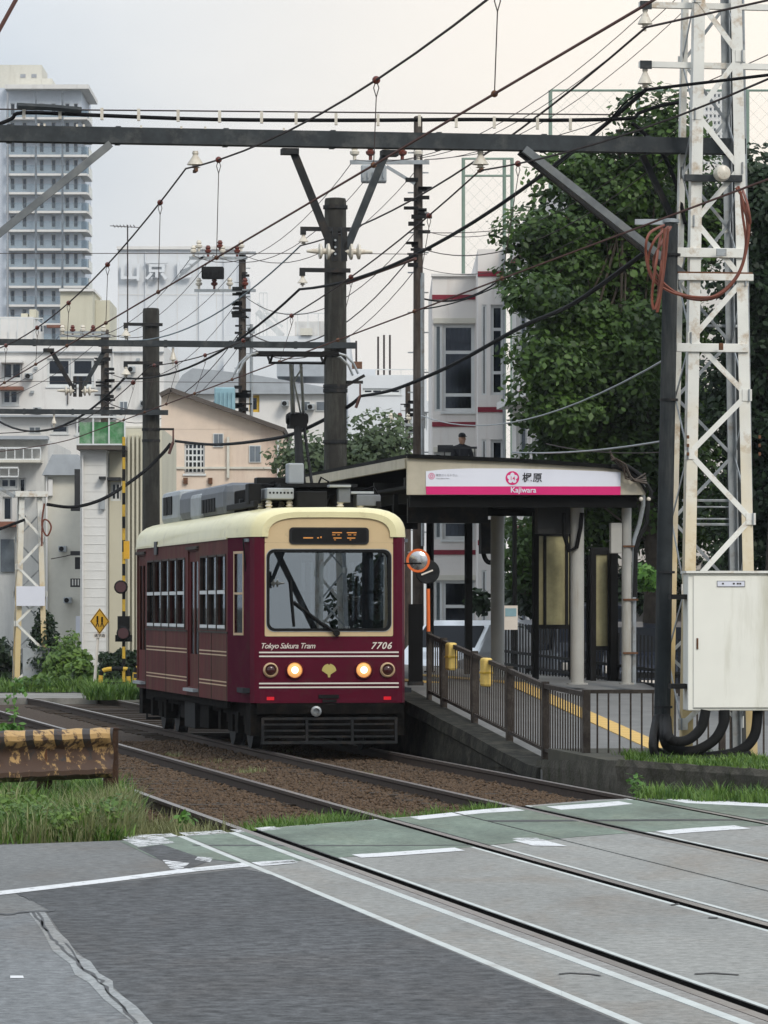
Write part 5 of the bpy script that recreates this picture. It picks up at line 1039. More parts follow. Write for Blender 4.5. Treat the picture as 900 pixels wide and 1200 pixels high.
# catenary of both tracks
ST = [17.5, G1T, t2-.3, t3-.3, 127]
def catenary(label, Lm, Hs, Lc, Hc, tdrop, grp='overhead contact lines'):
    th = thing('overhead_line', label, 'overhead line', T(Lm, G1T, 5), 0, grp); o = th.location
    def mess(t):
        for i in range(len(ST)-1):
            if ST[i] <= t <= ST[i+1] or (i == 0 and t < ST[0]) or (i == len(ST)-2 and t > ST[-1]):
                u = (t-ST[i])/(ST[i+1]-ST[i]); sag = .5 if i == 0 else .45; v = T(Lm, t, Hs[i]+(Hs[i+1]-Hs[i])*u-4*sag*u*(1-u)); return v
    ts = [t for t in np.arange(12, 126, 1.5)]+[s for s in ST[1:4]]; ts = sorted(ts)
    def bd(v, t): s = max(0, t-84); q = v.copy(); return q+Vector((-.012*s*s*CO, -.012*s*s*SI, 0))
    m = MB(); m.tube([bd(mess(t), t)-o for t in ts], .0095, 5); m.build('messenger_wire', 'wire', th, smooth=True)
    m = MB(); m.tube([bd(T(Lc, t, Hc), t)-o for t in ts], .0095, 5); m.build('contact_wire', 'wire_red', th, smooth=True)
    for t in tdrop:
        a, b = bd(mess(t), t)-o, bd(T(Lc, t, Hc), t)-o; m = MB(); m.tube([a, a-Vector((.02,0,.06)), a-Vector((.0,0,.13)), b], .004, 4); m.tube([a, a-Vector((-.02,0,.06)), a-Vector((0,0,.13))], .004, 4); m.build('dropper', 'wire', th)
        m = MB(); m.ball(a, .032 if t < 75 else .045, 8); m.build('clamp_ball', 'brown_insulator', th, smooth=True); m = MB(); m.ball(b, .024, 6); m.build('contact_clip', 'rust', th)
def td(xs, L): return [tAt(x, L) for x in xs]
catenary('contact line with dark ball clamps over the left track', 5.62, [6.3,6.22,5.95,5.9,5.9], 5.60, 5.12, td([590,447,261,192,130,84,47,10], 5.66))
catenary('contact line with dark ball clamps over the tram track, touching the pantograph', 8.66, [6.4,6.25,5.8,5.75,5.7], 8.50, 4.995, td([614,509,417,347,290,245,211,185,160], 8.72))
# span and pull-off wires across the tracks
for x0, y0, x1, y1, Z, lab in ((0,297,352,297,60,'thin cross wire running left from the hanger of the big beam'), (405,297,500,298,60,'thin cross wire running right from the hanger of the big beam'), (0,447,110,447,73,'thin cross wire left of the second hanger'), (130,447,380,449,74,'thin cross wire right of the second hanger')):
    cable('cross_wire', lab, [P(x0-20*(x0==0), y0, Z-1), P(x1, y1, Z)], .007, 'wire', group=None)
# feeders on the pole arms
fp = lambda x, y, Z: P(x, y, Z)
fA = [fp(757,32,45.2), fp(352,288,Z1), fp(146,399,Z2)]; fB = [fp(757,105,45.2), fp(351,339,Z1), fp(146,443,Z2)]
cable('feeder_wire', 'upper feeder wire from the top tower arm to the pole behind the tram', [fA[0], fA[1]], .016, 'wire', sag=.35)
cable('feeder_wire', 'upper feeder wire continuing with a bluish look to the rear concrete pole', [fA[1], fA[2]], .018, 'cable_blue', sag=.45)
cable('feeder_wire', 'lower thick black feeder cable from the tower arm to the pole behind the tram', [fB[0], fB[1]], .03, 'cable', sag=.45)
cable('feeder_wire', 'lower black feeder cable between the two concrete poles', [fB[1], fB[2]], .028, 'cable', sag=.45)
cable('feeder_wire', 'black feeder cable sagging to the left from the rear concrete pole', [fB[2], fp(-20,480,128)], .035, 'cable', sag=.9)
cable('feeder_wire', 'grey wire from the top arm of the tower out of the picture', [fA[0], fp(1000,-22,44)], .016, 'wire'); cable('feeder_wire', 'black wire from the second arm of the tower out of the picture', [fB[0], fp(1000,76,44)], .022, 'cable')
cable('feeder_wire', 'black cable rising steeply from the beam to the second tower arm', smoothpts([fB[0]+Vector((0,.05,0)), fp(735,118,45.6), fp(700,155,47), fp(640,205,51)]), .012, 'cable')
cable('feeder_wire', 'thick black cable climbing from the small left tower to the rear concrete pole', smoothpts([fp(55,591,97.5), fp(87,594,97.8), fp(124,583,98.5), fp(167,554,100.2), fp(190,532,100.5), fp(200,520,100.6)]), .05, 'cable')
cable('feeder_wire', 'thick black cable sagging above the tram roof between the two concrete poles', smoothpts([fp(206,517,100.4), fp(250,521,92), fp(300,517,84), fp(345,508,79), fp(402,480,75.2), fp(421,466,74.9)]), .042, 'cable')
cable('feeder_wire', 'thick black cable crossing before the apartment house and the dark tree', smoothpts([fp(424,464,74.8), fp(460,457,70), fp(510,437,65), fp(550,417,61), fp(613,382,56), fp(673,355,51), fp(760,293,46)]), .034, 'cable')
for x, y, Z, lab in ((203,518,100.3,'short rust red insulator link at the rear concrete pole'),(422,464,74.7,'short rust red insulator link right of the pole behind the tram')): m = MB(); k_ = Z/FPX; a_ = P(x,y,Z); m.tube([a_, a_+Vector((-5*k_,0,-14*k_))], 2*k_, 6); m.tube([a_+Vector((0,0,14*k_)), a_], 1.2*k_, 6); tag(m.build('insulator_link', 'wire_red'), lab, 'insulator')
cable('feeder_wire', 'black cable coming in from the left edge to the small lattice tower', smoothpts([fp(-20,628,97), fp(0,620,97), fp(29,609,97.2)]), .045, 'cable')
cable('communication_cable', 'pale grey cable with a white sleeve in front of the apartment house and tree', [fp(494,487,99), fp(790,415,55)], .016, 'galv', sag=.5, cat='cable'); cable('communication_cable', 'pale cable just above the canopy roof against the dark tree', [fp(600,530,60), fp(776,517,46)], .014, 'galv', sag=.05, cat='cable')
cable('power_wire', 'thin wire crossing in front of the dark tree just above the canopy', [fp(640,520,60), fp(774,530,46)], .009, 'wire', sag=.05)
cable('power_wire', 'dark cable crossing the extreme upper left corner of the sky', [fp(-8,48,30), fp(24,-10,30)], .02, 'wire_red')
cable('feeder_wire', 'short dark red wire at the arm of the pole behind the tram', [fp(407,332,Z1), fp(487,303,66)], .03, 'wire_red', sag=.0)
# ------------------------------------------------------------------ street utility poles behind
def upole(label, x, ytop, Z, r, mt, arms, extras=()):
    b = P(x, 0, Z); th = thing('utility_pole', label, 'pole', (b.x, b.y, 0), 0, 'tall street utility poles behind the line'); s = Z/FPX
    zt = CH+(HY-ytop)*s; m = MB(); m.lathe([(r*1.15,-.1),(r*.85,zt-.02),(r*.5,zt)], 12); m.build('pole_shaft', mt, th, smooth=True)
    def q(px, py, dy=0): return Vector(((px-x)*s, dy, CH+(HY-py)*s))
    for (x0, x1, y, k) in arms:
        m = MB(); a, c = q(x0, y, -r-.05), q(x1, y, -r-.05); m.bar(a, c, .09); ar = m.build('crossarm', 'galv', th)
        for i in range(k):
            p = a.lerp(c, (i+.3)/k); m = MB(); m.lathe([(.04,0),(.04,.1),(.1,.14),(.11,.2),(.06,.24),(.09,.28),(.05,.36)], 10, p+Vector((0,0,.04))); m.build('insulator', 'brown_insulator' if i % 2 else 'porcelain', ar, smooth=True)
    for kind, x0, y0, x1, y1, mt2 in extras:
        m = MB(); a, c = q(x0, y0), q(x1, y1)
        if kind == 'box': m.box(a.x, c.x, -r-.5, -r-.06, c.z, a.z); o = m.build('transformer', mt2, th, bevel=.04); fm = MB(); w = (c.x-a.x)
        if kind == 'box':
            for i in range(5): fm.box(a.x+w*(i+.3)/5, a.x+w*(i+.55)/5, -r-.56, -r-.5, c.z+.08, a.z-.15)
            fm.build('cooling_fins', mt2, o)
        if kind == 'bar': m.bar(a+Vector((0,-r-.06,0)), c+Vector((0,-r-.06,0)), .07); m.build('strut', mt2, th)
        if kind == 'tube': m.tube([a+Vector((r+.05,-r*.5,0)), c+Vector((r+.05,-r*.5,0))], .06, 6); m.build('conduit', mt2, th, smooth=True)
        if kind == 'clutter':
            for i in range(22):
                z = random.uniform(c.z, a.z); sx = random.choice((-1,1)); m.box(*sorted((0, sx*random.uniform(r+.02, r+.22))), -r-.12, -r-.03, z, z+random.uniform(.03,.14))
            m.build('fittings', 'iron', th)['kind'] = 'stuff'
    # steps
    m = MB()
    for i in range(int((zt-3)/.45)): m.bar((0 if i % 2 else 0, 0, 3+i*.45), ((.3 if i % 2 else -.3)*1.0*(r+.12)/.3, 0, 3+i*.45), .03)
    m.build('step_bolt', 'galv', th)['kind'] = 'stuff'
    return th
upole('tall dark wooden utility pole with one crossarm and a grey switch box', 490, 136, 100, .115, 'wood_pole', [(410,503,191,5)], [('box',423,196,453,216,'ac_light'),('bar',453,196,486,216,'galv'),('clutter',0,210,0,320,''),('tube',486,320,486,640,'galv')])
upole('brown utility pole with stacked crossarms and a pale blue transformer', 284, 296, 140, .13, 'wood_pole', [(222,290,303,4),(226,300,297,3),(228,300,341,4)], [('box',237,314,263,328,'iron'),('box',252,455,276,486,'sea_blue'),('bar',210,325,240,300,'galv'),('clutter',0,320,0,420,''),('clutter',0,450,0,510,''),('tube',288,380,288,600,'galv')])
p3 = upole('weathered utility pole at the left with a street lamp and low crossarm', 123, 386, 165, .17, 'wood_pole', [(70,130,394,5),(76,124,390,0)], [('clutter',0,420,0,480,''),('box',111,610,119,636,'ac_light'),('clutter',0,560,0,660,'')])
s = 165/FPX; m = MB(); m.tube([(-.2,-.2,CH+(HY-668)*s),(-.5,-.2,CH+(HY-655)*s),(-.95,-.2,CH+(HY-650)*s)], .04, 6); m.build('lamp_arm', 'galv', p3, smooth=True); m = MB(); m.box(-1.25,-.85,-.35,-.05,CH+(HY-651)*s,CH+(HY-645)*s); m.build('lamp_head', 'iron', p3)
upole('distant slim utility pole right of the pole with the transformer', 478, 450, 150, .10, 'wood_pole', [(455,486,498,3)], [('clutter',0,470,0,540,'')])
def pw(lab, pts, r=.02, mt='wire', sag=.8, n=1):
    for a, b in zip(pts, pts[1:]): cable('power_wire', lab, [fp(*a), fp(*b)], r, mt, sag=sag, n=4, group='power wires between the street poles')
nm_ = ['left end', 'second place', 'right end']
for i, (a, b, c) in enumerate((((415,187),(226,299),(72,391)), ((447,187),(250,299),(95,391)), ((498,187),(288,300),(125,391)))):
    pw('power wire strand tied at the %s of the crossarm, falling from the wooden pole' % nm_[i], [(a[0],a[1],100),(b[0],b[1],140)], .014, sag=1.0)
    pw('power wire strand from the %s of the brown pole crossarm to the weathered pole' % nm_[i], [(b[0],b[1],140),(c[0],c[1],165)], .016, sag=1.0)
    pw('power wire from the %s of the wooden pole crossarm out of the top right' % nm_[i], [(a[0],a[1],100),(760+i*50,10-28*i,62)], .010, sag=.7)
    pw('power wire from the %s of the weathered pole crossarm to the left edge' % nm_[i], [(c[0],c[1],165),(-20,445+i*13,190)], .016, sag=.5)
for y0, y1, y2, r, w_ in ((268,345,420,.016,'upper'),(290,385,455,.024,'thicker middle'),(312,400,470,.016,'lowest')):
    pw('%s communication wire slung from the wooden pole to the brown pole' % w_, [(490,y0,99.8),(284,y1,139.8)], r, sag=1.2); pw('%s communication wire slung from the brown pole to the weathered pole' % w_, [(284,y1,139.8),(123,y2+15,164.8)], r, sag=1.2)
    pw('%s communication wire running from the wooden pole to the upper right' % w_, [(490,y0,99.8),(830,y0-150,60)], r*.55, sag=.8)
pw('pale communication wire passing the beige house', [(284,490,139.5),(203,520,135)], .02, sag=.2); pw('communication wire sagging on to the left house', [(284,500,139.5),(60,655,120)], .016, sag=.8); pw('communication wire left of the weathered pole', [(123,552,164),(0,585,150)], .02, sag=.4)
pw('thick low cable between the weathered pole and the left tower', [(120,622,164),(52,645,140)], .07, sag=.3); pw('wire from the weathered pole past the crossing signal to the brown pole', [(123,615,164),(290,560,142)], .018, sag=.8); pw('thin wire from the apartment house corner to the wooden pole', [(490,272,100),(600,268,103)], .012, sag=.05)
pw('thick wire up to the apartment house roof corner', [(496,350,100),(600,316,101)], .025, 'cable', .3); pw('thinner wire to the roof of the apartment house wing', [(496,362,100),(640,300,90)], .02, 'cable', .2); pw('thin wire to the far right of the sky behind the tower', [(498,187,100),(905,62,60)], .01, 'wire', .3)
# small far lattice tower at the left
st, _ = lattice_tower('lattice_tower', 'small pale lattice tower standing beyond the guard rail at the left', toLT(P(35,0,98))[0], toLT(P(35,0,98))[1], -.1, 4.25, .74, .5, .6, [.2,.85,1.5,2.15,2.75,3.35,3.95], 'tower_yellow', ysplit=1.9)
def Sp(x, y): p = P(x, y, 97.6); inv = (Matrix.Translation(st.location) @ Matrix.Rotation(TH, 4, 'Z')).inverted(); return inv @ p
a, b = Sp(18, 577), Sp(57, 582); m = MB(); m.box(a.x, b.x, -.36, .36, b.z, a.z+.03); m.build('top_plate', 'tower_white', st); a, b = Sp(19, 687), Sp(53, 710); m = MB(); m.box(a.x, b.x, -.4, -.37, b.z, a.z); m.build('name_board', 'sign_white', st)
m = MB(); m.box(a.x+.15, a.x+.75, -.34, .1, 0.1, .95); m.build('base_cabinet', 'ac_light', st); m = MB(); m.bar(Sp(17,582), Sp(-30,555), .08); m.build('bracing_arm', 'galv', st)
m = MB(); m.tube(smoothpts([Sp(52,590),Sp(49,615),Sp(55,628),Sp(60,618),Sp(56,610),Sp(50,612),Sp(49,640)]), .02, 5); m.build('cable_loop', 'orange_hose', st, smooth=True)
# crossing warning signal, barrier and warning sign at the far crossing
sx0 = P(145, 0, 90); sg_ = thing('crossing_signal', 'tall yellow and black striped crossing signal post with dark lamp heads', 'signal', (sx0.x, sx0.y, 0), 0); s = 90/FPX
zt = CH+(HY-512)*s; k = 0; z = 0.0
while z < zt: m = MB(); m.lathe([(.033,z),(.033,min(z+.24, zt))], 10); m.build('stripe_band', 'yellow_paint' if k % 2 else 'iron', sg_, smooth=True); z += .24; k += 1
for y, dx in ((688, -.05), (742, .0)): 
    zc = CH+(HY-y)*s; m = MB(); m.lathe([(.12,-.1),(.14,-.08),(.14,.02),(.05,.12)], 14, (dx, -.08, zc), 'y'); h = m.build('lamp_head', 'iron', sg_, smooth=True); m = MB(); m.lathe([(.11,-.02),(.1,0)], 12, (dx, -.17, zc), 'y'); m.build('lens', 'lens_off', h)
m = MB(); m.box(-.17, .17, -.06, .02, CH+(HY-752)*s, CH+(HY-744)*s); m.box(-.12,.12,-.12,.1,CH+(HY-738)*s,CH+(HY-722)*s); m.build('bell_box', 'iron', sg_); m = MB(); m.box(.0,.12,-.05,-.02,CH+(HY-655)*s,CH+(HY-634)*s, Matrix.Rotation(.0,4,'Y')); m.build('tag_plate', 'yellow_sign', sg_)
bp0 = P(118, 0, 89); br = thing('barrier_hoop', 'low yellow and black hoop barrier at the far crossing', 'barrier', (bp0.x, bp0.y, 0), 0); s = 89/FPX
pts = smoothpts([Vector((0,0,0)),Vector((0,0,.35)),Vector((.08,0,.5)),Vector((.45,0,.52)),Vector((.55,0,.45)),Vector((.56,0,0))], 5)
for i in range(len(pts)-1): 
    if i % 3 == 0: m = MB(); m.tube(pts[i:min(i+4, len(pts))], .045, 8); m.build('stripe_band', 'yellow_paint' if (i//3) % 2 else 'iron', br, smooth=True)
m = MB(); m.box(.0,.56,-.02,.02,.18,.26); m.build('cross_plate', 'iron', br)
b2o = copy_tree(br, 'second yellow and black hoop barrier hard by the rear of the tram'); b2o.location = (bp0.x+.66, bp0.y+.4, .05); br['group'] = b2o['group'] = 'hoop barriers at the far crossing'
ws0 = P(111, 0, 91); ws = thing('warning_sign', 'yellow diamond warning sign with two walking figures on a white post', 'road sign', (ws0.x, ws0.y, 0), 0); s = 91/FPX
m = MB(); m.tube([(-.02,0,-.1),(.07,0,CH+(HY-740)*s)], .032, 8); m.build('post', 'print_white', ws, smooth=True)
zc = CH+(HY-728)*s; xc = 6*s; r_ = .27; m = MB(); m.prism([(xc-r_*.74,zc),(xc,zc-r_),(xc+r_*.74,zc),(xc,zc+r_)], .015, Matrix.Translation((0,-.06,0))); sp = m.build('sign_plate', 'yellow_sign', ws)
m = MB(); q = r_*.9
for a, b in (((-.74,0),(0,-1)),((0,-1),(.74,0)),((.74,0),(0,1)),((0,1),(-.74,0))): m.bar((xc+a[0]*q,-.064,zc+a[1]*q),(xc+b[0]*q,-.064,zc+b[1]*q), .012, .003, (0,1,0))
for dx, h in ((-.045,1.0),(.05,.8)):
    m.ball((xc+dx, -.064, zc+.09*h), .02, 8); m.bar((xc+dx,-.064,zc+.07*h),(xc+dx,-.064,zc-.02), .035, .004, (0,1,0)); m.bar((xc+dx,-.064,zc-.02),(xc+dx-.03,-.064,zc-.11), .016, .004, (0,1,0)); m.bar((xc+dx,-.064,zc-.02),(xc+dx+.03,-.064,zc-.11), .016, .004, (0,1,0))
m.build('pictogram', 'iron', sp); m = MB(); z1 = CH+(HY-745)*s; m.box(xc-.13,xc+.13,-.055,-.04,z1-.045,z1+.045); pp = m.build('text_plate', 'print_white', ws); link('lettering', text_mesh('通学路', .075, 'sign_ink', .001), pp, (xc, -.058, z1))
# ------------------------------------------------------------------ buildings
class Bld:
    """A building seen face on: pixel coordinates are turned to metres on its own facade plane."""
    def __init__(s, name, label, cat, x0, x1, ytop, Z, depth, wall, rot=0.0, roof='bl_grey', ybot=None, group=None, parapet=True, hz=None):
        s.Z = Z; s.k = Z/FPX; s.x0 = x0; o = P(x0, 0, Z); s.h = hz or 0
        s.t = thing(name, label, cat, (o.x, o.y, s.h), rot, group); s.W = (x1-x0)*s.k; s.H = s.v(ytop); s.D = depth; s.wall = wall; s.holes = []; s.wins = []; s.roofm = roof; s.par = parapet
    def u(s, x): return (x-s.x0)*s.k
    def v(s, y): return CH+(HY-y)*s.k-s.h
    def win(s, x0, y0, x1, y1, cols=1, rows=(), fw=.06, frame='frame_white', back='room_dark', inset=.12, pane='pane_house', curtain=None):
        a, b, c, d = s.u(x0), s.u(x1), s.v(y1), s.v(y0); s.holes.append((a, b, c, d)); s.wins.append((a, b, c, d, cols, rows, fw, frame, back, inset, pane, curtain)); return s
    def hole(s, x0, y0, x1, y1): s.holes.append((s.u(x0), s.u(x1), s.v(y1), s.v(y0))); return s
    def done(s):
        m = MB(); m.wall(0, s.W, -.3, s.H, 0, .22, s.holes); m.build('wall', s.wall, s.t)
        m = MB(); m.box(0, .22, .221, s.D, -.3, s.H); m.build('wall', s.wall, s.t); m = MB(); m.box(s.W-.22, s.W, .221, s.D, -.3, s.H); m.build('wall', s.wall, s.t)
        m = MB(); m.box(.221, s.W-.221, s.D-.22, s.D, -.3, s.H); m.build('wall', s.wall, s.t)
        m = MB(); m.box(.222, s.W-.222, .222, s.D-.222, s.H-.5, s.H-.2); m.build('roof', s.roofm, s.t)
        if s.holes: m = MB(); m.box(.23, s.W-.23, 1.6, 1.7, -.2, s.H-.5); m.build('inner_wall', 'room_dark', s.t)
        for (a, b, c, d, cols, rows, fw, frame, back, inset, pane, curtain) in s.wins:
            m = MB(); y = inset; m.box(a, a+fw, y-.03, y+.04, c, d); m.box(b-fw, b, y-.03, y+.04, c, d); m.box(a+fw, b-fw, y-.03, y+.04, d-fw, d); m.box(a+fw, b-fw, y-.03, y+.04, c, c+fw)
            for i in range(1, cols): q = a+(b-a)*i/cols; m.box(q-fw*.4, q+fw*.4, y-.028, y+.038, c+fw, d-fw)
            for r in rows: q = c+(d-c)*r; m.box(a+fw, b-fw, y-.026, y+.036, q-fw*.5, q+fw*.5)
            w = m.build('window', frame, s.t); g = MB(); g.box(a+fw*.5, b-fw*.5, y, y+.008, c+fw*.5, d-fw*.5); g.build('pane', pane, w)
            if curtain:
                m = MB(); n = max(6, int((b-a)/.09)); vs = []
                for i in range(n+1):
                    q = a+.03+(b-a-.06)*i/n; yy = y+.2+(.04 if i % 2 else -.0); vs += [(q, yy, c), (q, yy, d)]
                m.add(vs, [(2*i, 2*i+2, 2*i+3, 2*i+1) for i in range(n)]); m.build('curtain', curtain, w)
            if (b-a) > .4: m = MB(); m.box(a-.04, b+.04, -.05, .0, c-.06, c-.005); m.build('sill', frame, w)
        return s
    def box(s, name, x0, y0, x1, y1, ya, yb, mt, bevel=0, parent=None):
        m = MB(); m.box(s.u(x0), s.u(x1), ya, yb, s.v(y1), s.v(y0)); return m.build(name, mt, parent or s.t, bevel=bevel)
    def rail(s, x0, x1, y0, y1, ya=-.9, step=.14, mt='frame_white', name='balcony_rail', w=.03):
        m = MB(); a, b, c, d = s.u(x0), s.u(x1), s.v(y1), s.v(y0); m.box(a, b, ya-.03, ya+.03, d-.05, d); m.box(a, b, ya-.02, ya+.02, c, c+.04); n = max(2, int((b-a)/step))
        for i in range(n+1): q = a+(b-a)*i/n; m.box(q-w/2, q+w/2, ya-.015, ya+.015, c+.04, d-.05)
        o = m.build(name, mt, s.t); return o
# --- white apartment house with dark red bands behind the shelter
A = Bld('apartment_house', 'white apartment house with dark red bands and tall blue curtained windows behind the canopy', 'building', 506.5, 566, 322, 104, 9, 'bl_pinkwhite')
for (ya, yb) in ((380, 482), (530, 632), (680, 782)):
    A.win(509, ya, 518, yb, fw=.05, pane='pane_balcony', inset=.06)
    A.win(518.5, ya, 556, yb, rows=(.20,.70) if ya != 380 else (.19,.68), fw=.075, curtain='curtain', inset=.1)
A.done()
for y in (345.5, 494.5, 644.5): A.box('red_band', 506.3, y, 560, y+5.5, -.03, .0, 'band_red')
for y in (373, 524, 674): A.box('lintel', 508, y, 558, y+6, -.06, -.031 if 0 else 0, 'bl_beige')
A.box('coping', 505.5, 321, 566.5, 324, -.08, .3, 'bl_white')
B = Bld('apartment_house', 'projecting white stair bay with red bands joined to the apartment house', 'building', 560, 592, 292, 101.5, 9, 'bl_pinkwhite')
for (ya, yb) in ((357, 463), (515, 612), (668, 770)): B.win(564.5, ya, 570, yb, fw=.04, inset=.05, pane='pane_house'); B.win(575, ya, 592-1.5, yb, rows=(.25,.73), fw=.07, curtain='curtain')
B.done()
for y in (318, 477, 633): B.box('red_band', 559.8, y, 590, y+6, -.03, 0, 'band_red')
B.box('down_pipe', 589, 290, 592, 800, -.16, -.04, 'galv')
Cc = Bld('apartment_house', 'nearer wing of the white apartment house running towards the tree with slanting red bands', 'building', 595, 700, 268, 86, 14.5, 'bl_pinkwhite'); Cc.t.location = P(600, 0, 100.8); Cc.t.location.z = 0; Cc.t.rotation_euler[2] = R(-86.2)
Cc.W = 15.5; Cc.H = 10.3; Cc.D = 2.6; Cc.holes = []
Cc.u = lambda x: x; Cc.v = lambda y: y
for i in range(4):
    for z in (1.2, 4.2, 7.2): Cc.win(1.0+i*3.6, z+1.7, 3.4+i*3.6, z, cols=2, fw=.08, curtain='curtain')
Cc.done()
for z in (3.45, 6.45, 9.5): Cc.box('red_band', .0, z+.12, 15.5, z, -.04, 0, 'band_red')
for z in (3.35, 6.35): Cc.box('ledge', 0, z+.05, 15.5, z-.1, -.35, -.0, 'bl_white')
# sports net poles and net on the roof behind
def netpole(name, label, poles, y_top, y_bot, Z, bars):
    th = thing(name, label, 'net', tuple(P(poles[0], 0, Z).xy)+(0,), 0); s = Z/FPX; xs = [(x-poles[0])*s for x in poles]; z0, z1 = CH+(HY-y_bot)*s, CH+(HY-y_top)*s
    for x in xs: m = MB(); m.tube([(x,0,z0),(x,0,z1)], .06, 8); m.build('post', 'net_green', th, smooth=True)
    for y in bars: m = MB(); z = CH+(HY-y)*s; m.tube([(xs[0],0,z),(xs[-1],0,z)], .04, 6); m.build('rail', 'net_green', th)
    m = MB(); d = .42; W_, H_ = xs[-1]-xs[0], z1-z0
    k = -H_
    while k < W_:                                      # diagonal strands
        a0, a1 = max(k, 0), min(k+H_, W_)
        if a1 > a0: m.bar((xs[0]+a0, 0, z0+(a0-k)), (xs[0]+a1, 0, z0+(a1-k)), .0045); m.bar((xs[0]+a0, .01, z1-(a0-k)), (xs[0]+a1, .01, z1-(a1-k)), .0045)
        k += d
    o = m.build('netting', 'net_green', th); o['kind'] = 'stuff'; return th
netpole('ball_net', 'green sports net and posts rising behind the apartment house roof', [543, 591, 600], 185, 800, 150, (186, 206))
netpole('ball_net', 'pale green ball net on posts above the crown of the big tree', [645, 748, 876, 960], 106, 800, 140, (106,))
# --- beige house with gable
H_ = Bld('house', 'beige gabled house with a barred square window and dark roof edge', 'house', 189, 331, 503, 128, 9, 'bl_pink', parapet=False)
H_.win(216, 519, 240, 555, cols=5, rows=(.2,.4,.6,.8), fw=.05, frame='frame_white'); H_.win(317, 492, 323, 510, fw=.04) if 0 else None
H_.done()
def gable(b, pts, y0, y1, mt, name, rmt='roof_dark', th=.14, over=.35):
    m = MB(); p = [(b.u(x), b.v(y)) for x, y in pts]; m.prism(p, y1-y0, Matrix.Translation((0, y0, 0))); g = m.build(name, mt, b.t)
    top = sorted([q for q in p if q[1] > min(z for _, z in p)+.05 or True], key=lambda q: q[0]); m = MB()
    up_ = [q for q in p[:-1]] if 0 else p
    return g
gable(H_, [(189,503.2),(331,503.2),(200,458),(189,463)], .0, 9, 'bl_pink', 'gable_wall')
for a, b in (((188,463.5),(201,457)), ((200.5,457),(334,504.5))):
    m = MB(); m.bar((H_.u(a[0]), 4.4, H_.v(a[1])), (H_.u(b[0]), 4.4, H_.v(b[1])), 9.6, .12, (0,0,1)); m.build('roof', 'roof_dark', H_.t)
H_.box('string_course', 189, 547, 331, 549.5, -.06, 0, 'bl_beige'); H_.box('down_pipe', 266, 512, 269, 560, -.12, -.02, 'bl_beige'); H_.box('down_pipe', 325, 512, 327, 700, -.12, -.02, 'frame_white')
for x in (215, 244): H_.box('vent_hood', x, 560, x+5, 567, -.1, 0, 'rust')
H_.box('window_box', 316, 480+16, 331, 520, -.04, 0, 'frame_white') if 0 else None
# --- white windowless block with raised roof characters
S_ = Bld('warehouse_block', 'tall pale windowless block with large raised roof characters on its top left', 'building', 138, 277, 290, 235, 25, 'bl_bluewhite')
S_.done(); S_.box('coping', 137, 289, 278, 292.5, -.2, .3, 'bl_white')
for ch, x, yc, sz in (('山', 153, 319, 21), ('京', 184, 318, 22), ('ビ', 216, 318, 19)):
    o = link('roof_character', text_mesh(ch, sz*S_.k*1.25, 'bl_bluewhite', .10, 0, .03), S_.t, (S_.u(x), -.3, S_.v(yc)))
for x in (170, 233, 262): S_.box('drain_pipe', x, 400, x+1.2, 292, -.1, 0, 'bl_bluewhite')
S2 = Bld('warehouse_block', 'lower pale wing of the windowless block with railings and a stair on its roof', 'building', 262, 410, 394, 225, 30, 'bl_bluewhite'); S2.done()
S2.rail(300, 385, 366, 394, .4, .5, w=.05); S2.rail(303, 312, 340, 394, 1.6, .4, w=.04); S2.box('roof_hut', 345, 392, 385, 375, 1.0, 4.0, 'bl_white'); S2.box('vent_unit', 352, 393, 366, 385, -.2, .6, 'bl_beige')
m = MB(); m.bar((S2.u(300), 2, S2.v(352)), (S2.u(330), 2, S2.v(380)), .12); m.bar((S2.u(300), 2, S2.v(362)), (S2.u(330), 2, S2.v(391)), .3); m.build('roof_stair', 'frame_white', S2.t)
m = MB(); m.box(S2.u(240), S2.u(278), 1, 4, S2.v(395), S2.v(300)); 
# white barrel roofed hall
Hl = Bld('hall', 'long white hall with a shallow curved light roof behind the beige house', 'building', 206, 392, 452, 165, 20, 'bl_white'); Hl.win(292, 463, 304, 483, cols=1, fw=.1, frame='yellow_paint'); Hl.done()
m = MB(); arc = [(Hl.u(206), Hl.v(453)), (Hl.u(214), Hl.v(440)), (Hl.u(226), Hl.v(432)), (Hl.u(250), Hl.v(434)), (Hl.u(300), Hl.v(440)), (Hl.u(392), Hl.v(456)), (Hl.u(392), Hl.v(462)), (Hl.u(300), Hl.v(446)), (Hl.u(206), Hl.v(456))]
m.prism(arc[:6]+[(Hl.u(392), Hl.v(462)), (Hl.u(206), Hl.v(462))], 20.4, Matrix.Translation((0,-.3,0))); m.build('roof', 'roof_grey', Hl.t)
m = MB(); m.box(Hl.u(322), Hl.u(380), 3, 8, Hl.v(436), Hl.v(418)); o = m.build('roof_hut', 'roof_grey', Hl.t)
Bb = Bld('office_block', 'low pale blue grey building at the skyline between the pole and the apartment house', 'building', 408, 500, 440, 210, 20, 'bl_bluewhite'); Bb.win(425, 455, 470, 462, cols=4, fw=.1); Bb.done(); Bb.box('roof_hut', 412, 440, 440, 430, 2, 8, 'bl_bluewhite'); Bb.rail(440, 500, 432, 440, .3, .6)
for x, y in ((417,395),(443,390),(450,388),(457,388)): m = MB(); m.tube([(Bb.u(x), 3, Bb.H), (Bb.u(x), 3, Bb.v(y))], .05, 5); m.build('antenna', 'wire', Bb.t)
m = MB(); m.box(Bb.u(412), Bb.u(424), 2.7, 3.3, Bb.v(428), Bb.v(420)); m.build('antenna_box', 'rust', Bb.t)
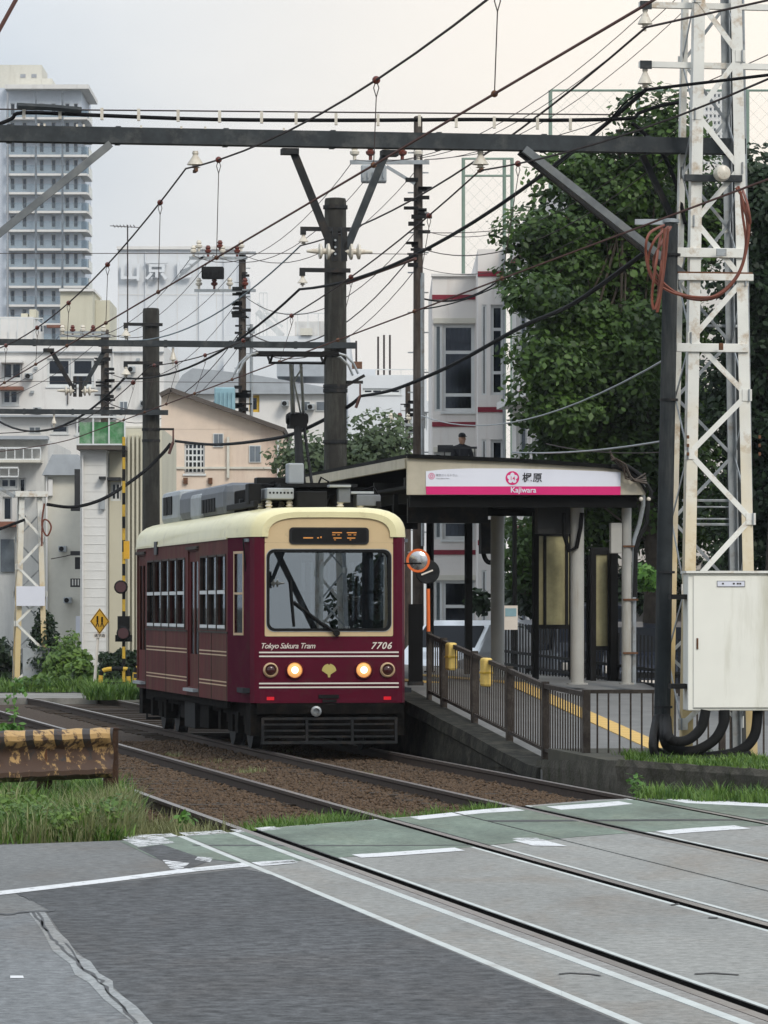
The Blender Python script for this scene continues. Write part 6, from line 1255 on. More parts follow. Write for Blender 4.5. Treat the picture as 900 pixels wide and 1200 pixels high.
# --- tower block far away
Zt = 640; kt = Zt/FPX
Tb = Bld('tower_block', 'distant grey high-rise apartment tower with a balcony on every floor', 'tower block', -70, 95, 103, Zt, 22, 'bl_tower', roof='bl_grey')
fh = 21.9; floors = [118+fh*i for i in range(28) if 118+fh*i < 725]
for i, y in enumerate(floors[:13]):
    for x in (12, 26, 46, 60, 76, 86): Tb.win(x, y+3, x+5.5, y+17, fw=.1, inset=.2, frame='frame_white')
    for x in (-10, -30, -50): Tb.win(x, y+4, x+9, y+14, fw=.1, inset=.2)
Tb.done()
sl_ = MB(); sl_.box(Tb.u(8), Tb.u(103), -1.5, 0, -.16, .16); slm = sl_.data('balcony_slab', 'bl_white'); pr_ = MB(); pr_.box(Tb.u(8), Tb.u(102.5), -1.48, -1.42, .16, 1.35); prm = pr_.data('glass_parapet', 'pane_balcony'); s3 = MB(); s3.box(Tb.u(95.2), Tb.u(104), 0, 8, -.16, .16); s3m = s3.data('side_slab', 'bl_white'); s4 = MB(); s4.box(Tb.u(103.6), Tb.u(104), 0, 8, .16, 1.4); s4.box(Tb.u(95.5), Tb.u(104), 0.01, .09, .16, 1.4); s4m = s4.data('side_parapet', 'pane_balcony')
for y in floors[1:]:
    z = Tb.v(y); link('balcony_slab', slm, Tb.t, (0,0,z)); link('glass_parapet', prm, Tb.t, (0,0,z)); link('side_slab', s3m, Tb.t, (0,0,z)); link('side_parapet', s4m, Tb.t, (0,0,z))
for x in (9, 42, 73): Tb.box('pier', x, 110, x+2.3, 725, -1.7, -1.5, 'room_grey')
Tb.box('pier', 9, 110, 11, 725, -1.75, -1.5, 'bl_grey'); Tb.box('roof_slab', 7, 101, 105, 106, -2.2, 18, 'bl_white'); Tb.box('penthouse', -40, 73, 47, 102, 3, 14, 'bl_beige'); Tb.box('penthouse', 47.2, 89, 59, 102, 3, 12, 'bl_beige')
for x in (22, 35): Tb.box('vent', x, 84, x+6, 88, 2.9, 3, 'bl_grey')
Fb = Bld('tower_block', 'very pale distant high-rise seen through the top of the white lattice tower', 'tower block', 815, 851, 107, 900, 20, 'bl_white')
for i in range(12):
    for j in range(7): Fb.win(817+j*4.8, 110+i*8, 820+j*4.8, 114+i*8, fw=.1, inset=.2)
Fb.done()
# --- left cluster
L1 = Bld('house', 'big white house with two wide windows and balconies at the far left', 'house', -60, 192, 402, 185, 14, 'bl_white')
L1.win(55, 420, 83, 453, cols=1, rows=(.42,), fw=.1); L1.win(84, 420, 110, 453, cols=1, rows=(.42,), fw=.1); L1.win(2, 424, 26, 445, fw=.1, cols=2); L1.win(2, 456, 22, 474, fw=.1, cols=2); L1.win(60, 498, 80, 508, fw=.08); L1.win(88, 497, 104, 509, fw=.08)
L1.done(); L1.box('cream_roof_room', 70, 340, 108, 401.5, .3, 5, 'bl_cream'); L1.box('cream_roof_side', 108.2, 348, 125, 401.5, 2, 7, 'bl_cream'); L1.box('roof_room_cap', 69, 338, 110, 341, .1, 5.3, 'bl_white')
L1.box('eave', 2, 423, 28, 426, -.8, 0, 'bl_white'); L1.box('eave', 0, 454, 28, 458, -.9, 0, 'roof_red'); L1.box('ledge', 0, 487, 120, 489, -.5, 0, 'roof_grey'); L1.rail(-20, 50, 372, 401, .2, .35); L1.box('terrace_wall', -60, 388, 50, 401.5, .3, .6, 'bl_white'); L1.box('roof_hut', -60, 362, 28, 401, 5, 9, 'bl_white')
L1.box('roof_edge', 55, 381, 75, 384, -.2, .3, 'roof_red'); L1.box('wire_mast', 79, 456, 80, 474, -.1, 0, 'wire')
m = MB(); m.tube([(L1.u(143), 4, L1.H), (L1.u(143), 4, L1.v(254))], .03, 5); m.bar((L1.u(122), 4, L1.v(255)), (L1.u(157), 4, L1.v(257)), .03)
for i in range(7): x = 127+i*4; m.bar((L1.u(x), 3.4, L1.v(255.5)), (L1.u(x), 4.6, L1.v(255.5)), .025)
m.build('tv_antenna', 'wire', L1.t)
L2 = Bld('house', 'old white wooden house with narrow upper windows and balconies at the left edge', 'house', -60, 56, 515, 135, 10, 'siding', roof='roof_grey')
L2.win(0, 560, 20, 572, cols=2, fw=.06, frame='frame_white'); L2.win(3, 582, 14, 610, fw=.05); L2.win(22, 560, 30, 585, fw=.05); L2.win(-30, 560, -6, 590, cols=2, fw=.05)
L2.done(); L2.rail(-20, 50, 525, 540, -.8, .25); L2.box('balcony_floor', -20, 540, 50, 543, -.9, 0, 'bl_beige'); L2.box('eave', -60, 512, 58, 516, -.9, 0, 'roof_grey'); L2.rail(-20, 24, 548, 560, -.8, .25); L2.box('red_roof', 0, 612, 22, 618, -1.2, 0, 'roof_red'); L2.box('dark_shutter', 1, 632, 17, 670, -.1, 0, 'room_grey')
L3 = Bld('house', 'beige rendered house with a pale grey gable roof behind the small lattice tower', 'house', 52, 97, 556, 128, 9, 'bl_beige'); L3.win(86, 0, 87, 1) if 0 else None
L3.done(); m = MB(); p = [(L3.u(50), L3.v(557)), (L3.u(62), L3.v(533)), (L3.u(92), L3.v(533)), (L3.u(100), L3.v(557))]; m.prism(p, 9.4, Matrix.Translation((0,-.3,0))); m.build('roof', 'roof_grey', L3.t)
L3.box('down_pipe', 54, 558, 56, 740, -.1, 0, 'bl_white'); L3.box('shutter_box', 57, 562, 62, 581, -.15, 0, 'bl_white')
L4 = Bld('house', 'white clapboard house with a tall narrow dark window and small shuttered openings', 'house', 96, 146, 528, 122, 9, 'siding')
L4.win(89+8, 553, 99, 596, fw=.03) if 0 else None
L4.done()
m = MB(); L4.box('stair_window', 88, 550, 97.8, 596, -.25, -.0, 'frame_dark'); L4.box('window_hood', 84, 594, 99.5, 599, -.4, 0, 'frame_dark')
L4.box('window_canopy', 84, 646, 100, 651, -.5, -.0, 'frame_dark'); w = L4.box('small_window', 88, 653, 94, 667, -.06, 0, 'frame_dark'); w = L4.box('bay_window', 83, 678, 98, 688, -.2, 0, 'frame_dark')
for i in range(4): L4.box('slat', 85+i*3.3, 679, 86.6+i*3.3, 686, -.22, -.205, 'bl_white', parent=w)
for x in (99, 101): L4.box('down_pipe', x, 560, x+1.6, 780, -.12, 0, 'bl_white')
for i in range(22): L4.box('siding_board', 102.5, 540+i*10.5, 146, 541+i*10.5, -.02, 0, 'bl_white')
L4.box('garage_front', 90, 722, 122, 756, -.4, 0, 'sign_white'); L4.box('base_wall', 60, 745, 146, 790, -.5, -.02, 'bl_beige')
L5 = Bld('house', 'narrow cream building with vertical pipes and a green netted balcony', 'house', 128, 190, 502, 116, 8, 'bl_cream'); L5.win(129.5, 565, 142, 587, cols=2, fw=.06, inset=.08); L5.done()
for x in (150, 155, 160, 165): L5.box('down_pipe', x, 510, x+2.6, 780, -.14, 0, 'bl_cream')
L5.box('eave', 125, 560, 143, 563.5, -.6, 0, 'frame_dark'); L5.box('balcony_floor', 94, 524, 150, 529, -1.4, .0, 'roof_dark'); L5.box('balcony_net', 97, 497, 150, 522, -1.3, -1.27, 'green_cloth'); L5.rail(95, 150, 490, 524, -1.4, .35, 'frame_white', 'balcony_rail', .04)
L5.box('terrace_room', 97, 529, 127, 800, -1.0, 2, 'siding')
for i in range(24): L5.box('siding_board', 97.2, 536+i*10.2, 126.8, 536.5+i*10.2, -1.01, -1.0, 'siding')
L5.box('window_hood', 119.5, 560, 127.2, 563, -1.3, -1.0, 'frame_dark'); L5.box('meter_box', 121, 585, 126, 598, -1.15, -1.0, 'ac_light'); L5.box('side_pipe', 99.5, 535, 101, 790, -1.12, -1.0, 'bl_white')
# backdrop of further pale houses filling the street level
for i, (x0, x1, yt, Z, mt) in enumerate(((-200,-60,470,150,'bl_beige'),(330,410,520,150,'bl_white'),(470,512,470,170,'bl_bluewhite'))):
    bb = Bld('house', ['beige house outside the left edge','white house hidden behind the small tree and the pole','pale house glimpsed left of the apartment house'][i], 'house', x0, x1, yt, Z, 10, mt)
    for j in range(3): bb.win(x0+8+j*(x1-x0-16)/3, yt+14, x0+8+(j+.6)*(x1-x0-16)/3, yt+34, fw=.07)
    bb.done()
# walkway with a person behind the canopy roof
wk = A.box('walkway', 507, 566, 566, 572, -1.5, -.05, 'bl_beige')
A.rail(520, 590, 526, 568, -1.45, .3, 'frame_dark', 'walkway_rail', .025)
A.box('planter', 512, 524, 530, 532, -1.4, -1.1, 'frame_dark')

# lived-in details on the pale houses: cooling units, pipes, small vents and ledges
def ac_unit(B, x, y, w=9, h=7, parent=None):
    a = B.box('cooling_unit', x, y, x+w, y+h, -.55, -.05, 'ac_light', .02); m = MB(); m.lathe([(.2*h*B.k*2, -.012), (.2*h*B.k*2, 0)], 14, (B.u(x+w*.4), -.552, B.v(y+h/2)), 'y'); m.build('fan_grille', 'iron', a)
for B, pts in ((L1, ((30,438),(118,446),(40,478),(150,430),(128,486),(165,470))), (L2, ((-14,598),(22,604),(34,575))), (Hl, ((330,470),(360,474),(250,470))), (H_, ((256,596),(300,560))), (S2, ((290,384),(392,384))), (L3, ((70,640),(76,700)))):
    for x, y in pts: ac_unit(B, x, y)
for x in (132, 176): L1.box('drain_pipe', x, 405, x+1.5, 560, -.1, 0, 'bl_white')
for x, y in ((120,424),(138,452),(160,420),(36,458),(40,430)): L1.box('vent_hood', x, y, x+4, y+3, -.15, 0, 'ac_light')
for x, y, w, h in ((116,462,12,10),(34,500,14,8),(140,470,10,12)): a_ = L1.box('window_frame', x, y, x+w, y+h, -.04, 0, 'frame_white'); L1.box('pane', x+1, y+1, x+w/2-.4, y+h-1, -.045, -.041, 'room_grey', parent=a_); L1.box('pane', x+w/2+.4, y+1, x+w-1, y+h-1, -.045, -.041, 'room_grey', parent=a_)
L1.box('ledge', 112, 500, 192, 502, -.4, 0, 'bl_beige'); L1.box('stain_gutter', -60, 412, 192, 413.2, -.15, 0, 'roof_grey')
for x, y, w, h in ((232,468,10,12),(352,470,12,12),(370,470,12,12)): a_ = Hl.box('window_frame', x, y, x+w, y+h, -.05, 0, 'frame_white'); Hl.box('pane', x+1, y+1, x+w-1, y+h-1, -.06, -.051, 'room_grey', parent=a_)
for x, y, w, h in ((250,508,12,16),(292,522,14,20)): a_ = H_.box('window_frame', x, y, x+w, y+h, -.05, 0, 'frame_white'); H_.box('pane', x+1, y+1, x+w/2-.3, y+h-1, -.06, -.051, 'room_grey', parent=a_); H_.box('pane', x+w/2+.3, y+1, x+w-1, y+h-1, -.06, -.051, 'room_grey', parent=a_)
for i in range(6): S_.box('panel_joint', 138.5+i*23, 293, 139+i*23, 560, -.02, 0, 'bl_white')
for y in (345, 400, 455): S_.box('panel_joint', 138.2, y, 277, y+.6, -.021, 0, 'bl_white')
for x, y in ((30,352),(-20,356),(20,357)): L1.box('roof_tank', x-8, y, x, y+10, 5.5, 7, 'bl_cream')
# ------------------------------------------------------------------ the person on the walkway
def person(label, loc, rotz, h=1.7):
    o = thing('person', label, 'person', loc, rotz); k = h/1.7
    def skin(name, verts, edges, radii, mt, root=0):
        me = bpy.data.meshes.new(name); me.from_pydata([Vector(v)*k for v in verts], edges, []); me.materials.append(MAT[mt]); ob = link(name, me, o)
        md = ob.modifiers.new('s', 'SKIN'); md.use_smooth_shade = True
        for v, r in zip(me.skin_vertices[0].data, radii): v.radius = (r*k, r*k) if not isinstance(r, tuple) else (r[0]*k, r[1]*k)
        me.skin_vertices[0].data[root].use_root = True; sb = ob.modifiers.new('u', 'SUBSURF'); sb.levels = 1; sb.render_levels = 1
        dg = bpy.context.evaluated_depsgraph_get(); m2 = bpy.data.meshes.new_from_object(ob.evaluated_get(dg)); ob.modifiers.clear(); ob.data = m2; return ob
    V = [(0,0,.95),(0,.0,1.15),(0,0,1.38),(0,-.01,1.48),(0,-.02,1.56),
         (.1,0,.9),(.11,-.02,.5),(.11,.02,.1),(.11,-.1,.04),(-.1,0,.9),(-.11,-.02,.5),(-.11,.02,.1),(-.11,-.1,.04),
         (.19,0,1.40),(.25,-.05,1.15),(.12,-.28,1.12),(-.19,0,1.40),(-.26,-.05,1.15),(-.36,-.26,1.10)]
    E_ = [(0,1),(1,2),(2,3),(3,4),(0,5),(5,6),(6,7),(7,8),(0,9),(9,10),(10,11),(11,12),(2,13),(13,14),(14,15),(2,16),(16,17),(17,18)]
    Rr = [(.16,.11),(.15,.11),(.17,.11),.055,.05,.09,.065,.045,.04,.09,.065,.045,.04,.065,.05,.04,.065,.05,.04]
    skin('body', V, E_, Rr, 'cloth_black')
    m = MB(); m.lathe([(.02,-.13),(.055,-.11),(.075,-.05),(.08,.0),(.078,.06),(.05,.11),(.01,.125)], 14, Vector((0,-.03,1.61))*k); hd = m.build('head', 'skin', o, smooth=True)
    m = MB(); m.add([Vector((0,-.135,1.60))*k, Vector((.014,-.105,1.585))*k, Vector((-.014,-.105,1.585))*k, Vector((0,-.105,1.63))*k], [(0,1,2),(0,1,3),(0,2,3)]); m.build('nose', 'skin', hd)
    for s in (-1, 1): m = MB(); m.ball(Vector((s*.028,-.1,1.63))*k, .009); m.build('eye', 'iron', hd); m = MB(); m.ball(Vector((s*.08,-.03,1.61))*k, .018); m.build('ear', 'skin', hd)
    m = MB(); m.lathe([(.085,0),(.087,.03),(.075,.075),(.04,.1),(.005,.105)], 16, Vector((0,-.03,1.655))*k); m.box(-.06,.06,-.19,-.1,1.66,1.672); m.build('cap', 'cap_black', o, smooth=False)
    for s, base in ((1, (.12,-.28,1.12)), (-1, (-.36,-.26,1.10))):
        b = Vector(base); vs = [b, b+Vector((-s*.03,-.06,0))]; es = [(0,1)]; rr = [.028,.034]
        for i, dx in enumerate((-.03,-.01,.01,.03)): n = len(vs); vs += [vs[1]+Vector((dx,-.045-(.01 if i in (1,2) else 0),-.005)), vs[1]+Vector((dx,-.07,-.03))]; es += [(1,n),(n,n+1)]; rr += [.011,.008]
        n = len(vs); vs += [b+Vector((s*.03,-.05,.02))]; es += [(0,n)]; rr += [.011]
        skin('hand', vs, es, rr, 'skin')
    return o
w = P(542, 0, 104-.75); person('person in dark clothes and a cap leaning on the walkway rail just above the canopy roof', (w.x, w.y, CH+(HY-566)*104/FPX), R(25), 1.72) if 0 else None
ph = CH+(HY-508)*103.2/FPX; person('person in dark clothes and a cap standing on the walkway just above the canopy roof', (P(541, 0, 103.2).x, 103.2, ph-1.74), R(20), 1.7)

# ------------------------------------------------------------------ cars
def car(label, loc, rotz, paint, L=4.2, Wd=1.68, Hh=1.5, van=False):
    o = thing('car', label, 'car', loc, rotz, 'cars in the car park behind the platform')
    if van: pr = [(-L/2,.25),(-L/2,.75),(-L/2+.12,.95),(-L/2+.75,1.1),(-L/2+1.15,Hh-.05),(-L/2+1.6,Hh),(L/2-.1,Hh),(L/2,1.0),(L/2,.25)]
    else: pr = [(-L/2,.25),(-L/2,.62),(-L/2+.15,.75),(-L/2+.95,.9),(-L/2+1.65,Hh-.08),(-L/2+2.1,Hh),(L/2-.9,Hh-.04),(L/2-.25,1.0),(L/2,.85),(L/2,.25)]
    n = len(pr); secs = [(-Wd/2,.0),(-Wd/2+.06,0),(Wd/2-.06,0),(Wd/2,0)]; m = MB(); vs = []
    for j, (y, _) in enumerate(((-Wd/2,0),(-Wd/2+.10,0),(Wd/2-.10,0),(Wd/2,0))):
        for x, z in pr:
            e = j in (0, 3); zz = z
            if e and z > 1.0: zz = z-.06; yy = y*(.86)
            else: yy = y
            vs.append((x*(.985 if e else 1), yy, zz))
    fs = [(j*n+i, j*n+(i+1)%n, (j+1)*n+(i+1)%n, (j+1)*n+i) for j in range(3) for i in range(n)]+[tuple(range(n)), tuple(range(4*n-1, 3*n-1, -1))]
    m.add(vs, fs); m.build('body', paint, o, bevel=.03)
    h = Hh-.12; a = -L/2+(1.0 if not van else .82); b = -L/2+(1.62 if not van else 1.12)
    m = MB(); w1, w2 = Wd/2-.14, Wd/2-.2; d = Vector((-(h-.95), 0, (b-a))).normalized()*.02
    vs = [(a+.05,-w1,.96),(a+.05,w1,.96),(b-.05,w2,h),(b-.05,-w2,h)]; m.add([Vector(v)+d for v in vs]+[Vector(v)-d for v in vs], [(0,1,2,3),(7,6,5,4),(0,4,5,1),(1,5,6,2),(2,6,7,3),(3,7,4,0)]); m.build('windscreen', 'pane_car' if 0 else 'room_dark', o)
    for s in (-1, 1):
        yy = s*(Wd/2*.93)
        for x0, x1 in ((a+.75, a+1.6), (a+1.68, L/2-.75)):
            m = MB(); vs = [(x0,yy+s*.03,.96),(x1,yy+s*.03,.96),(x1-.08,s*(Wd/2*.86)+s*.01,h),(x0+.1,s*(Wd/2*.86)+s*.01,h)]; m.add(vs+[(v[0],v[1]-s*.02,v[2]) for v in vs], [(0,1,2,3),(7,6,5,4),(0,4,5,1),(1,5,6,2),(2,6,7,3),(3,7,4,0)]); m.build('side_window', 'room_dark', o)
        for x in (-L/2+.8, L/2-.75):
            m = MB(); m.lathe([(.22,-.11),(.3,-.1),(.31,0),(.3,.1),(.22,.11)], 20, (x, s*(Wd/2-.1), .31), 'y'); wh = m.build('wheel', 'tyre', o, smooth=True); m = MB(); m.lathe([(.19,0),(.17,s*.02),(.03,s*.01)], 12, (x, s*(Wd/2+.012), .31), 'y'); m.build('rim', 'galv', wh)
        m = MB(); m.box(-L/2-.02, -L/2+.1, s*.72-.14, s*.72+.14 if s < 0 else s*.72+.08, .6, .74); m.build('headlight', 'print_white', o, bevel=.02)
        m = MB(); m.box(a+.62, a+.74, s*(Wd/2)-.0 if s > 0 else -Wd/2-.2, s*(Wd/2)+.2 if s > 0 else -Wd/2, .95, 1.08); m.build('door_mirror', paint, o, bevel=.02)
    m = MB(); m.box(-L/2-.015, -L/2+.02, -.17, .17, .36, .48); m.build('number_plate', 'print_white', o); m = MB(); m.box(-L/2-.012, -L/2+.02, -.5, .5, .52, .62); m.build('grille', 'iron', o)
    return o
q = P(545, 0, 88); car('white car parked behind the platform, seen above the sloping fence', (q.x, 88, 0), R(62), 'white_paint', 4.0)
q = P(607, 0, 92); car('silver car parked right of the white car behind the railing', (q.x, 92, 0), R(75), 'silver_paint', 4.2)
q = P(690, 0, 84); car('dark navy van parked behind the wind screens', (q.x, 84, 0), R(95), 'navy_paint', 4.3, 1.7, 1.85, True)
q = P(765, 0, 80); car('dark car parked at the right end behind the drain pipe', (q.x, 80, 0), R(85), 'navy_paint', 4.2)
wf = thing('white_fence', 'white baluster fence of the car park seen through the shelter', 'fence', (P(590,0,96).x, 96, 0), 0); m = MB(); m.box(0, 3.9, -.02, .02, 1.25, 1.3); m.build('top_rail', 'frame_white', wf); m = MB(); m.box(-.02,.02,-.01,.01,.1,1.25); bq = m.data('baluster', 'frame_white')
for i in range(30): link('baluster', bq, wf, (i*.13, 0, 0))

# ------------------------------------------------------------------ guard rail at the lower left
gr = thing('guard_rail', 'rusty guard rail with faded yellow and black stripes at the lower left', 'guard rail', (P(130,0,40.2).x, 40.2, 0), 0)
def gp(x, y, Z): q = P(x, y, Z); return Vector((q.x-gr.location.x, q.y-gr.location.y, q.z))
m = MB(); prof = [(-.005,.19),(.022,.178),(.042,.15),(.044,.115),(.03,.085),(-.004,.045),(-.01,0),(-.004,-.045),(.03,-.085),(.044,-.115),(.042,-.15),(.022,-.178),(-.005,-.19)]; nseg = 40; vs = []
A0, A1 = gp(-160, 0, 37.4), gp(133, 0, 40.1)
for i in range(nseg+1):
    u = i/nseg; px = -160+293*u; Z = 37.4+2.7*u; yc = 893-(11*u); c = gp(px, yc, Z); 
    for a, z in prof: vs.append(c+Vector((0, -a*3.2, z*1.2-.0+.004*math.sin(i*1.7))))
n = len(prof); m.add(vs, [(i*n+j, i*n+j+1, (i+1)*n+j+1, (i+1)*n+j) for i in range(nseg) for j in range(n-1)]); o = m.build('rail_beam', 'rust', gr, smooth=True); sol = o.modifiers.new('t', 'SOLIDIFY'); sol.thickness = .006
mm = bpy.data.materials.new('rail_stripes'); mm.use_nodes = True; nn = mm.node_tree.nodes; ll = mm.node_tree.links; pb = nn['Principled BSDF']; pb.inputs['Roughness'].default_value = .7
tc_ = nn.new('ShaderNodeTexCoord'); sep = nn.new('ShaderNodeSeparateXYZ'); ll.new(tc_.outputs['Object'], sep.inputs[0])
ad = nn.new('ShaderNodeMath'); ad.operation = 'MULTIPLY_ADD'; ad.inputs[1].default_value = .12; ll.new(sep.outputs[2], ad.inputs[0]); ll.new(sep.outputs[0], ad.inputs[2])
mo = nn.new('ShaderNodeMath'); mo.operation = 'PINGPONG'; mo.inputs[1].default_value = .115; ll.new(ad.outputs[0], mo.inputs[0]); gt = nn.new('ShaderNodeMath'); gt.operation = 'GREATER_THAN'; gt.inputs[1].default_value = .083; ll.new(mo.outputs[0], gt.inputs[0])
m1 = nn.new('ShaderNodeMixRGB'); m1.inputs[1].default_value = (.42,.26,.10,1); m1.inputs[2].default_value = (.035,.028,.025,1); ll.new(gt.outputs[0], m1.inputs[0])
n1 = nn.new('ShaderNodeTexNoise'); n1.inputs['Scale'].default_value = 9; n1.inputs['Detail'].default_value = 9; n1.inputs['Roughness'].default_value = .7; ll.new(tc_.outputs['Object'], n1.inputs['Vector'])
# rust gathers in the lower half of the beam
s1 = nn.new('ShaderNodeMapRange'); s1.inputs[1].default_value = .36; s1.inputs[2].default_value = .62; s1.inputs[3].default_value = .15; s1.inputs[4].default_value = .0; ll.new(sep.outputs[2], s1.inputs[0])
a1 = nn.new('ShaderNodeMath'); ll.new(n1.outputs['Fac'], a1.inputs[0]); ll.new(s1.outputs[0], a1.inputs[1]); r1 = nn.new('ShaderNodeMapRange'); r1.inputs[1].default_value = .52; r1.inputs[2].default_value = .6; ll.new(a1.outputs[0], r1.inputs[0])
m3 = nn.new('ShaderNodeMixRGB'); m3.inputs[2].default_value = (.065,.034,.02,1); ll.new(r1.outputs[0], m3.inputs[0]); ll.new(m1.outputs[0], m3.inputs[1]); ll.new(m3.outputs[0], pb.inputs['Base Color']); o.data.materials[0] = mm
for px, Z, y0 in ((130, 40.3, 853), (-60, 38.2, 862), (50, 39.4, 866)):
    a = gp(px, y0, Z); m = MB(); m.lathe([(.07,-.1),(.07,a.z-.02),(.078,a.z-.015),(.078,a.z),(.03,a.z+.01)], 14, (a.x, a.y+(-.02 if px == 130 else .2), 0)); pst = m.build('post', 'rust_dark', gr, smooth=True)
    m = MB(); m.box(a.x-.04, a.x+.04, a.y-.02, a.y+.02, a.z-.36, a.z-.06); m.build('spacer', 'rust', pst)

# ------------------------------------------------------------------ vegetation
def leaves(name, centers, radii, n, size, mat, parent=None, seed=1, up=.55, shell=.5):
    r = np.random.default_rng(seed); C_ = np.array(centers, float); Rd = np.array(radii, float); w = (Rd[:,0]*Rd[:,1]*Rd[:,2])**.67; idx = r.choice(len(C_), n, p=w/w.sum())
    d = r.normal(size=(n,3)); d /= np.linalg.norm(d, axis=1)[:,None]; rad = r.uniform(shell, 1.0, n)**.6*(1+.25*r.normal(size=n)*.5); p = C_[idx]+d*Rd[idx]*rad[:,None]
    nr = d*.6+np.array([0,-.15,up])+r.normal(scale=.45, size=(n,3)); nr /= np.linalg.norm(nr, axis=1)[:,None]
    t = np.cross(nr, r.normal(size=(n,3))); t /= np.linalg.norm(t, axis=1)[:,None]; b = np.cross(nr, t); s = r.uniform(size[0], size[1], n)[:,None]
    droop = -.18*nr
    v = np.stack([p-t*s, p-t*.25*s+b*.6*s+droop*s, p+t*.35*s+b*.42*s+droop*s, p+t*s+droop*2*s, p+t*.35*s-b*.42*s+droop*s, p-t*.25*s-b*.6*s+droop*s], 1)
    f = (np.array([[0,1,2,3],[0,3,4,5]])[None]+(np.arange(n)*6)[:,None,None]).reshape(-1,4)
    return link(name, np_mesh(name, v.reshape(-1,3), f, mat), parent)
def tree(label, base, lobes, nclump, nleaf, size, mat, seed, trunk_r=.18, group=None, clump=(.35,.75), spread=1.0, name='leafy_tree'):
    """lobes: (cx, cy, cz, rx, ry, rz) relative to the base; clumps of leaves sit at the ends of real branches."""
    r = random.Random(seed); th = thing(name, label, 'tree', base, 0, group); cs = []; rs = []
    vol = [l[3]*l[4]*l[5] for l in lobes]
    for i in range(nclump):
        l = r.choices(lobes, vol)[0]
        while True:
            d = Vector((r.uniform(-1,1), r.uniform(-1,1), r.uniform(-1,1)))
            if .25 < d.length < 1: break
        d = d*(.55+.45*d.length)
        k = r.uniform(*clump); cs.append((l[0]+d.x*l[3], l[1]+d.y*l[4], l[2]+d.z*l[5])); rs.append((k, k, k*.62))
    for l in lobes: cs.append(l[:3]); rs.append((l[3]*.6, l[4]*.6, l[5]*.6))
    top = max(l[2]+l[5]*.4 for l in lobes); cx = sum(l[0]*v for l, v in zip(lobes, vol))/sum(vol); cyy = sum(l[1]*v for l, v in zip(lobes, vol))/sum(vol)
    m = MB(); spine = [Vector((0,0,-.1)), Vector((.1,0,top*.25)), Vector((cx*.5,cyy*.5,top*.55)), Vector((cx,cyy,top))]; m.tube(spine, trunk_r, 10, trunk_r*.3); tk = m.build('trunk', 'bark', th, smooth=True)
    br = MB()
    for i, c in enumerate(cs):
        if i % 5: continue
        u = r.uniform(.35, .95); k = min(2, int(u*3)); s_ = spine[k].lerp(spine[k+1], u*3-k); e = Vector(c); mid = s_.lerp(e, .5)+Vector((0,0,-.05*(e-s_).length)); br.tube([s_, mid, e], trunk_r*.16, 5, .008)
    br.build('branches', 'bark', th, smooth=True)['kind'] = 'stuff'
    lv_ = leaves('crown', cs, rs, nleaf, size, mat, th, seed); return th
# big broadleaf tree behind the shelter
def rel(x, y, Z, Z0, X0): q = P(x, y, Z); return (q.x-X0, q.y-Z0)
def lobe(x, y, Z, rx, rz, b, ry=None): q = P(x, y, Z); k = Z/FPX; return (q.x-b[0], q.y-b[1], q.z, rx*k, ry or max(.6, .8*rx*k), rz*k)
b = (P(760,0,80).x, 80, 0)
lobes = [lobe(x, y, Z, rx, rz, b) for x, y, Z, rx, rz in ((700,205,80,62,62),(762,165,80,42,40),(655,300,79,48,50),(720,300,81,85,85),(690,410,79,82,78),(625,345,78,25,22),(640,420,78,30,32),(760,420,81,80,90),(655,500,79,48,42),(720,530,80,80,60),(700,600,81,90,40),(775,600,81,70,50),(640,470,78,36,26),(800,250,82,50,70),(790,520,81,60,60))]
tree('large broadleaf tree with dense green crown standing behind the canopy and the white tower', b, lobes, 470, 112000, (.04,.088), 'leaf_maple', 3, .2, clump=(.28,.8))
b = (P(900,0,76).x, 76, 0); lobes = [lobe(x, y, Z, rx, rz, b) for x, y, Z, rx, rz in ((905,230,76,42,60),(900,340,76,50,90),(890,470,77,60,90),(900,590,77,60,80),(950,300,76,60,120),(960,500,76,60,120))]
b2_ = (P(850,0,88).x, 88, 0); tree('dark tree deep behind the white tower', b2_, [lobe(x, y, 88, rx, rz, b2_) for x, y, rx, rz in ((800,470,70,110),(860,400,60,120),(830,600,90,70),(740,600,80,60))], 150, 16000, (.08,.14), 'leaf_dark', 15, .2)
tree('second darker broadleaf tree at the right edge behind the white tower', b, lobes, 260, 44000, (.045,.09), 'leaf_dark', 5, .2)
def bush(label, x0, x1, ytop, ybot, Z, n, size, mat, seed, name='bush', k=14, cat='bush', dep=1.0, group=None, ragged=.35):
    r = random.Random(seed); s = Z/FPX; xc = (x0+x1)/2; b = (P(xc,0,Z).x, Z, 0); th = thing(name, label, cat, b, 0, group); cs = []; rs = []; zb = CH+(HY-ybot)*s; zt = CH+(HY-ytop)*s; w = (x1-x0)*s; H = zt-zb
    for i in range(k):
        x = r.uniform(-.5,.5)*w; hh = H*(1-ragged*r.random())*(1-.5*(abs(x)/(w*.5))**3)
        for j in range(max(1, int(hh/.35))): rr = r.uniform(.18,.32)*min(1.4, max(.6, H)); cs.append((x+r.uniform(-.1,.1), r.uniform(-.5,.5)*dep, zb+(j+.5)/max(1, int(hh/.35))*hh-.05)); rs.append((rr,rr,rr*.8))
    m = MB()
    for c in cs[::4]: m.tube([(c[0]*.4, c[1]*.4, max(0, zb-.1)), Vector(c)], .02, 5, .006)
    m.build('stems', 'bark', th, smooth=True)['kind'] = 'stuff'; leaves('foliage', cs, rs, n, size, mat, th, seed, .5, .2); return th
bush('dark dense shrubs filling the space under the big tree behind the shelter', 560, 960, 640, 716, 86, 22000, (.06,.11), 'leaf_dark', 21, k=60, dep=2.0, name='hedge', cat='hedge'); 
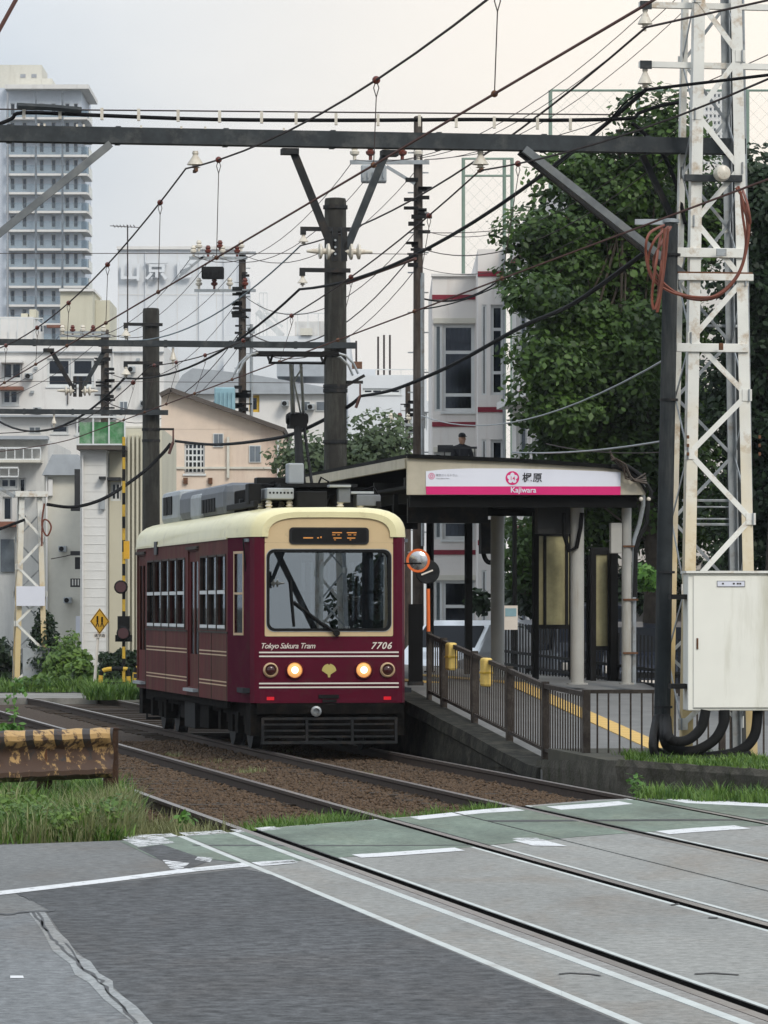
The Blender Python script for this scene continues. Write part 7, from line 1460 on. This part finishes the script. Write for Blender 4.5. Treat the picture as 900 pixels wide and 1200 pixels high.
bush('bright green shrub right of the drain pipe behind the shelter', 742, 770, 640, 690, 72, 900, (.05,.09), 'leaf_vine', 23, k=8)
bush('leafy twigs hanging low beside the apartment house behind the first column', 596, 640, 590, 690, 84, 1600, (.06,.10), 'leaf_maple', 24, k=16)
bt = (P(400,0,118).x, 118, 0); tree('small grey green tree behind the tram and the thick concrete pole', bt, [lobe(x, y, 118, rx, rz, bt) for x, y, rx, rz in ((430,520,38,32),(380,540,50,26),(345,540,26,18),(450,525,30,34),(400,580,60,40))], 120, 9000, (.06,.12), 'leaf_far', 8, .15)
for i, (x0, x1, yt, yb, Z, n, mt, lab) in enumerate(((58,100,752,806,97,3500,'leaf_bush','yellow green bush left of the diamond sign'),(84,112,766,808,95,2500,'leaf_bush','low bush at the foot of the diamond sign post'),(22,62,760,808,99,3500,'leaf_dark','dark bush around the foot of the small lattice tower'),(-40,24,742,806,102,4500,'leaf_dark','dark bush at the left edge behind the guard rail'),(118,160,754,800,101,3500,'leaf_dark','dark hedge behind the crossing signal'),(28,58,780,808,93,2000,'leaf_bush','small bush in front of the small tower'))):
    bush(lab, x0, x1, yt, yb, Z, n, (.05,.10), mt, 40+i, k=12)
# young conifer
cx = P(52,0,98); cf = thing('conifer', 'small upright conifer between the lattice tower and the diamond sign', 'tree', (cx.x, 98, 0), 0); cs = []; rs = []; rnd = random.Random(4)
for i in range(34): u = i/34; h = .3+u*1.35; rr = .5*(1-u)+.07; a = i*2.4; cs.append((rr*.6*math.cos(a), rr*.6*math.sin(a), h)); rs.append((.16+.1*(1-u),)*2+(.12,))
m = MB(); m.tube([(0,0,-.1),(0,0,1.7)], .04, 6, .01); m.build('trunk', 'bark', cf); leaves('crown', cs, rs, 3500, (.03,.06), 'leaf_dark', cf, 9)
cx = P(76,0,97); bush('thin taller shrub left of the diamond sign', 70, 84, 728, 800, 97, 1100, (.04,.07), 'leaf_bush', 77, k=5)
# big leaved vine behind the guard rail
for i, (x0, x1, yt, yb, Z, lab) in enumerate(((-30,28,826,872,44,'bright green broad leaved plant over the guard rail at the left edge'),(-10,18,906,940,39,'broad leaved weed in the grass at the left edge'))):
    bush(lab, x0, x1, yt, yb, Z, 420 if i == 0 else 160, (.035,.06), 'leaf_vine', 60+i, k=10, name='weed_plant', cat='plant', dep=.4)
m = MB(); b = P(15, 880, 43.5)
def sprig(label, x, y0, y1, Z, seed, n=60):
    r = random.Random(seed); s = Z/FPX; b0 = P(x, y1, Z); th = thing('weed_plant', label, 'plant', b0, 0); H = (y1-y0)*s; m = MB(); m.tube([(0,0,-.05),(.01,0,H*.5),(-.01,0,H)], .006, 5, .003); m.build('stem', 'leaf_vine', th); cs = [(r.uniform(-.06,.06),r.uniform(-.05,.05),H*u) for u in (.2,.4,.6,.75,.9)]; leaves('leaf_cluster', cs, [(.08,.08,.06)]*5, n, (.02,.045), 'leaf_vine', th, seed)
sprig('single leafy weed growing at the foot of the low curb wall', 749, 910, 938, 42.1, 3); sprig('tall thin weed rising behind the guard rail', 16, 795, 860, 44, 4, 70); sprig('small weed in the ballast beside the near rail', 213, 954, 968, 36.0, 5, 30)
def blades(name, label, pts, n, h, mat, seed, lean=.5, w=.004, zf=None):
    """grass blades scattered over world polygon triangles"""
    r = np.random.default_rng(seed); tri = []
    for i in range(1, len(pts)-1): tri.append((pts[0], pts[i], pts[i+1]))
    ar = np.array([((b-a).cross(c-a)).length for a, b, c in tri]); idx = r.choice(len(tri), n, p=ar/ar.sum()); u = r.random((n,2)); fl_ = u.sum(1) > 1; u[fl_] = 1-u[fl_]
    Tn = np.array([[list(p) for p in t] for t in tri]); a, b, c = Tn[idx,0], Tn[idx,1], Tn[idx,2]; p = a+(b-a)*u[:,:1]+(c-a)*u[:,1:]
    nt_ = max(6, n//45); tc__ = p[r.choice(n, nt_)]; ti = r.integers(0, nt_, n); off = r.normal(size=(n,2))*.06; mask = r.random(n) < .75; p[mask,:2] = (tc__[ti,:2]+off)[mask]
    th_ = r.uniform(.45, 1.15, nt_)[ti]; cl = np.where(mask, th_, .5); H = r.uniform(h[0], h[1], n)*cl; an = np.where(mask, np.arctan2(off[:,1], off[:,0])+r.normal(size=n)*.6, r.uniform(0, 6.28, n)); dx, dy = np.cos(an), np.sin(an); ln = r.uniform(.1, lean, n)*H
    side = np.stack([-dy, dx, 0*dx], 1)*w*r.uniform(.6,1.6,n)[:,None]; d = np.stack([dx, dy, 0*dx], 1)*ln[:,None]; z = np.stack([0*H,0*H,H],1)
    v = np.stack([p-side, p+side, p+d*.35+z*.6+side*.8, p+d*.35+z*.6-side*.8, p+d+z*.95], 1).reshape(-1,3); k = np.arange(n)[:,None]*5
    f3 = np.concatenate([k+0, k+1, k+2, k+3], 1); f4 = np.concatenate([k+3, k+2, k+4, k+4], 1)
    f = np.concatenate([np.concatenate([k,k+1,k+2],1), np.concatenate([k,k+2,k+3],1), np.concatenate([k+3,k+2,k+4],1)], 0)
    o = link(name, np_mesh(name, v, f, mat)); stuff(o, label); return o
def gpoly(pts, h): return [G(x, y, h) for x, y in pts]
v1 = [P(x, y, Z) for x, y, Z in ((-60,0,33.4),(140,0,33.9),(156,0,36.0),(140,0,42),(-60,0,40))]
for v in v1: v.z = -.03
blades('grass', 'tall green grass and weeds under the striped guard rail', v1, 15000, (.08,.30), 'leaf_grass', 1, 1.0, .006)
blades('grass', 'dry pale stalks among the grass under the guard rail', v1, 2200, (.12,.36), 'leaf_drygrass', 15, .9, .004)
blades('grass', 'pale seed-heading grass at the corner by the guard rail post', [Vector((P(x,0,Z).x, Z, -.04)) for x, Z in ((85,33.9),(140,34.0),(160,35.8),(150,39),(90,37.5))], 5000, (.08,.36), 'leaf_drygrass', 2, 1.0, .004)
blades('grass', 'weeds behind the guard rail', [Vector((P(x,0,Z).x, Z, -.04)) for x, Z in ((-60,41),(120,41),(110,47),(-60,47))], 5000, (.08,.28), 'leaf_grass', 3, .9, .006)
rw = random.Random(12); cs = []; rs = []
for i in range(60):
    x = rw.uniform(-40,150); Z = rw.uniform(34.0,36.8); q = P(x,0,Z); cs.append((q.x,q.y,rw.uniform(.02,.2))); rs.append((rw.uniform(.08,.2),)*2+(rw.uniform(.05,.12),))
o = leaves('undergrowth', cs, rs, 5200, (.014,.034), 'leaf_bush', None, 33, .6, .1); stuff(o, 'low broad leaved undergrowth between the grass at the lower left')
def band_LT(L0, L1, t0off, t1off, h): return [T(L0, edge_t(L0)+t0off, h), T(L1, edge_t(L1)+t0off, h), T(L1, edge_t(L1)+t1off, h), T(L0, edge_t(L0)+t1off, h)]
blades('grass', 'green grass tuft strip where the left track meets the crossing', band_LT(RA+.12, RB-.1, .03, 1.3, -.12), 5500, (.06,.19), 'leaf_grass', 4, .8, .005)
blades('grass', 'sparse grass between the two tracks at the crossing edge', band_LT(RB+.1, RC-.1, .03, .9, -.12), 3200, (.05,.17), 'leaf_grass', 5, .8, .005)
blades('grass', 'thin weeds left of the near rail', band_LT(3.7, RA-.1, .05, 3.0, -.12), 2600, (.05,.22), 'leaf_drygrass', 6, .8, .004)
blades('grass', 'grass on top of the low curb wall under the cabinet', [T(a, b, .24) for a, b in ((9.85,43.0),(l1+.1,t1+.2),(l1+.5,44.6),(10.2,44.8))], 6500, (.025,.10), 'leaf_grass', 7, 1.0, .005)
c0, c1 = G(745, 937), G(960, 944); bk0, bk1 = G(760, 931), G(960, 936)
blades('grass', 'bright green weeds along the foot of the low curb wall', [c0, c1, bk1, bk0], 2800, (.04,.17), 'leaf_grass', 8, 1.0, .005)
blades('grass', 'low grass by the far crossing', [Vector((P(x,0,Z).x, Z, 0)) for x, Z in ((105,84),(172,84),(176,93),(100,94))], 9000, (.12,.35), 'leaf_grass', 9, .8, .014); blades('grass', 'low grass along the far path', [Vector((P(x,0,Z).x, Z, 0)) for x, Z in ((-60,91.5),(110,91.5),(110,97),(-60,97))], 6000, (.1,.3), 'leaf_grass', 10, .8, .014)
for L, s_ in ((RC+.4, 11), (RB+.7, 12)): blades('grass', 'few weeds along the track', [T(L-.2,47,-.13),T(L+.2,47,-.13),T(L+.2,60,-.15),T(L-.2,60,-.15)], 500, (.03,.1), 'leaf_drygrass', s_, .8, .004)

# unseen tower, beam, tree and pole added for the windscreen to mirror
nt_, _ = lattice_tower('lattice_tower', 'unseen white lattice tower of the next line support, added for the windscreen reflection', 14.2, 17.5, 0, 7.6, .80, .46, .72, lv[:11], ysplit=2.9)
g0 = gantry_beam('gantry_beam', 'unseen beam of the next line support, added for the windscreen reflection', 17.5, 6.4, 2.3, 14.6, .16, 1); hanger(g0, 10.6, 1.12, .48, .075)
for s_ in (-1, 1): m = MB(); m.bar((11.9+s_*1.3, 0, -.1), (11.9+s_*.1, 0, -2.6), .11); m.build('brace', 'steel_dark', g0)
bb_ = T(17.6, 4, 0); tree('unseen tree added as a dark mass for the windscreen reflection', tuple(bb_), [(0,0,4.5,1.6,1.8,2.4),(.8,1,6.5,1.4,1.4,1.6)], 60, 5000, (.09,.16), 'leaf_dark', 31, .16)
bb_ = T(13.4, 8, 0); m = MB(); m.tube([bb_, bb_+Vector((0,0,8))], .13, 12); tag(m.build('utility_pole', 'dark_pole', smooth=True), 'unseen dark pole added on the near side of the road for the windscreen reflection', 'pole')
# ------------------------------------------------------------------ haze
hz = MB(); hz.box(-260, 300, -25, 1000, -1.3, 116); hm = bpy.data.materials.new('haze_air'); hm.use_nodes = True; nn = hm.node_tree.nodes; ll = hm.node_tree.links; nn.clear()
ho = nn.new('ShaderNodeOutputMaterial'); pv = nn.new('ShaderNodeVolumePrincipled'); pv.inputs['Color'].default_value = (.93,.96,1,1); pv.inputs['Density'].default_value = .00014; pv.inputs['Anisotropy'].default_value = .2; ll.new(pv.outputs[0], ho.inputs['Volume'])
MAT['haze_air'] = hm; stuff(hz.build('haze', 'haze_air'), 'thin pale haze over the district')
